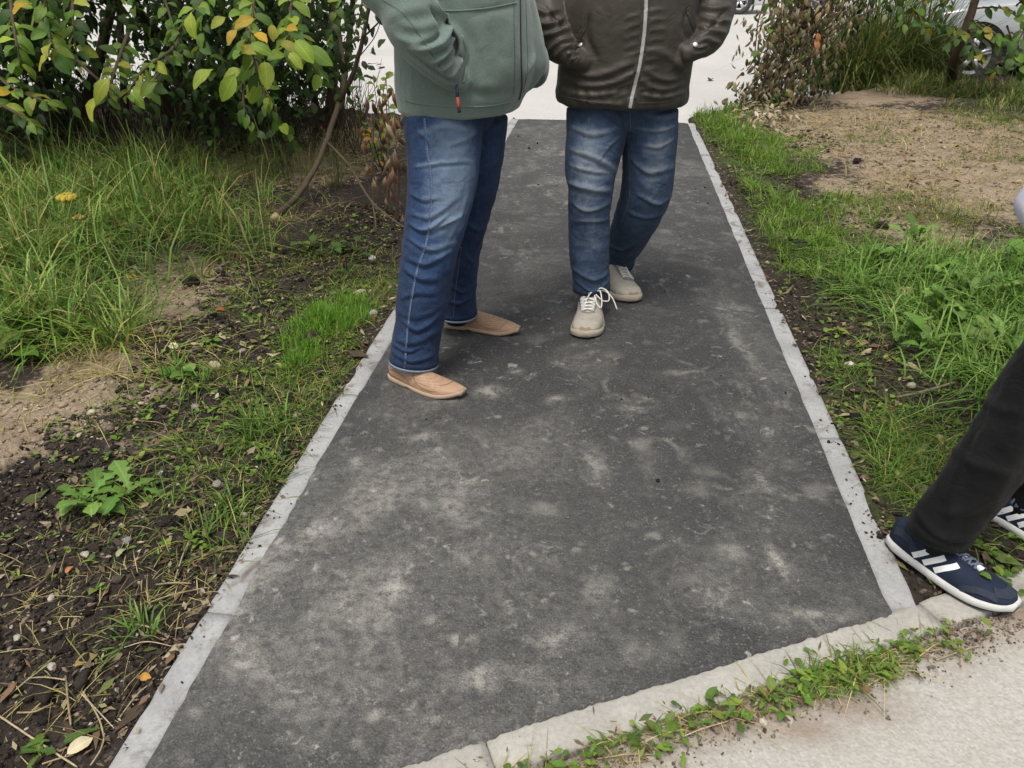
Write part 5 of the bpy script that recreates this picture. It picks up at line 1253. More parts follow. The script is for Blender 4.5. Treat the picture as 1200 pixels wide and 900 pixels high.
# ---- right: heap of wilted cut branches, sapling, shaggy grass
g0 = G(925, 120); heap = empty('wilted_branch_heap', (g0.x, g0.y, zground(g0.x, g0.y))); tag(heap, 'heap of cut branches with withered brown leaves beside the path end', 'branches')
OLV = [(.13, .15, .06), (.10, .12, .05)]; items = []; TAN = [(.36, .30, .20), (.46, .39, .27), (.29, .24, .15), (.20, .18, .10), (.52, .46, .34), (.32, .25, .16), (.17, .17, .085), (.38, .29, .20)]
for k in range(50):
    x0 = rnd.uniform(905, 1030); a = P(x0 + rnd.uniform(-10, 10), rnd.uniform(-90, 10), rnd.uniform(7.7, 8.6)); bpx = rnd.uniform(870, 985) if k % 3 else rnd.uniform(875, 920)
    yb = 128 - max(0, bpx - 900) * .25; b = G(bpx, yb); b.z = .05
    mid = a.lerp(b, .5) + Vector((rnd.uniform(-.12, .12), rnd.uniform(-.1, .05), .10)); pts = [a, mid, b]; stem(heap, pts, .009, .003, 'branch', n=4, m=3, col=(.13, .09, .06))
    q = spline([tuple(p) for p in pts], 8)
    for j in range(62):
        p = Vector(q[rnd.randrange(0, len(q))]) + Vector((rnd.gauss(0, .13), rnd.gauss(0, .12), rnd.gauss(0, .10)))
        if p.z < .03: p.z = rnd.uniform(.02, .10)
        cs = (TAN + TAN + GREENS[:2] + OLV) if p.x < 3.2 else TAN[3:4] + TAN[6:7] + DARK + GREENS[:3]
        items.append((rnd.choice(('curl', 'curl', 'ovate2')), leaf_matrix(p, Vector((rnd.gauss(0, .45), rnd.gauss(0, .4), -1)), Vector((rnd.gauss(0, 1), -1, .2)), rnd.uniform(.045, .10), rnd.uniform(.7, 1.2)), jit(rnd.choice(cs), .3, rnd)))
for k in range(420):      # what has dropped along its foot
    g = G(rnd.gauss(890, 17), rnd.gauss(133, 13)); g.z = zground(g.x, g.y) + rnd.uniform(.01, .09)
    items.append(('curl', leaf_matrix(g, Vector((rnd.gauss(0, 1), rnd.gauss(0, 1), rnd.gauss(-.2, .3))), Vector((rnd.gauss(0, .6), rnd.gauss(0, .6), 1)), rnd.uniform(.05, .09)), jit(rnd.choice(TAN), .25, rnd)))
items.append(('ovate', leaf_matrix(P(958, 38, 7.55), Vector((.2, -.3, -1)), Vector((0, -1, .2)), .09), (.36, .15, .07))); items.append(('ovate', leaf_matrix(P(955, 46, 7.55), Vector((.5, -.3, -1)), Vector((0, -1, .2)), .10), (.45, .22, .14)))
for (a, b, c_, n) in [((917, 50, 7.6), (916, 20, 7.6), (925, -20, 7.6), 9), ((917, 55, 7.6), (905, 40, 7.6), (900, 32, 7.6), 4), ((915, 70, 7.6), (890, 60, 7.6), (882, 62, 7.6), 5), ((917, 45, 7.6), (930, 42, 7.6), (936, 30, 7.6), 3)]:
    pts = [P(*a), P(*b), P(*c_)]; stem(heap, pts, .008, .003, 'branch', n=5, col=(.10, .09, .05))
    items += twig_leaves(pts, n, .10, ['ovate', 'round'], [(.07, .11, .025), (.09, .13, .03), (.16, .14, .07)], rnd)
leafy(heap, items, 300, mt=M['dry_mass'])
g0 = G(1118, 98); sap2 = empty('young_tree', (g0.x, g0.y, zground(g0.x, g0.y))); tag(sap2, 'young tree with reddish trunk and green leaves in front of silver car wheel', 'tree')
stem(sap2, [Vector((g0.x, g0.y, .0)), P(1118, 75, 8.5), P(1133, 30, 8.4), P(1146, -10, 8.4), P(1165, -120, 8.4)], .055, .032, 'trunk', n=10, col=(.16, .10, .07))
items = []
for (a, b, c_, n) in [((1130, 40, 8.4), (1110, 30, 8.2), (1085, 30, 8.0), 14), ((1138, 20, 8.4), (1150, 35, 8.2), (1172, 50, 8.0), 16), ((1140, 0, 8.4), (1110, -10, 8.2), (1075, 5, 8.0), 16), ((1135, 35, 8.4), (1140, 55, 8.1), (1150, 70, 8.0), 10), ((1142, 10, 8.4), (1175, 10, 8.2), (1205, 30, 8.0), 14), ((1150, -20, 8.4), (1120, -10, 8.2), (1105, 10, 8.1), 12), ((1180, 30, 8.2), (1190, 60, 8.0), (1200, 90, 7.9), 16), ((1210, 20, 8.0), (1195, 45, 7.9), (1185, 75, 7.8), 14),
                     ((1150, -30, 8.4), (1180, -15, 8.2), (1200, 5, 8.1), 14), ((1060, -30, 8.2), (1050, 0, 8.0), (1060, 30, 7.9), 14), ((1040, -20, 8.2), (1070, 10, 8.0), (1085, 40, 7.9), 12), ((1130, 40, 8.2), (1120, 45, 8.1), (1105, 55, 8.1), 6), ((1200, 60, 8.2), (1180, 75, 8.0), (1165, 85, 8.0), 10)]:
    pts = [P(*a), P(*b), P(*c_)]; stem(sap2, pts, .010, .003, 'branch', n=5, m=4, col=(.10, .07, .045)); items += twig_leaves(pts, n, .12, ['round', 'ovate', 'ovate2'], GREENS + [(.05, .10, .035), (.22, .20, .05)], rnd)
for k in range(1500):
    p = Vector((rnd.gauss(5.3, 1.0), rnd.gauss(8.5, .7), rnd.uniform(1.15, 3.2)))
    if p.z < 1.34 - p.y * .045 + .12: continue
    items.append((rnd.choice(OV), leaf_matrix(p, Vector((rnd.uniform(-1, 1), rnd.uniform(-1, 1), rnd.uniform(-.8, .2))), Vector((rnd.uniform(-.5, .5), rnd.uniform(-.5, .5), 1)), rnd.uniform(.08, .13)), jit(rnd.choice(DARK + GREENS), .2, rnd)))
leafy(sap2, items, 170)
# scrap of pale plastic caught on the branches
mb = MB(); c0 = P(956, 2, 7.9); n = 9; v = []
for i in range(n):
    for j in range(n):
        v.append(c0 + Vector(((i / 8 - .5) * .17, .04 * math.sin(i * 1.7 + j), (j / 8 - .5) * .09 + .02 * math.sin(i * 1.3 + j * 2.2))))
mb.add(v, [(i * n + j, (i + 1) * n + j, (i + 1) * n + j + 1, i * n + j + 1) for i in range(n - 1) for j in range(n - 1)])
tag(mb.build('plastic_scrap', plain('violet_white_plastic', (.62, .60, .74), .4)), 'crumpled violet white plastic scrap caught on top of withered branches', 'scrap')

# ------------------------------------------------------------------ grass
def blades(name, pts, hgt, wid, cols, seed=0, label=None, cat='grass', droop=.45, bend=1.0):
    "pts: (xy, lean vectors)"
    xy, ln2 = pts; r = np.random.default_rng(seed); n = len(xy)
    z = verge_h(xy) - .006; h = hgt * np.exp(r.normal(-.12, .38, n)); h = np.minimum(h, hgt * 1.9)
    lx, ly = ln2[:, 0] * bend, ln2[:, 1] * bend; lm = np.hypot(lx, ly); az = np.arctan2(ly, lx) + r.uniform(-.5, .5, n)
    sx, sy = -np.sin(az), np.cos(az); w = wid * r.uniform(.55, 1.35, n); V = np.zeros((n, 8, 3), np.float32)
    for i, (u, ww) in enumerate(((0, .75), (.36, 1.0), (.72, .72), (1.0, .06))):
        k = h / np.sqrt(1 + .45 * lm ** 2)
        cx = xy[:, 0] + lx * k * (.35 * u + .65 * u ** 2); cy = xy[:, 1] + ly * k * (.35 * u + .65 * u ** 2); cz = z + k * (u - droop * np.minimum(lm, 1.6) * u ** 2.8)
        cz = np.maximum(cz, z + .004 + .006 * u)
        V[:, 2 * i] = np.c_[cx - sx * w * ww / 2, cy - sy * w * ww / 2, cz]; V[:, 2 * i + 1] = np.c_[cx + sx * w * ww / 2, cy + sy * w * ww / 2, cz]
    b = (np.arange(n) * 8)[:, None, None]; F = (np.array([[0, 1, 3, 2], [2, 3, 5, 4], [4, 5, 7, 6]])[None] + b).reshape(-1, 4)
    C = np.array(cols)[r.integers(0, len(cols), n)] * r.uniform(.65, 1.35, (n, 1))
    me = fast_mesh(name, V.reshape(-1, 3), F); attr(me, 'tint', np.repeat(C, 8, 0))
    o = obj(name, me, M['grass']); tag(o, label, cat, kind='stuff'); return o
def off_path(xy):
    s, t = to_st(xy); d = (xy[:, 0] - K0.x) * KN.x + (xy[:, 1] - K0.y) * KN.y
    return ((s < -.004) | (s > WID + .004)) & (d < -.01)
def kerb_strip(xy):
    "bare soil keeps the grass a little way off the right kerb"
    s, t = to_st(xy); o_ = s - WID; lim = .045 + .06 * (fbm(xy, 3.0, 2, 91) + .3)
    return np.where((o_ > 0) & (t < 5.6), o_ - lim, 1.0)
def tufts(lst, n_cl, per, rad, seed, lean=.8, wild=.5, common=.35, gap=None):
    "clumps inside ground ellipses (x, y, rx, ry, weight); blades lean outward, each clump also its own way"
    r = np.random.default_rng(seed); w = np.array([l[4] * l[2] * l[3] for l in lst]); k = r.choice(len(lst), n_cl, p=w / w.sum())
    L = np.array(lst)[k]; a = r.uniform(0, 2 * np.pi, n_cl); q = np.sqrt(r.uniform(0, 1, n_cl)) * r.choice([1, 1, 1, 1.25], n_cl)
    c = np.c_[L[:, 0] + np.cos(a) * q * L[:, 2], L[:, 1] + np.sin(a) * q * L[:, 3]]
    if gap is not None: c = c[fbm(c, gap[0], 3, seed + 5) > gap[1]]
    m = np.maximum(1, r.poisson(per, len(c))); idx = np.repeat(np.arange(len(c)), m); n = len(idx)
    rr = (rad * r.uniform(.4, 1.5, len(c)))[idx]; off = r.normal(0, 1, (n, 2)) * rr[:, None]
    own = r.normal(0, common, (len(c), 2))[idx]
    ln = off / (rr[:, None] * 1.6 + 1e-6) * lean * .6 + own + r.normal(0, wild, (n, 2)) * lean
    xy = c[idx] + off; ok = off_path(xy) & (kerb_strip(xy) > 0); return xy[ok], ln[ok]
GR = [(.075, .150, .028), (.100, .190, .035), (.060, .120, .025), (.13, .21, .05), (.05, .10, .022)]
PALE = [(.30, .28, .14), (.36, .31, .18), (.22, .23, .09), (.42, .36, .22)]
YOUNG = [(.080, .190, .018), (.105, .23, .022), (.060, .145, .018), (.13, .24, .03)]
OLIVE = [(.11, .14, .04), (.15, .16, .05), (.08, .12, .035), (.20, .18, .075)]
LUSHC = [(.085, .18, .035), (.11, .22, .045), (.07, .145, .035), (.15, .25, .07), (.18, .26, .10)]
lush = [gb(60, 300, .9, .9), gb(20, 360, .55, .5), gb(110, 330, .4, .4), gb(115, 265, .55, .6), gb(170, 225, .45, .35, .7), gb(60, 230, 1.1, .7), gb(110, 395, .22, .18), gb(30, 405, .4, .22), gb(-60, 330, .7, .9)]
blades('tall_grass', tufts(lush, 620, 26, .045, 1, 1.0, .7, .6, (1.6, -.45)), .25, .0056, [tuple(x * 1.3 for x in c) for c in GR] * 3 + PALE + OLIVE, 1, 'tall tangled green grass in the bank below the shrub')
blades('tall_grass', tufts(lush[:5] + lush[6:8], 150, 9, .03, 21, .9, .6, .7), .36, .0075, LUSHC + PALE[2:3], 21, 'broad light green grass blades arching out of the bank')
blades('tall_grass', tufts([gb(150, 215, 1.2, .4), gb(60, 215, 1.4, .4), gb(230, 212, .9, .4), gb(-40, 240, 1.0, .9), gb(215, 190, .35, .4, 1.2)], 70, 16, .05, 2, .7, .5, .4), .34, .006, [(.05, .10, .025), (.07, .13, .03), (.11, .13, .045), (.16, .14, .07)], 2, 'darker long grass standing in the shade of the shrub')  # shrub's shade is painted into these darker blade colours
blades('young_grass', tufts([gb(402, 366, .13, .16), gb(385, 385, .10, .12), gb(358, 405, .07, .20), gb(352, 430, .06, .14)], 190, 22, .016, 3, .7, .5, .3, (9, -.35)), .065, .0022, YOUNG, 3, 'bright fine young grass in patches next to the left kerb')
blades('young_grass', tufts([gb(955, 235, .26, .75), gb(900, 180, .28, .8), gb(975, 290, .16, .45), gb(930, 290, .2, .5), gb(870, 165, .25, .8, .8), gb(845, 140, .25, .6, .8), gb(905, 235, .12, .5, .7)], 620, 17, .03, 4, .9, .6, .5, (2.2, -.30)), .09, .0036, YOUNG + OLIVE[:2] + GR[:2], 4, 'bright green young grass strip along the right kerb')
blades('sparse_grass', tufts([gb(1000, 470, .20, .5), gb(1040, 560, .16, .3), gb(960, 400, .14, .4), gb(1060, 470, .25, .4), gb(940, 330, .14, .6), gb(1010, 600, .08, .2), gb(1110, 560, .3, .35), gb(890, 230, .08, .7, .7)], 520, 12, .03, 5, 1.3, .8, .7, (4, -.12)), .085, .0024, OLIVE + GR * 2 + YOUNG + PALE[:1], 5, 'thin olive grass over dark soil beside the right kerb')
blades('lush_weeds', tufts([gb(1110, 350, .5, .42), gb(1170, 400, .4, .35), gb(1060, 320, .28, .25), gb(1190, 330, .4, .35), gb(1150, 450, .25, .25, .7)], 240, 20, .035, 6, 1.1, .7, .6, (3, -.4)), .17, .0062, LUSHC, 6, 'lush light green grass clump beyond the walker')
blades('sparse_grass', tufts([gb(260, 470, .45, .35), gb(330, 460, .2, .3), gb(200, 600, .3, .22), gb(300, 540, .18, .2), gb(350, 350, .35, .4), gb(240, 640, .10, .2), gb(420, 310, .2, .4), gb(330, 300, .3, .3), gb(200, 560, .2, .2), gb(420, 350, .15, .3), gb(380, 450, .1, .3), gb(400, 410, .06, .4, 2), gb(340, 500, .06, .3, 2), gb(290, 590, .05, .25, 1.5)], 620, 9, .028, 7, 1.3, .8, .7), .07, .0024, OLIVE * 2 + GR * 2 + PALE[:2], 7, 'scattered thin grass over the dark soil left of the path')
for k, (px, py, n, h, l) in enumerate([(300, 510, 60, .13, 'bluish green grass tuft on soil halfway along left kerb'), (235, 450, 40, .11, 'grass tuft right beside the white clover flower'), (205, 440, 45, .10, 'grass tuft left of the white clover flower'), (270, 600, 45, .09, 'grass tuft on soil right of the large clod'), (240, 625, 40, .10, 'thin grass tuft near the left kerb beside the large clod'), (170, 740, 60, .07, 'low grass tuft against left kerb near the orange leaf'), (310, 560, 40, .08, 'small grass tuft touching the left kerb'), (330, 500, 30, .11, 'narrow grass tuft close to the left kerb below young grass')]):
    o = blades('grass_tuft', tufts([gb(px, py, .035, .04)], 4, n / 4, .018, 300 + k, 1.1, .6, .4), h, .0042, LUSHC[:3] + GR, 300 + k); o['kind'] = 'thing'; tag(o, l, 'grass')
blades('dry_grass', tufts([gb(330, 195, .75, .6), gb(420, 160, .5, .7), gb(260, 260, .4, .3, .5), gb(220, 320, .3, .3, .4), gb(60, 460, .35, .25, .5), gb(170, 420, .4, .2, .6), gb(350, 250, .3, .3, .7), gb(120, 430, .4, .2, .6)], 420, 13, .05, 8, 2.2, 1.0, 1.0), .10, .003, PALE * 2 + [(.30, .21, .13), (.20, .15, .09), (.16, .17, .07)], 8, 'flattened dry straw coloured grass on the sandy ground left')
blades('dry_grass', tufts([gb(1080, 160, 1.3, 1.0), gb(1150, 230, .8, .7), gb(960, 140, .6, .6, .7), gb(1050, 270, .5, .4)], 620, 10, .06, 9, 2.2, 1.0, 1.0), .075, .0040, PALE + [(.34, .24, .15), (.26, .19, .12), (.16, .12, .075)] + OLIVE[2:], 9, 'short dry grass and stubble on the sandy ground right')
blades('sparse_grass', tufts([gb(1040, 240, .30, .35, 1.6), gb(1170, 150, .5, .5, 1.2), gb(1020, 170, .25, .2), gb(1100, 240, .2, .25), gb(1120, 280, .4, .3), gb(1180, 270, .4, .3), gb(1060, 155, .25, .2, .7), gb(1180, 145, .6, .6), gb(1130, 230, .25, .2, .6), gb(1170, 200, .3, .3, .5), gb(1020, 160, .1, .15), gb(1190, 190, .3, .3)], 520, 14, .04, 10, 1.2, .8, .5, (4, -.2)), .075, .0036, OLIVE * 2 + GR[:3] + YOUNG[:1], 10, 'olive grass tufts on the sandy ground right')
blades('long_grass', tufts([gb(1030, 100, .55, .35), gb(1080, 104, .6, .35), gb(1130, 114, .8, .35), gb(1200, 122, .9, .5), gb(1005, 100, .3, .3, .7), gb(1180, 130, .6, .3, .5)], 330, 22, .07, 11, .9, .6, .5, (1.5, -.4)), .15, .008, [(.07, .12, .03), (.10, .15, .04), (.15, .17, .06), (.24, .22, .11), (.05, .09, .025)], 11, 'long uneven grass along the verge below the silver car')
blades('shaggy_grass', tufts([gb(1035, 92, .45, .28), gb(1000, 97, .40, .25, 1.1), gb(1055, 92, .30, .25, .8)], 170, 32, .08, 12, .55, .5,   .3), .95, .010, [(.055, .10, .025), (.075, .125, .032), (.12, .15, .05), (.22, .20, .10), (.04, .075, .02)], 12, 'tall shaggy hanging grass behind the withered branches', droop=.75)
blades('edge_grass', tufts([gb(825, 140, .35, .35), gb(860, 130, .3, .3), gb(850, 165, .2, .5, .7)], 190, 18, .04, 13, .8, .6, .4, (2, -.4)), .085, .005, YOUNG + GR + OLIVE, 13, 'short bright grass at the far end of the right kerb')
blades('dry_grass', tufts([gb(110, 780, .18, .10), gb(70, 830, .15, .08), gb(220, 710, .10, .10), gb(140, 700, .2, .15), gb(40, 700, .2, .2, .5), gb(230, 680, .05, .1), gb(330, 560, .05, .2)], 60, 8, .04, 14, 2.4, 1.0, 1.0), .06, .0019, PALE + [(.2, .14, .09)], 14, 'thin dry stalks lying on the soil at lower left')

# ------------------------------------------------------------------ loose ground: clods, grit, litter
def ico(sub=0):
    bm = bmesh.new(); bmesh.ops.create_icosphere(bm, subdivisions=sub + 1, radius=1); v = np.array([tuple(x.co) for x in bm.verts]); f = np.array([[x.index for x in q.verts] for q in bm.faces]); bm.free(); return v, f
def lumps(name, xy, rad, cols, seed, mt, label, flat=.65, sub=0, cat='soil', z=None, sink=.25):
    r = np.random.default_rng(seed); v0, f0 = ico(sub); n = len(xy); k = len(v0)
    rr = rad * np.exp(r.normal(-.25, .5, n)); z0 = verge_h(xy) if z is None else np.full(n, z)
    sc = r.uniform(.45, 1.5, (n, k, 1)); ang = r.uniform(0, 6.28, n); ca, sa = np.cos(ang)[:, None], np.sin(ang)[:, None]
    p = v0[None] * sc; ax = r.uniform(.7, 1.4, (n, 1)); X = p[..., 0] * ax; Y = p[..., 1] / ax
    V = np.stack([X * ca - Y * sa, X * sa + Y * ca, p[..., 2] * flat], -1) * rr[:, None, None]
    V += np.c_[xy, z0 + rr * flat * (1 - 2 * sink)][:, None, :]
    F = (f0[None] + (np.arange(n) * k)[:, None, None]).reshape(-1, 3)
    me = fast_mesh(name, V.reshape(-1, 3), F, smooth=False); attr(me, 'tint', np.repeat(np.array(cols)[r.integers(0, len(cols), n)] * r.uniform(.6, 1.4, (n, 1)), k, 0))
    o = obj(name, me, mt); tag(o, label, cat, kind='stuff'); return o
def tint_mat(name, rough=.95, sc=160):
    t = NT(name); n = t.noise(t.coord(), sc, 4, .7); c = t.mix(t.ramp(n, [(.3, 0.0), (.7, 1.0)]), t.mix(1.0, t.attr('tint'), (.5, .5, .5), 'MULTIPLY'), t.attr('tint'))
    return t.done(c, rough, t.bump(n, .5, .004), .15)
M['clod'] = tint_mat('soil_crumbs'); M['stone'] = tint_mat('stones', .85, 90)
def pick(n, lst, seed):
    r = np.random.default_rng(seed); w = np.array([l[4] * l[2] * l[3] for l in lst]); k = r.choice(len(lst), n, p=w / w.sum()); L = np.array(lst)[k]
    a = r.uniform(0, 2 * np.pi, n); q = np.sqrt(r.uniform(0, 1, n)); xy = np.c_[L[:, 0] + np.cos(a) * q * L[:, 2], L[:, 1] + np.sin(a) * q * L[:, 3]]
    s, t = to_st(xy); d = (xy[:, 0] - K0.x) * KN.x + (xy[:, 1] - K0.y) * KN.y
    return xy[((s < .0) | (s > WID)) & (d < .0)]
SOILZ = [gb(60, 680, .6, .35), gb(120, 600, .5, .3), gb(200, 520, .45, .3), gb(280, 440, .4, .4), gb(340, 330, .4, .5), gb(420, 270, .25, .5), gb(40, 800, .3, .2), gb(160, 800, .15, .15), gb(380, 420, .15, .4), gb(270, 620, .12, .3), gb(210, 400, .25, .2), gb(20, 600, .3, .2)]
SOILR = [gb(970, 370, .18, .5), gb(1020, 440, .25, .4), gb(1060, 520, .25, .3), gb(1040, 600, .12, .2), gb(900, 240, .12, .9), gb(860, 170, .15, .9), gb(1120, 640, .3, .2), gb(960, 300, .2, .4), gb(1000, 250, .3, .4, .6), gb(930, 165, .3, .5, .8), gb(905, 205, .12, .6), gb(850, 150, .2, .6)]
DIRT = [(.032, .026, .022), (.050, .040, .033), (.022, .018, .016), (.070, .055, .044), (.040, .033, .028)]
lumps('soil_crumbs', pick(26000, SOILZ, 1), .0034, DIRT, 1, M['clod'], 'crumbly dark soil left of the path')
lumps('soil_clods', pick(1900, SOILZ, 2), .0075, DIRT, 2, M['clod'], 'clods of dark earth left of the path', sub=1, sink=.35)
lumps('soil_crumbs', pick(12000, SOILR, 3), .0042, DIRT, 3, M['clod'], 'crumbly dark soil right of the path')
lumps('soil_clods', pick(420, SOILR, 4), .010, DIRT, 4, M['clod'], 'clods of dark earth right of the path', sub=1, sink=.35)
GRIT = [(.30, .26, .21), (.42, .37, .30), (.22, .19, .16), (.50, .45, .38), (.26, .20, .15)]
lumps('grit', pick(2600, SOILZ + [gb(40, 490, .3, .2), gb(210, 340, .3, .3)], 5), .0030, GRIT, 5, M['stone'], 'pale grit mixed into the soil left of the path', cat='gravel')
lumps('grit', pick(2600, [gb(1080, 170, 1.3, 1.1), gb(1150, 240, .6, .6), gb(1020, 240, .4, .5)], 6), .007, [(.30, .23, .16), (.40, .32, .23), (.16, .12, .085), (.24, .18, .12)], 6, M['stone'], 'sandy crumbs on the bare ground right', cat='gravel')
lumps('grit', pick(4200, [gb(215, 330, .3, .3), gb(40, 490, .35, .25), gb(165, 375, .2, .2), gb(330, 200, .7, .6)], 7), .0055, [(.36, .29, .21), (.45, .38, .28), (.22, .17, .12)], 7, M['stone'], 'sandy crumbs on the bare patches left', cat='gravel')
# crumbs spilt on kerbs and path
r8 = np.random.default_rng(8)
def st_xy(s, t): return np.array([L0.x, L0.y]) + np.outer(s, [PN.x, PN.y]) + np.outer(t, [PD.x, PD.y])
n = 330; ss = np.where(r8.random(n) < .5, KW * r8.beta(1, 2.2, n), WID - KW * r8.beta(1, 2.0, n)); tt = np.where(r8.random(n) < .5, r8.uniform(-.2, 6.3, n), np.array([1.3, 2.35, 2.4, 3.2, 4.1, .75])[r8.integers(0, 6, n)] + r8.normal(0, .09, n))
tt = np.where(ss > .5, np.maximum(tt, .74 + .3 * r8.random(n)), tt)
lumps('soil_crumbs', st_xy(ss, tt), .0026, DIRT + [(.09, .07, .055)], 8, M['clod'], 'soil crumbs spilt on the pale kerb stones', z=.005)
n = 110; lumps('soil_crumbs', st_xy(r8.uniform(.1, 1.55, n), r8.uniform(.75, 6.2, n) ** 1.0), .0036, DIRT + GRIT[:1], 9, M['clod'], 'stray soil crumbs on the asphalt path', z=.010)
# small dead fragments
def chips(name, xy, size, cols, seed, label, zz=None):
    r = np.random.default_rng(seed); n = len(xy); L = size * np.exp(r.normal(-.2, .5, n)); W = L * r.uniform(.12, .5, n); a = r.uniform(0, 6.28, n); z = (verge_h(xy) if zz is None else np.full(n, zz)) + r.uniform(.002, .010, n)
    dx, dy = np.cos(a) * L, np.sin(a) * L; px_, py_ = -np.sin(a) * W, np.cos(a) * W; t1, t2 = r.normal(0, .3, n) * L, r.normal(0, .4, n) * W
    V = np.stack([np.c_[xy[:, 0] - dx, xy[:, 1] - dy, z - t1 * .3], np.c_[xy[:, 0] + px_, xy[:, 1] + py_, z + abs(t2) + .002], np.c_[xy[:, 0] + dx, xy[:, 1] + dy, z + abs(t1)], np.c_[xy[:, 0] - px_, xy[:, 1] - py_, z + .001]], 1)
    me = fast_mesh(name, V.reshape(-1, 3), np.arange(n * 4).reshape(-1, 4)); attr(me, 'tint', np.repeat(np.array(cols)[r.integers(0, len(cols), n)] * r.uniform(.6, 1.35, (n, 1)), 4, 0))
    o = obj(name, me, M['dry_mass']); tag(o, label, 'litter', kind='stuff'); return o
LIT_C = [(.26, .20, .13), (.17, .11, .07), (.36, .30, .20), (.12, .085, .055), (.12, .15, .045), (.22, .20, .09), (.20, .115, .07)]
chips('plant_litter', pick(4200, SOILZ + [gb(330, 200, .7, .6), gb(450, 330, .15, .5), gb(420, 300, .3, .4)], 11), .010, LIT_C, 11, 'small dead plant fragments on the soil left')
chips('plant_litter', pick(5000, SOILR + [gb(1080, 160, 1.3, 1.0), gb(890, 140, .4, .6), gb(1000, 200, .6, .8)], 12), .013, LIT_C, 12, 'small dead plant fragments on the ground right')

n = 1500; ss = np.where(r8.random(n) < .55, r8.normal(-.012, .016, n), WID + r8.normal(.012, .016, n)); tt = r8.uniform(-.4, 6.3, n) ** 1.0
tt = np.where(ss > .5, .74 + 5.5 * r8.random(n), tt)
chips('kerb_litter', st_xy(ss, tt), .009, [(.16, .10, .07), (.24, .17, .11), (.10, .07, .05), (.34, .28, .18)], 13, 'brown dead fragments along the outer kerb edges', zz=.004)
# tiny seedlings that green the soil
SEED = [(.09, .17, .03), (.12, .21, .04), (.07, .13, .025), (.15, .20, .05)]
def seedlings(xy, size, seed, label):
    r = random.Random(seed); it = []
    for x, y in xy:
        z = zground_fast(x, y); a = r.uniform(0, 6.28)
        for j in range(r.choice((2, 3, 4))):
            b = a + j * 2.1 + r.uniform(-.4, .4); it.append((r.choice(('ovate', 'lance', 'round')), leaf_matrix(Vector((x, y, z + .003)), Vector((math.cos(b), math.sin(b), r.uniform(.2, 1.2))), Vector((-math.cos(b) * .5, -math.sin(b) * .5, 1)), size * r.uniform(.5, 1.3)), jit(r.choice(SEED), .25, r)))
    o = mass('seedlings', it, M['grass'], None, None); tag(o, label, 'seedlings', kind='stuff')
_zc = {}
def zground_fast(x, y): return _zc.get((x, y), 0.0)
def seed_at(n, lst, seed):
    q = pick(n, lst, seed); z = verge_h(q)
    for (x, y), zz in zip(q, z): _zc[(x, y)] = float(zz)
    return [tuple(v) for v in q]
seedlings(seed_at(620, [gb(200, 520, .45, .3), gb(280, 440, .4, .4), gb(340, 330, .4, .5), gb(420, 270, .25, .5), gb(380, 420, .15, .4), gb(270, 580, .15, .3), gb(120, 640, .3, .2, .4), gb(210, 400, .25, .2)], 21), .020, 21, 'tiny green seedlings sprinkled over the left soil')
seedlings(seed_at(420, SOILR, 22), .024, 22, 'tiny green seedlings sprinkled over the right soil')

# ------------------------------------------------------------------ single weeds
def weed(label, px, py, leaves, size, kinds, cols, seed, up=.5, spread=.01, name='weed_plant', n_fl=0, g=None):
    r = random.Random(seed); p0 = g or G(px, py); z = zground(p0.x, p0.y) if g is None else g.z
    root = empty(name, (p0.x, p0.y, z)); tag(root, label, 'weed')
    a0 = r.uniform(0, 6.28)
    for i in range(leaves):
        a = a0 + i * 2.4 + r.uniform(-.3, .3); el = r.uniform(.15, 1.0) * up; d = Vector((math.cos(a), math.sin(a), el * 1.6))
        p = Vector((p0.x + r.gauss(0, spread), p0.y + r.gauss(0, spread), z + .004 + r.uniform(0, .012) + (spread * r.uniform(0, 1.2) if spread > .02 else 0)))
        place_leaf('leaf', r.choice(kinds), leaf_matrix(p, d, Vector((-math.cos(a) * .5, -math.sin(a) * .5, 1)), size * r.uniform(.6, 1.15), r.uniform(.85, 1.2)), jit(r.choice(cols), .2, r), root)
    return root
W1 = [(.10, .20, .035), (.13, .24, .045), (.08, .16, .03)]; W2 = [(.10, .21, .05), (.14, .26, .07), (.085, .175, .04)]; W3 = [(.075, .15, .03), (.10, .185, .035), (.06, .12, .028), (.13, .19, .05)]
weed('dandelion with toothed leaves on dark soil at lower left', 108, 592, 13, .115, ['lobed', 'lobed2'], W2, 1, .8)
weed('small dandelion shoot just right of the larger dandelion', 152, 585, 5, .11, ['lobed2'], W2, 2, .7)
weed('clump of broad upright leaves in the grass at the left edge', 40, 395, 12, .15, ['lance', 'ovate'], [(.12, .20, .06), (.15, .23, .08)], 3, 1.1, .05)
weed('broad dark leaf plant below the upright leaf clump at left', 8, 430, 9, .17, ['ovate', 'lance'], W3, 4, .6, .03)
weed('low clover clump under the white flower head', 212, 445, 12, .06, ['round', 'ovate', 'lance'], W2, 5, .5, .02)
weed('small leafy weed by the pale cut branch', 360, 300, 12, .06, ['ovate', 'round'], W3, 6, .6, .04)
weed('round leaved weed behind the heel of the indigo jeans', 405, 300, 10, .07, ['round'], [(.07, .13, .04), (.09, .16, .05)], 7, .5, .04)
weed('pale green seedling pair on soil near the white flower', 250, 405, 6, .055, ['ovate', 'lance'], W2, 8, .5, .015)
weed('tiny yellow green seedling on soil right of the path', 980, 392, 5, .05, ['lance'], [(.2, .26, .05), (.16, .24, .05)], 9, .7)
weed('flat green leaf shoot at the lower left corner', 40, 885, 6, .07, ['lance', 'lobed'], W3, 10, .3, .02)
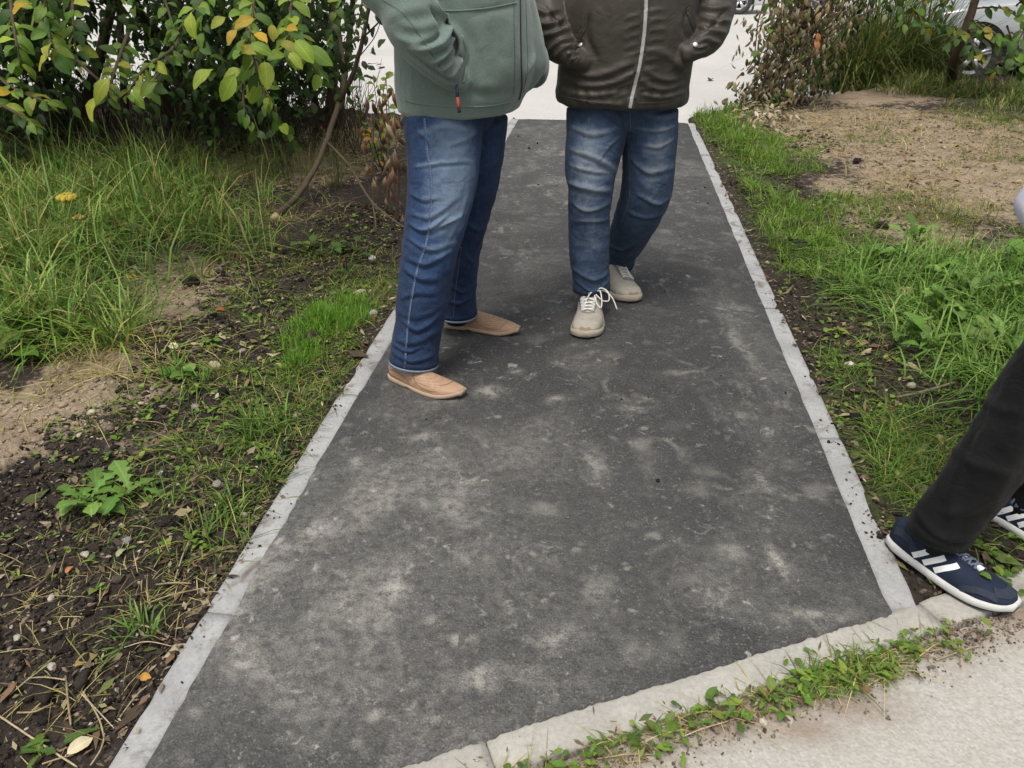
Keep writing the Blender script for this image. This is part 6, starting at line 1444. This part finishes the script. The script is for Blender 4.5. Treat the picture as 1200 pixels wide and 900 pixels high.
for k, (px, py, l) in enumerate([(1030, 318, 'pale broad leaved weed at the left tip of the lush clump'), (1065, 300, 'tall lance leaved weed at the back of the lush clump'), (1095, 335, 'bright weed in the middle of the lush clump'), (1110, 385, 'spreading weed at the front of the lush clump'), (1150, 360, 'light green weed under the pale bag'), (1165, 420, 'broad weed close to the black trousers'), (1085, 410, 'low leafy weed on soil before the lush clump'), (1185, 330, 'weed at the right edge below the pale bag')]):
    weed(l, px, py, 16, .12, ['lance', 'lobed', 'ovate'], [(.11, .22, .05), (.15, .27, .08), (.09, .18, .045)], 30 + k, 1.0, .05)
weed('leafy ground weed between the walker\'s two shoes', 1152, 672, 30, .026, ['round', 'ovate'], W3, 50, .6, .06)
weed('leafy weed at the right edge behind the navy toe', 1192, 684, 26, .026, ['round', 'ovate'], W3, 51, .6, .05)
# along the joint between the old kerb and the pavement
JW = [(600, 893, 8, .045, 'weed sprig at the left end of the old kerb joint'), (640, 882, 12, .05, 'small nettle like weed second along the old kerb joint'), (668, 880, 12, .055, 'leafy weed in the kerb joint left of a dark leaf'), (700, 868, 14, .05, 'bushy weed near the middle of the old kerb joint'), (745, 858, 12, .05, 'weed beside the flat straw on the pavement'), (775, 848, 16, .055, 'weed with bright toothed leaves left of the white stones'), (815, 838, 12, .055, 'trailing weed crossing the old kerb joint'), (850, 828, 14, .06, 'leafy weed above the two white stones'),
      (905, 812, 18, .055, 'weed at the left of the big grass clump'), (945, 795, 22, .06, 'dense weed clump near the right kerb end'), (985, 790, 22, .055, 'dense weed clump below the right kerb end'), (1030, 778, 18, .05, 'low weed left of the navy toe'), (1075, 768, 18, .05, 'low weed under the navy trainer'), (1120, 758, 14, .045, 'small weed right under the navy toe')]
for k, (px, py, nl_, sz, l) in enumerate(JW):
    g = G(px, py); u_ = (g.x - K0.x) * KD.x + (g.y - K0.y) * KD.y; g = K0 + KD * u_ + KN * (.094 + .012 * ((k * 7) % 3)); weed(l, px, py, int(nl_ * (1.3 if px > 830 else .75)), sz * .55, ['lobed', 'lobed2', 'ovate', 'lobed'], W3 + W1 + [(.15, .23, .05), (.18, .25, .06)], 60 + k, .7, .020, g=Vector((g.x, g.y, -.008)))
r9 = np.random.default_rng(19)
def joint_pts(n, u0, u1, sp=.02, off=.085): 
    u = r9.uniform(u0, u1, n); v = r9.normal(off, sp, n); return np.array([K0.x, K0.y]) + np.outer(u, [KD.x, KD.y]) + np.outer(v, [KN.x, KN.y])
_vh = verge_h
verge_h = lambda xy: np.full(len(xy), -.004)
def jt(n, u0, u1, sp, lean, off=.088): q = joint_pts(n, u0, u1, sp, off); return q, r9.normal(0, lean, (n, 2))
blades('joint_grass', jt(300, .3, 1.15, .014, 1.6, .097), .032, .0022, GR + OLIVE + PALE[:2], 71, 'grass growing in the joint of the old kerb')
blades('joint_grass', jt(420, .80, 1.04, .022, 1.6, .105), .045, .0028, GR + LUSHC[:2] + OLIVE * 2 + PALE[:1], 72, 'thick grass clump on the old kerb joint near the right kerb')
blades('joint_straw', jt(150, .1, 1.25, .018, 2.6, .11), .06, .0022, PALE + [(.3, .22, .14)], 73, 'dry straw lying along the old kerb joint')
verge_h = _vh
chips('joint_litter', joint_pts(500, 0, 1.3, .03, .10), .008, LIT_C, 74, 'dead scraps along the old kerb joint', zz=-.010)
lumps('joint_soil', joint_pts(3000, -.1, 1.4, .03, .11), .0022, [(.20, .155, .115), (.28, .22, .165), (.14, .105, .08), (.34, .28, .21)], 75, M['clod'], 'brown earth crumbs along the old kerb joint', z=-.011)

# ------------------------------------------------------------------ single stones, leaves, flowers, straws
def stone(label, px, py, r, col, seed, z=None, name='stone', group=None, flat=.7, cat='stone'):
    rr = np.random.default_rng(seed); v, f = ico(3 if name == 'earth_clod' else 2)
    v = v * (1 + (.55 * fbm(v + seed, 1.6, 4, seed, .7) + .30 * fbm(v, 6, 2, seed + 3) if name == 'earth_clod' else .28 * fbm(v + seed, 1.3, 3, seed)))[:, None]; rr.uniform()
    v = v * np.array([rr.uniform(.9, 1.3), rr.uniform(.75, 1.0), flat]) * r
    g = G(px, py); zz = (zground(g.x, g.y) if z is None else z) + r * flat * .55
    o = obj(name, mesh(name, v, f, False), None, None, (g.x, g.y, zz), (0, 0, rr.uniform(0, 6))); attr(o.data, 'tint', np.repeat(np.array([col]), len(v), 0)); o.data.materials.append(M['stone']); tag(o, label, cat, group); return o
stone('pinkish beige stone on soil left of the path', 253, 433, .021, (.46, .36, .28), 1)
stone('flat grey stone at the edge of the sandy patch at left', 160, 280, .035, (.26, .27, .26), 2)
stone('small white stone on soil right of the path', 996, 427, .017, (.62, .58, .50), 3)
stone('small grey stone deeper in the grass right of the path', 1068, 452, .014, (.40, .35, .28), 4)
stone('bigger of two white stones on the pavement by the weeds', 925, 838, .010, (.62, .58, .52), 5, -.014); stone('smaller of two white stones on the pavement by the weeds', 895, 842, .0085, (.60, .56, .50), 6, -.014)
stone('white lump of plaster near the left kerb', 437, 368, .020, (.60, .60, .58), 7); stone('brick red stone touching the left kerb', 438, 372, .018, (.22, .09, .06), 8, flat=.6)
stone('white crumpled bud shaped stone beside wilted plant', 436, 305, .020, (.62, .62, .60), 9)
stone('dark grey clod near the left kerb', 375, 440, 0.022, (.035, .032, .032), 10, name='earth_clod', cat='clod'); stone('big dark clod on the soil at left', 225, 335, 0.032, (.040, .030, .026), 11, name='earth_clod', cat='clod'); stone('dark clod on the bare sand right of the grass strip', 1003, 196, 0.036, (.028, .022, .020), 12, name='earth_clod', cat='clod'); stone('dark clod behind the young grass at right', 1033, 268, 0.032, (.035, .028, .022), 13, name='earth_clod', cat='clod'); stone('dark lump in the grass beside the right kerb', 1020, 512, .022, (.030, .026, .022), 14, name='earth_clod', cat='clod'); stone('large clod in the middle of the left soil', 200, 615, 0.025, (.030, .023, .019), 15, name='earth_clod', cat='clod')
for k, (px, py) in enumerate([(130, 660), (60, 700), (230, 480), (165, 690), (20, 745), (255, 570), (110, 700), (190, 555), (285, 415), (320, 385), (100, 650), (150, 640), (210, 525), (60, 780)]):
    stone('small pale pebble embedded in the dark soil left of the path', px, py, .006 + .004 * (k % 3), [(.36, .31, .26), (.45, .41, .36), (.28, .25, .23)][k % 3], 40 + k, name='pebble', group='pebbles in the soil left of the path', cat='pebble')
for k, (px, py) in enumerate([(845, 178), (912, 232), (915, 258), (900, 305), (1010, 300)]):
    stone('small pale pebble lying in the grass right of the path', px, py, .012, (.45, .42, .36), 80 + k, name='pebble', group='pebbles in the grass right of the path', cat='pebble')

def fallen(label, px, py, size, col, seed, z=None, kind='fallen', group=None, tilt=.25, name='fallen_leaf'):
    r = random.Random(seed); g = G(px, py); zz = (zground(g.x, g.y) if z is None else z) + .012; a = r.uniform(0, 6.28)
    d = Vector((math.cos(a), math.sin(a), r.uniform(-.1, tilt))); m = leaf_matrix(Vector((g.x, g.y, zz)) - d * size * .5, d, Vector((r.uniform(-.3, .3), r.uniform(-.5, .1), 1)), size, r.uniform(.8, 1.2))
    o = place_leaf(name, kind, m, col, None); tag(o, label, 'leaf', group); return o
fallen('large cream coloured leaf at the lower left corner', 92, 873, .052, (.66, .58, .40), 1, tilt=.05); fallen('orange leaf curled against the left kerb at the bottom', 170, 793, .030, (.48, .25, .05), 2)
fallen('small orange leaf on dark soil at the left edge', 82, 671, .028, (.45, .18, .07), 3); fallen('olive beige leaf below the dandelions', 145, 658, .042, (.36, .36, .22), 4); fallen('yellow green curled leaf with red tip low on the soil', 102, 775, .05, (.26, .20, .07), 5)
fallen('pale cream scrap of leaf beside the left kerb', 377, 473, .030, (.62, .55, .38), 6, kind='curl'); fallen('pale green leaf on the soil under the shrub grass', 293, 410, .07, (.30, .36, .18), 7, kind='ovate2'); fallen('whitish curled leaf in the middle of left soil', 258, 470, .06, (.48, .46, .34), 8, kind='curl')
fallen('yellow leaf lying near the bright young grass', 316, 355, .045, (.42, .40, .12), 9); fallen('large crumpled pale leaf in front of the left kerb', 418, 342, .085, (.52, .46, .34), 10, kind='curl'); fallen('red brown leaf on soil below the sandy patch', 258, 366, .05, (.30, .07, .04), 11); fallen('rust coloured leaf beside the white flower', 185, 400, .05, (.26, .09, .055), 12, kind='curl')
fallen('hanging pale leaf in front of the wilted plant', 449, 270, .10, (.48, .38, .27), 13, kind='curl', tilt=.8); fallen('orange brown leaf at the left tip of the lush clump', 1050, 357, .055, (.42, .20, .06), 14); fallen('torn yellowish leaf in the grass beside the black trousers', 1105, 515, .06, (.46, .38, .18), 15, kind='curl')
fallen('dark brown leaf on the pavement under the kerb weeds', 772, 876, .022, (.10, .085, .06), 16, z=-.014); fallen('pinkish dry leaf in the kerb joint', 897, 808, .025, (.34, .20, .15), 17, z=-.010, kind='curl'); fallen('dark leaf lying alone on the pale road', 833, 89, .14, (.05, .045, .03), 18, z=-.055)
q = [(345, 385), (395, 395), (300, 380), (330, 430), (365, 350), (425, 390), (290, 455), (305, 420), (345, 465), (375, 405), (320, 480), (410, 370), (280, 390), (230, 410)]
for k, (px, py) in enumerate(q): fallen('small dry tan leaf lying on the soil left of the path', px, py, .03 + .008 * (k % 4), [(.36, .28, .18), (.44, .38, .26), (.24, .16, .10), (.40, .34, .20)][k % 4], 100 + k, kind='curl', group='dry leaves on the soil left of the path')
q = [(860, 150), (880, 165), (850, 185), (905, 200), (890, 150), (1040, 350), (990, 380), (1015, 415), (905, 150), (870, 200), (1070, 430), (960, 440)]
for k, (px, py) in enumerate(q): fallen('small dry brown leaf lying in the grass right of the path', px, py, .04 + .01 * (k % 4), [(.30, .22, .14), (.40, .33, .22), (.20, .13, .08)][k % 3], 140 + k, kind='curl', group='dry leaves in the grass right of the path')

def flower(label, px, py, h, r, col, n, seed, name='flower', dome=.9):
    rr = random.Random(seed); g = G(px, py); z = zground(g.x, g.y); root = empty(name, (g.x, g.y, z)); tag(root, label, 'flower')
    mb = MB(); mb.tube([(0, 0, 0), (.004, .003, h * .5), (0, 0, h)], [.0018, .0015, .0012], 5, (.10, .18, .04)); mb.build('stalk', M['grass'], root)
    mb = MB(); v0, f0 = ico(0)
    for k in range(n):
        a = rr.uniform(0, 6.28); q_ = math.sqrt(rr.random()); p = Vector((math.cos(a) * q_ * r, math.sin(a) * q_ * r, h + dome * r * (1 - q_ * q_) * rr.uniform(.5, 1.1))); s = r * rr.uniform(.16, .3)
        mb.add([p + Vector(x) * s for x in v0], f0.tolist(), jit(col, .25, rr))
    mb.build('flower_head', M['grass'], root); return root
flower('white clover flower head standing over the left soil', 208, 425, .06, .016, (.70, .70, .64), 60, 1)
flower('yellow tansy like flower cluster in the tall grass', 98, 300, .26, .045, (.38, .32, .06), 120, 2, dome=.4); flower('faded ochre flower below the yellow cluster', 110, 318, .22, .022, (.36, .28, .12), 40, 3, dome=.5)
flower('cream flower spike at the edge of the sandy patch', 131, 335, .06, .018, (.60, .56, .34), 30, 4, dome=1.6); flower('small yellow flower on the sandy patch at left', 160, 340, .05, .014, (.50, .40, .03), 24, 5)
flower('greyish seed head at the left tip of the lush clump', 1058, 352, .03, .03, (.34, .30, .22), 70, 6)

def straw(label, pts, r, col, group=None, name='straw', cat='straw', zz=None, lift=.008):
    g = [G(*p) for p in pts]; g = [Vector((p.x, p.y, (zground(p.x, p.y) if zz is None else zz) + lift + .006 * (i % 2))) for i, p in enumerate(g)]
    mb = MB(); qq = spline([tuple(p) for p in g], 6); mb.tube([Vector(p) for p in qq], [r] * (len(qq) - 1) + [r * .6], 5, col); o = mb.build(name, M['straw']); tag(o, label, cat, group); return o
M['straw'] = tint_mat('straw_stalks', .7, 60)
SC = [(.50, .42, .26), (.42, .34, .20), (.36, .28, .17)]
straw('long straw running off the lower left corner', [(0, 840), (45, 868), (90, 897)], .0022, SC[0]); straw('brown twig lying on soil at the left edge', [(0, 706), (35, 692), (66, 672)], .0028, (.16, .12, .085), name='twig', cat='twig'); straw('thick dry stick in the grass beside the right kerb', [(1050, 468), (1080, 464), (1118, 455)], .006, (.22, .17, .11), name='twig', cat='twig', lift=.02)
straw('upright pale straw near the left kerb', [(205, 685), (215, 655), (226, 630)], .0018, SC[0]); straw('long thin stalk crossing the left soil', [(205, 412), (250, 400), (305, 384)], .0022, (.30, .30, .14)); straw('looping pale straw on the pavement by the kerb weeds', [(790, 866), (820, 855), (860, 840), (868, 830)], .0016, SC[0], zz=-.014); straw('straight straw along the kerb joint', [(700, 887), (735, 884), (770, 882)], .0015, SC[1], zz=-.014); straw('pale straw end beside the right weed clump', [(1098, 772), (1130, 762), (1150, 755)], .002, SC[1], zz=-.012)
straw('thin pale stalk lying across right soil', [(930, 348), (990, 352), (1060, 356)], .0018, (.40, .36, .24))
for k, p in enumerate([[(10, 815), (35, 795), (60, 775)], [(28, 790), (55, 797), (80, 802)], [(78, 785), (80, 815), (82, 848)], [(92, 810), (110, 830), (133, 852)], [(95, 808), (115, 840), (122, 865)], [(155, 735), (178, 742), (198, 748)], [(148, 765), (175, 760), (202, 757)], [(176, 712), (205, 700), (245, 686)], [(185, 690), (205, 688), (225, 686)], [(118, 708), (122, 695), (127, 690)], [(48, 892), (70, 885), (85, 880)], [(18, 830), (40, 832), (62, 822)], [(140, 840), (160, 815), (175, 800)], [(105, 895), (118, 880), (122, 862)]]):
    straw('thin dry straw lying on the dark soil at lower left', p, .0014 + .0004 * (k % 3), SC[k % 3], 'dry straws on the soil at lower left')

# ------------------------------------------------------------------ cars beyond the path
M['silver'] = plain('silver_car_paint', (.55, .56, .58), .28, .5, .35, var=.03, Coat_Weight=.6); M['white_paint'] = plain('white_car_paint', (.70, .70, .70), .3, .5, var=.02, Coat_Weight=.6)
M['car_glass'] = plain('dark_car_glass', (.012, .014, .016), .08, .6, var=.05); M['tyre'] = plain('tyre_rubber', (.045, .045, .046), .85); M['rim'] = plain('alloy_rim', (.58, .58, .59), .3, .5, .7, var=.05); M['plastic'] = plain('black_plastic', (.016, .016, .017), .6); M['lamp'] = plain('lamp_glass', (.5, .5, .52), .1, .6); M['red_lamp'] = plain('red_lamp_glass', (.35, .02, .02), .15, .6)
def make_car(label, paint, loc, rz):
    root = empty('parked_car', loc, rz); tag(root, label, 'car', 'cars on the road beyond the path')
    # stations along x (front +): x, half width, sill, belt, roof, roof half width
    S = [(2.12, .62, .34, .60, .60, .55), (2.05, .76, .24, .68, .69, .62), (1.80, .83, .20, .76, .78, .66), (1.35, .86, .20, .84, .86, .66), (.95, .87, .20, .88, .93, .62), (.45, .875, .20, .91, 1.30, .58), (.15, .875, .20, .92, 1.42, .57), (-.4, .875, .20, .93, 1.46, .57), (-.95, .87, .20, .94, 1.42, .56), (-1.35, .87, .20, .95, 1.24, .58), (-1.65, .86, .21, .96, 1.03, .62), (-1.95, .82, .24, .95, .98, .64), (-2.15, .72, .32, .80, .84, .58), (-2.20, .60, .40, .66, .68, .5)]
    a = spline([(s_[0],) + s_[1:] for s_ in S], 5); v = []; f = []
    for x, w, sl, bt, rf, rw in a:
        half = [(0, sl), (w * .9, sl), (w * .99, sl + .08), (w, (sl + bt) / 2), (w * .975, bt - .03), (w * .94, bt), ((w * .94 * .45 + rw * .55), bt + (rf - bt) * .6), (rw, rf - .03 * (rf - bt > .1)), (rw * .8, rf), (0, rf + .015)]
        v += [(x, y, z) for y, z in half] + [(x, -y, z) for y, z in half[-2:0:-1]]
    n = 18; m = len(a)
    for i in range(m - 1):
        for k in range(n): f.append((i * n + k, (i + 1) * n + k, (i + 1) * n + (k + 1) % n, i * n + (k + 1) % n))
    f.append(tuple(range(n))); f.append(tuple((m - 1) * n + k for k in range(n - 1, -1, -1)))
    body = obj('body', mesh('body', v, f), paint, root)
    def panel(name, pts, mt, par, th=.012):
        mb = MB(); k = len(pts); c = sum((Vector(p) for p in pts), Vector()) / k; nn = (Vector(pts[1]) - Vector(pts[0])).cross(Vector(pts[2]) - Vector(pts[0])).normalized()
        if nn.dot(c - Vector((0, 0, .7))) < 0: nn = -nn
        mb.add([Vector(p) + nn * th for p in pts] + [Vector(p) - nn * .05 for p in pts], [tuple(range(k))] + [(i, (i + 1) % k, k + (i + 1) % k, k + i) for i in range(k)]); return mb.build(name, mt, par, False)
    for s_ in (-1, 1):
        panel('side_window', [(.72, s_ * .80, .95), (.30, s_ * .66, 1.30), (-.30, s_ * .645, 1.36), (-.30, s_ * .815, .97)], M['car_glass'], root); panel('side_window', [(-.36, s_ * .815, .97), (-.36, s_ * .645, 1.36), (-.92, s_ * .65, 1.32), (-1.28, s_ * .76, 1.02)], M['car_glass'], root)
        dr = panel('door', [(.55, s_ * .878, .32), (.60, s_ * .865, .86), (-.30, s_ * .868, .90), (-.30, s_ * .878, .32)], paint, root, .004); mb = MB(); mb.box((-.18, s_ * .885, .80), (.16, .03, .03)); mb.build('handle', M['plastic'], dr)
        panel('headlight', [(2.03, s_ * .70, .60), (1.74, s_ * .81, .66), (1.76, s_ * .79, .74), (2.02, s_ * .62, .68)], M['lamp'], root); panel('tail_light', [(-2.10, s_ * .74, .66), (-1.86, s_ * .83, .70), (-1.88, s_ * .82, .90), (-2.08, s_ * .72, .86)], M['red_lamp'], root)
        mb = MB(); mb.box((.62, s_ * .96, .98), (.12, .16, .12)); mb.build('mirror', paint, root); mb = MB(); mb.box((0, s_ * .872, .235), (2.0, .02, .09)); mb.build('sill', M['plastic'], root)
        for x in (1.33, -1.28):
            mb = MB(); NA = 28                         # dark arch lining
            ring_ = [(x + .37 * math.cos(t_), s_ * .885, .31 + .37 * math.sin(t_)) for t_ in [math.pi * k / NA - .25 * (k == 0) for k in range(NA + 1)]]
            mb.add(ring_ + [(x, s_ * .885, .31)], [(k, k + 1, NA + 1) for k in range(NA)]); mb.build('wheel_arch', M['plastic'], root)
            w = empty('wheel', (x, s_ * .80, .31)); w.parent = root
            mb = MB(); NT_, prof = 36, [(.20, -.10), (.30, -.105), (.315, -.08), (.315, .08), (.30, .105), (.20, .10)]
            vv_ = [(r_ * math.cos(2 * math.pi * k / NT_), y_ + .02 * s_, r_ * math.sin(2 * math.pi * k / NT_)) for k in range(NT_) for r_, y_ in prof]; mb.add(vv_, [(k * 6 + j, k * 6 + (j + 1) % 6, ((k + 1) % NT_) * 6 + (j + 1) % 6, ((k + 1) % NT_) * 6 + j) for k in range(NT_) for j in range(6)]); mb.build('tyre', M['tyre'], w)
            mb = MB(); yo = s_ * .105
            def annul(r0, r1, y0, y1): mb.add([(r_ * math.cos(2 * math.pi * k / NT_), y_, r_ * math.sin(2 * math.pi * k / NT_)) for k in range(NT_) for r_, y_ in ((r0, y0), (r1, y1))], [(k * 2, k * 2 + 1, ((k + 1) % NT_) * 2 + 1, ((k + 1) % NT_) * 2) for k in range(NT_)])
            annul(.165, .215, yo - s_ * .006, yo + s_ * .008); annul(.185, .18, yo, 0); annul(.0, .045, yo - s_ * .01, yo - s_ * .012)
            for k in range(5):
                t_ = 2 * math.pi * k / 5 + .3
                for dt in (-.12, .12): mb.tube([(.03 * math.cos(t_), yo - s_ * .014, .03 * math.sin(t_)), (.195 * math.cos(t_ + dt), yo - s_ * .004, .195 * math.sin(t_ + dt))], [.030, .026], 6)
            mb.build('rim', M['rim'], w)
            mb = MB(); mb.add([(.185 * math.cos(2 * math.pi * k / 24), s_ * .03, .185 * math.sin(2 * math.pi * k / 24)) for k in range(24)], [tuple(range(24))]); mb.build('brake_disc', M['plastic'], w)
    panel('windscreen', [(.90, -.60, .96), (.90, .60, .96), (.42, .52, 1.32), (.42, -.52, 1.32)], M['car_glass'], root, .02); panel('rear_window', [(-1.55, -.58, 1.06), (-1.55, .58, 1.06), (-1.18, .52, 1.34), (-1.18, -.52, 1.34)], M['car_glass'], root, .02)
    panel('grille', [(2.135, -.42, .42), (2.135, .42, .42), (2.12, .42, .56), (2.12, -.42, .56)], M['plastic'], root, .01); panel('lower_grille', [(2.10, -.55, .25), (2.10, .55, .25), (2.13, .55, .36), (2.13, -.55, .36)], M['plastic'], root, .02)
    mb = MB(); mb.box((-2.20, 0, .62), (.012, .52, .11)); mb.build('number_plate', M['white_paint'], root, False)
    return root
make_car('silver car with alloy wheels half hidden behind the young tree', M['silver'], (6.88, 10.50, -.055), math.radians(172))
make_car('white car far across the road, only its lower end showing', M['white_paint'], (4.42, 22.3, -.055), math.radians(-6))
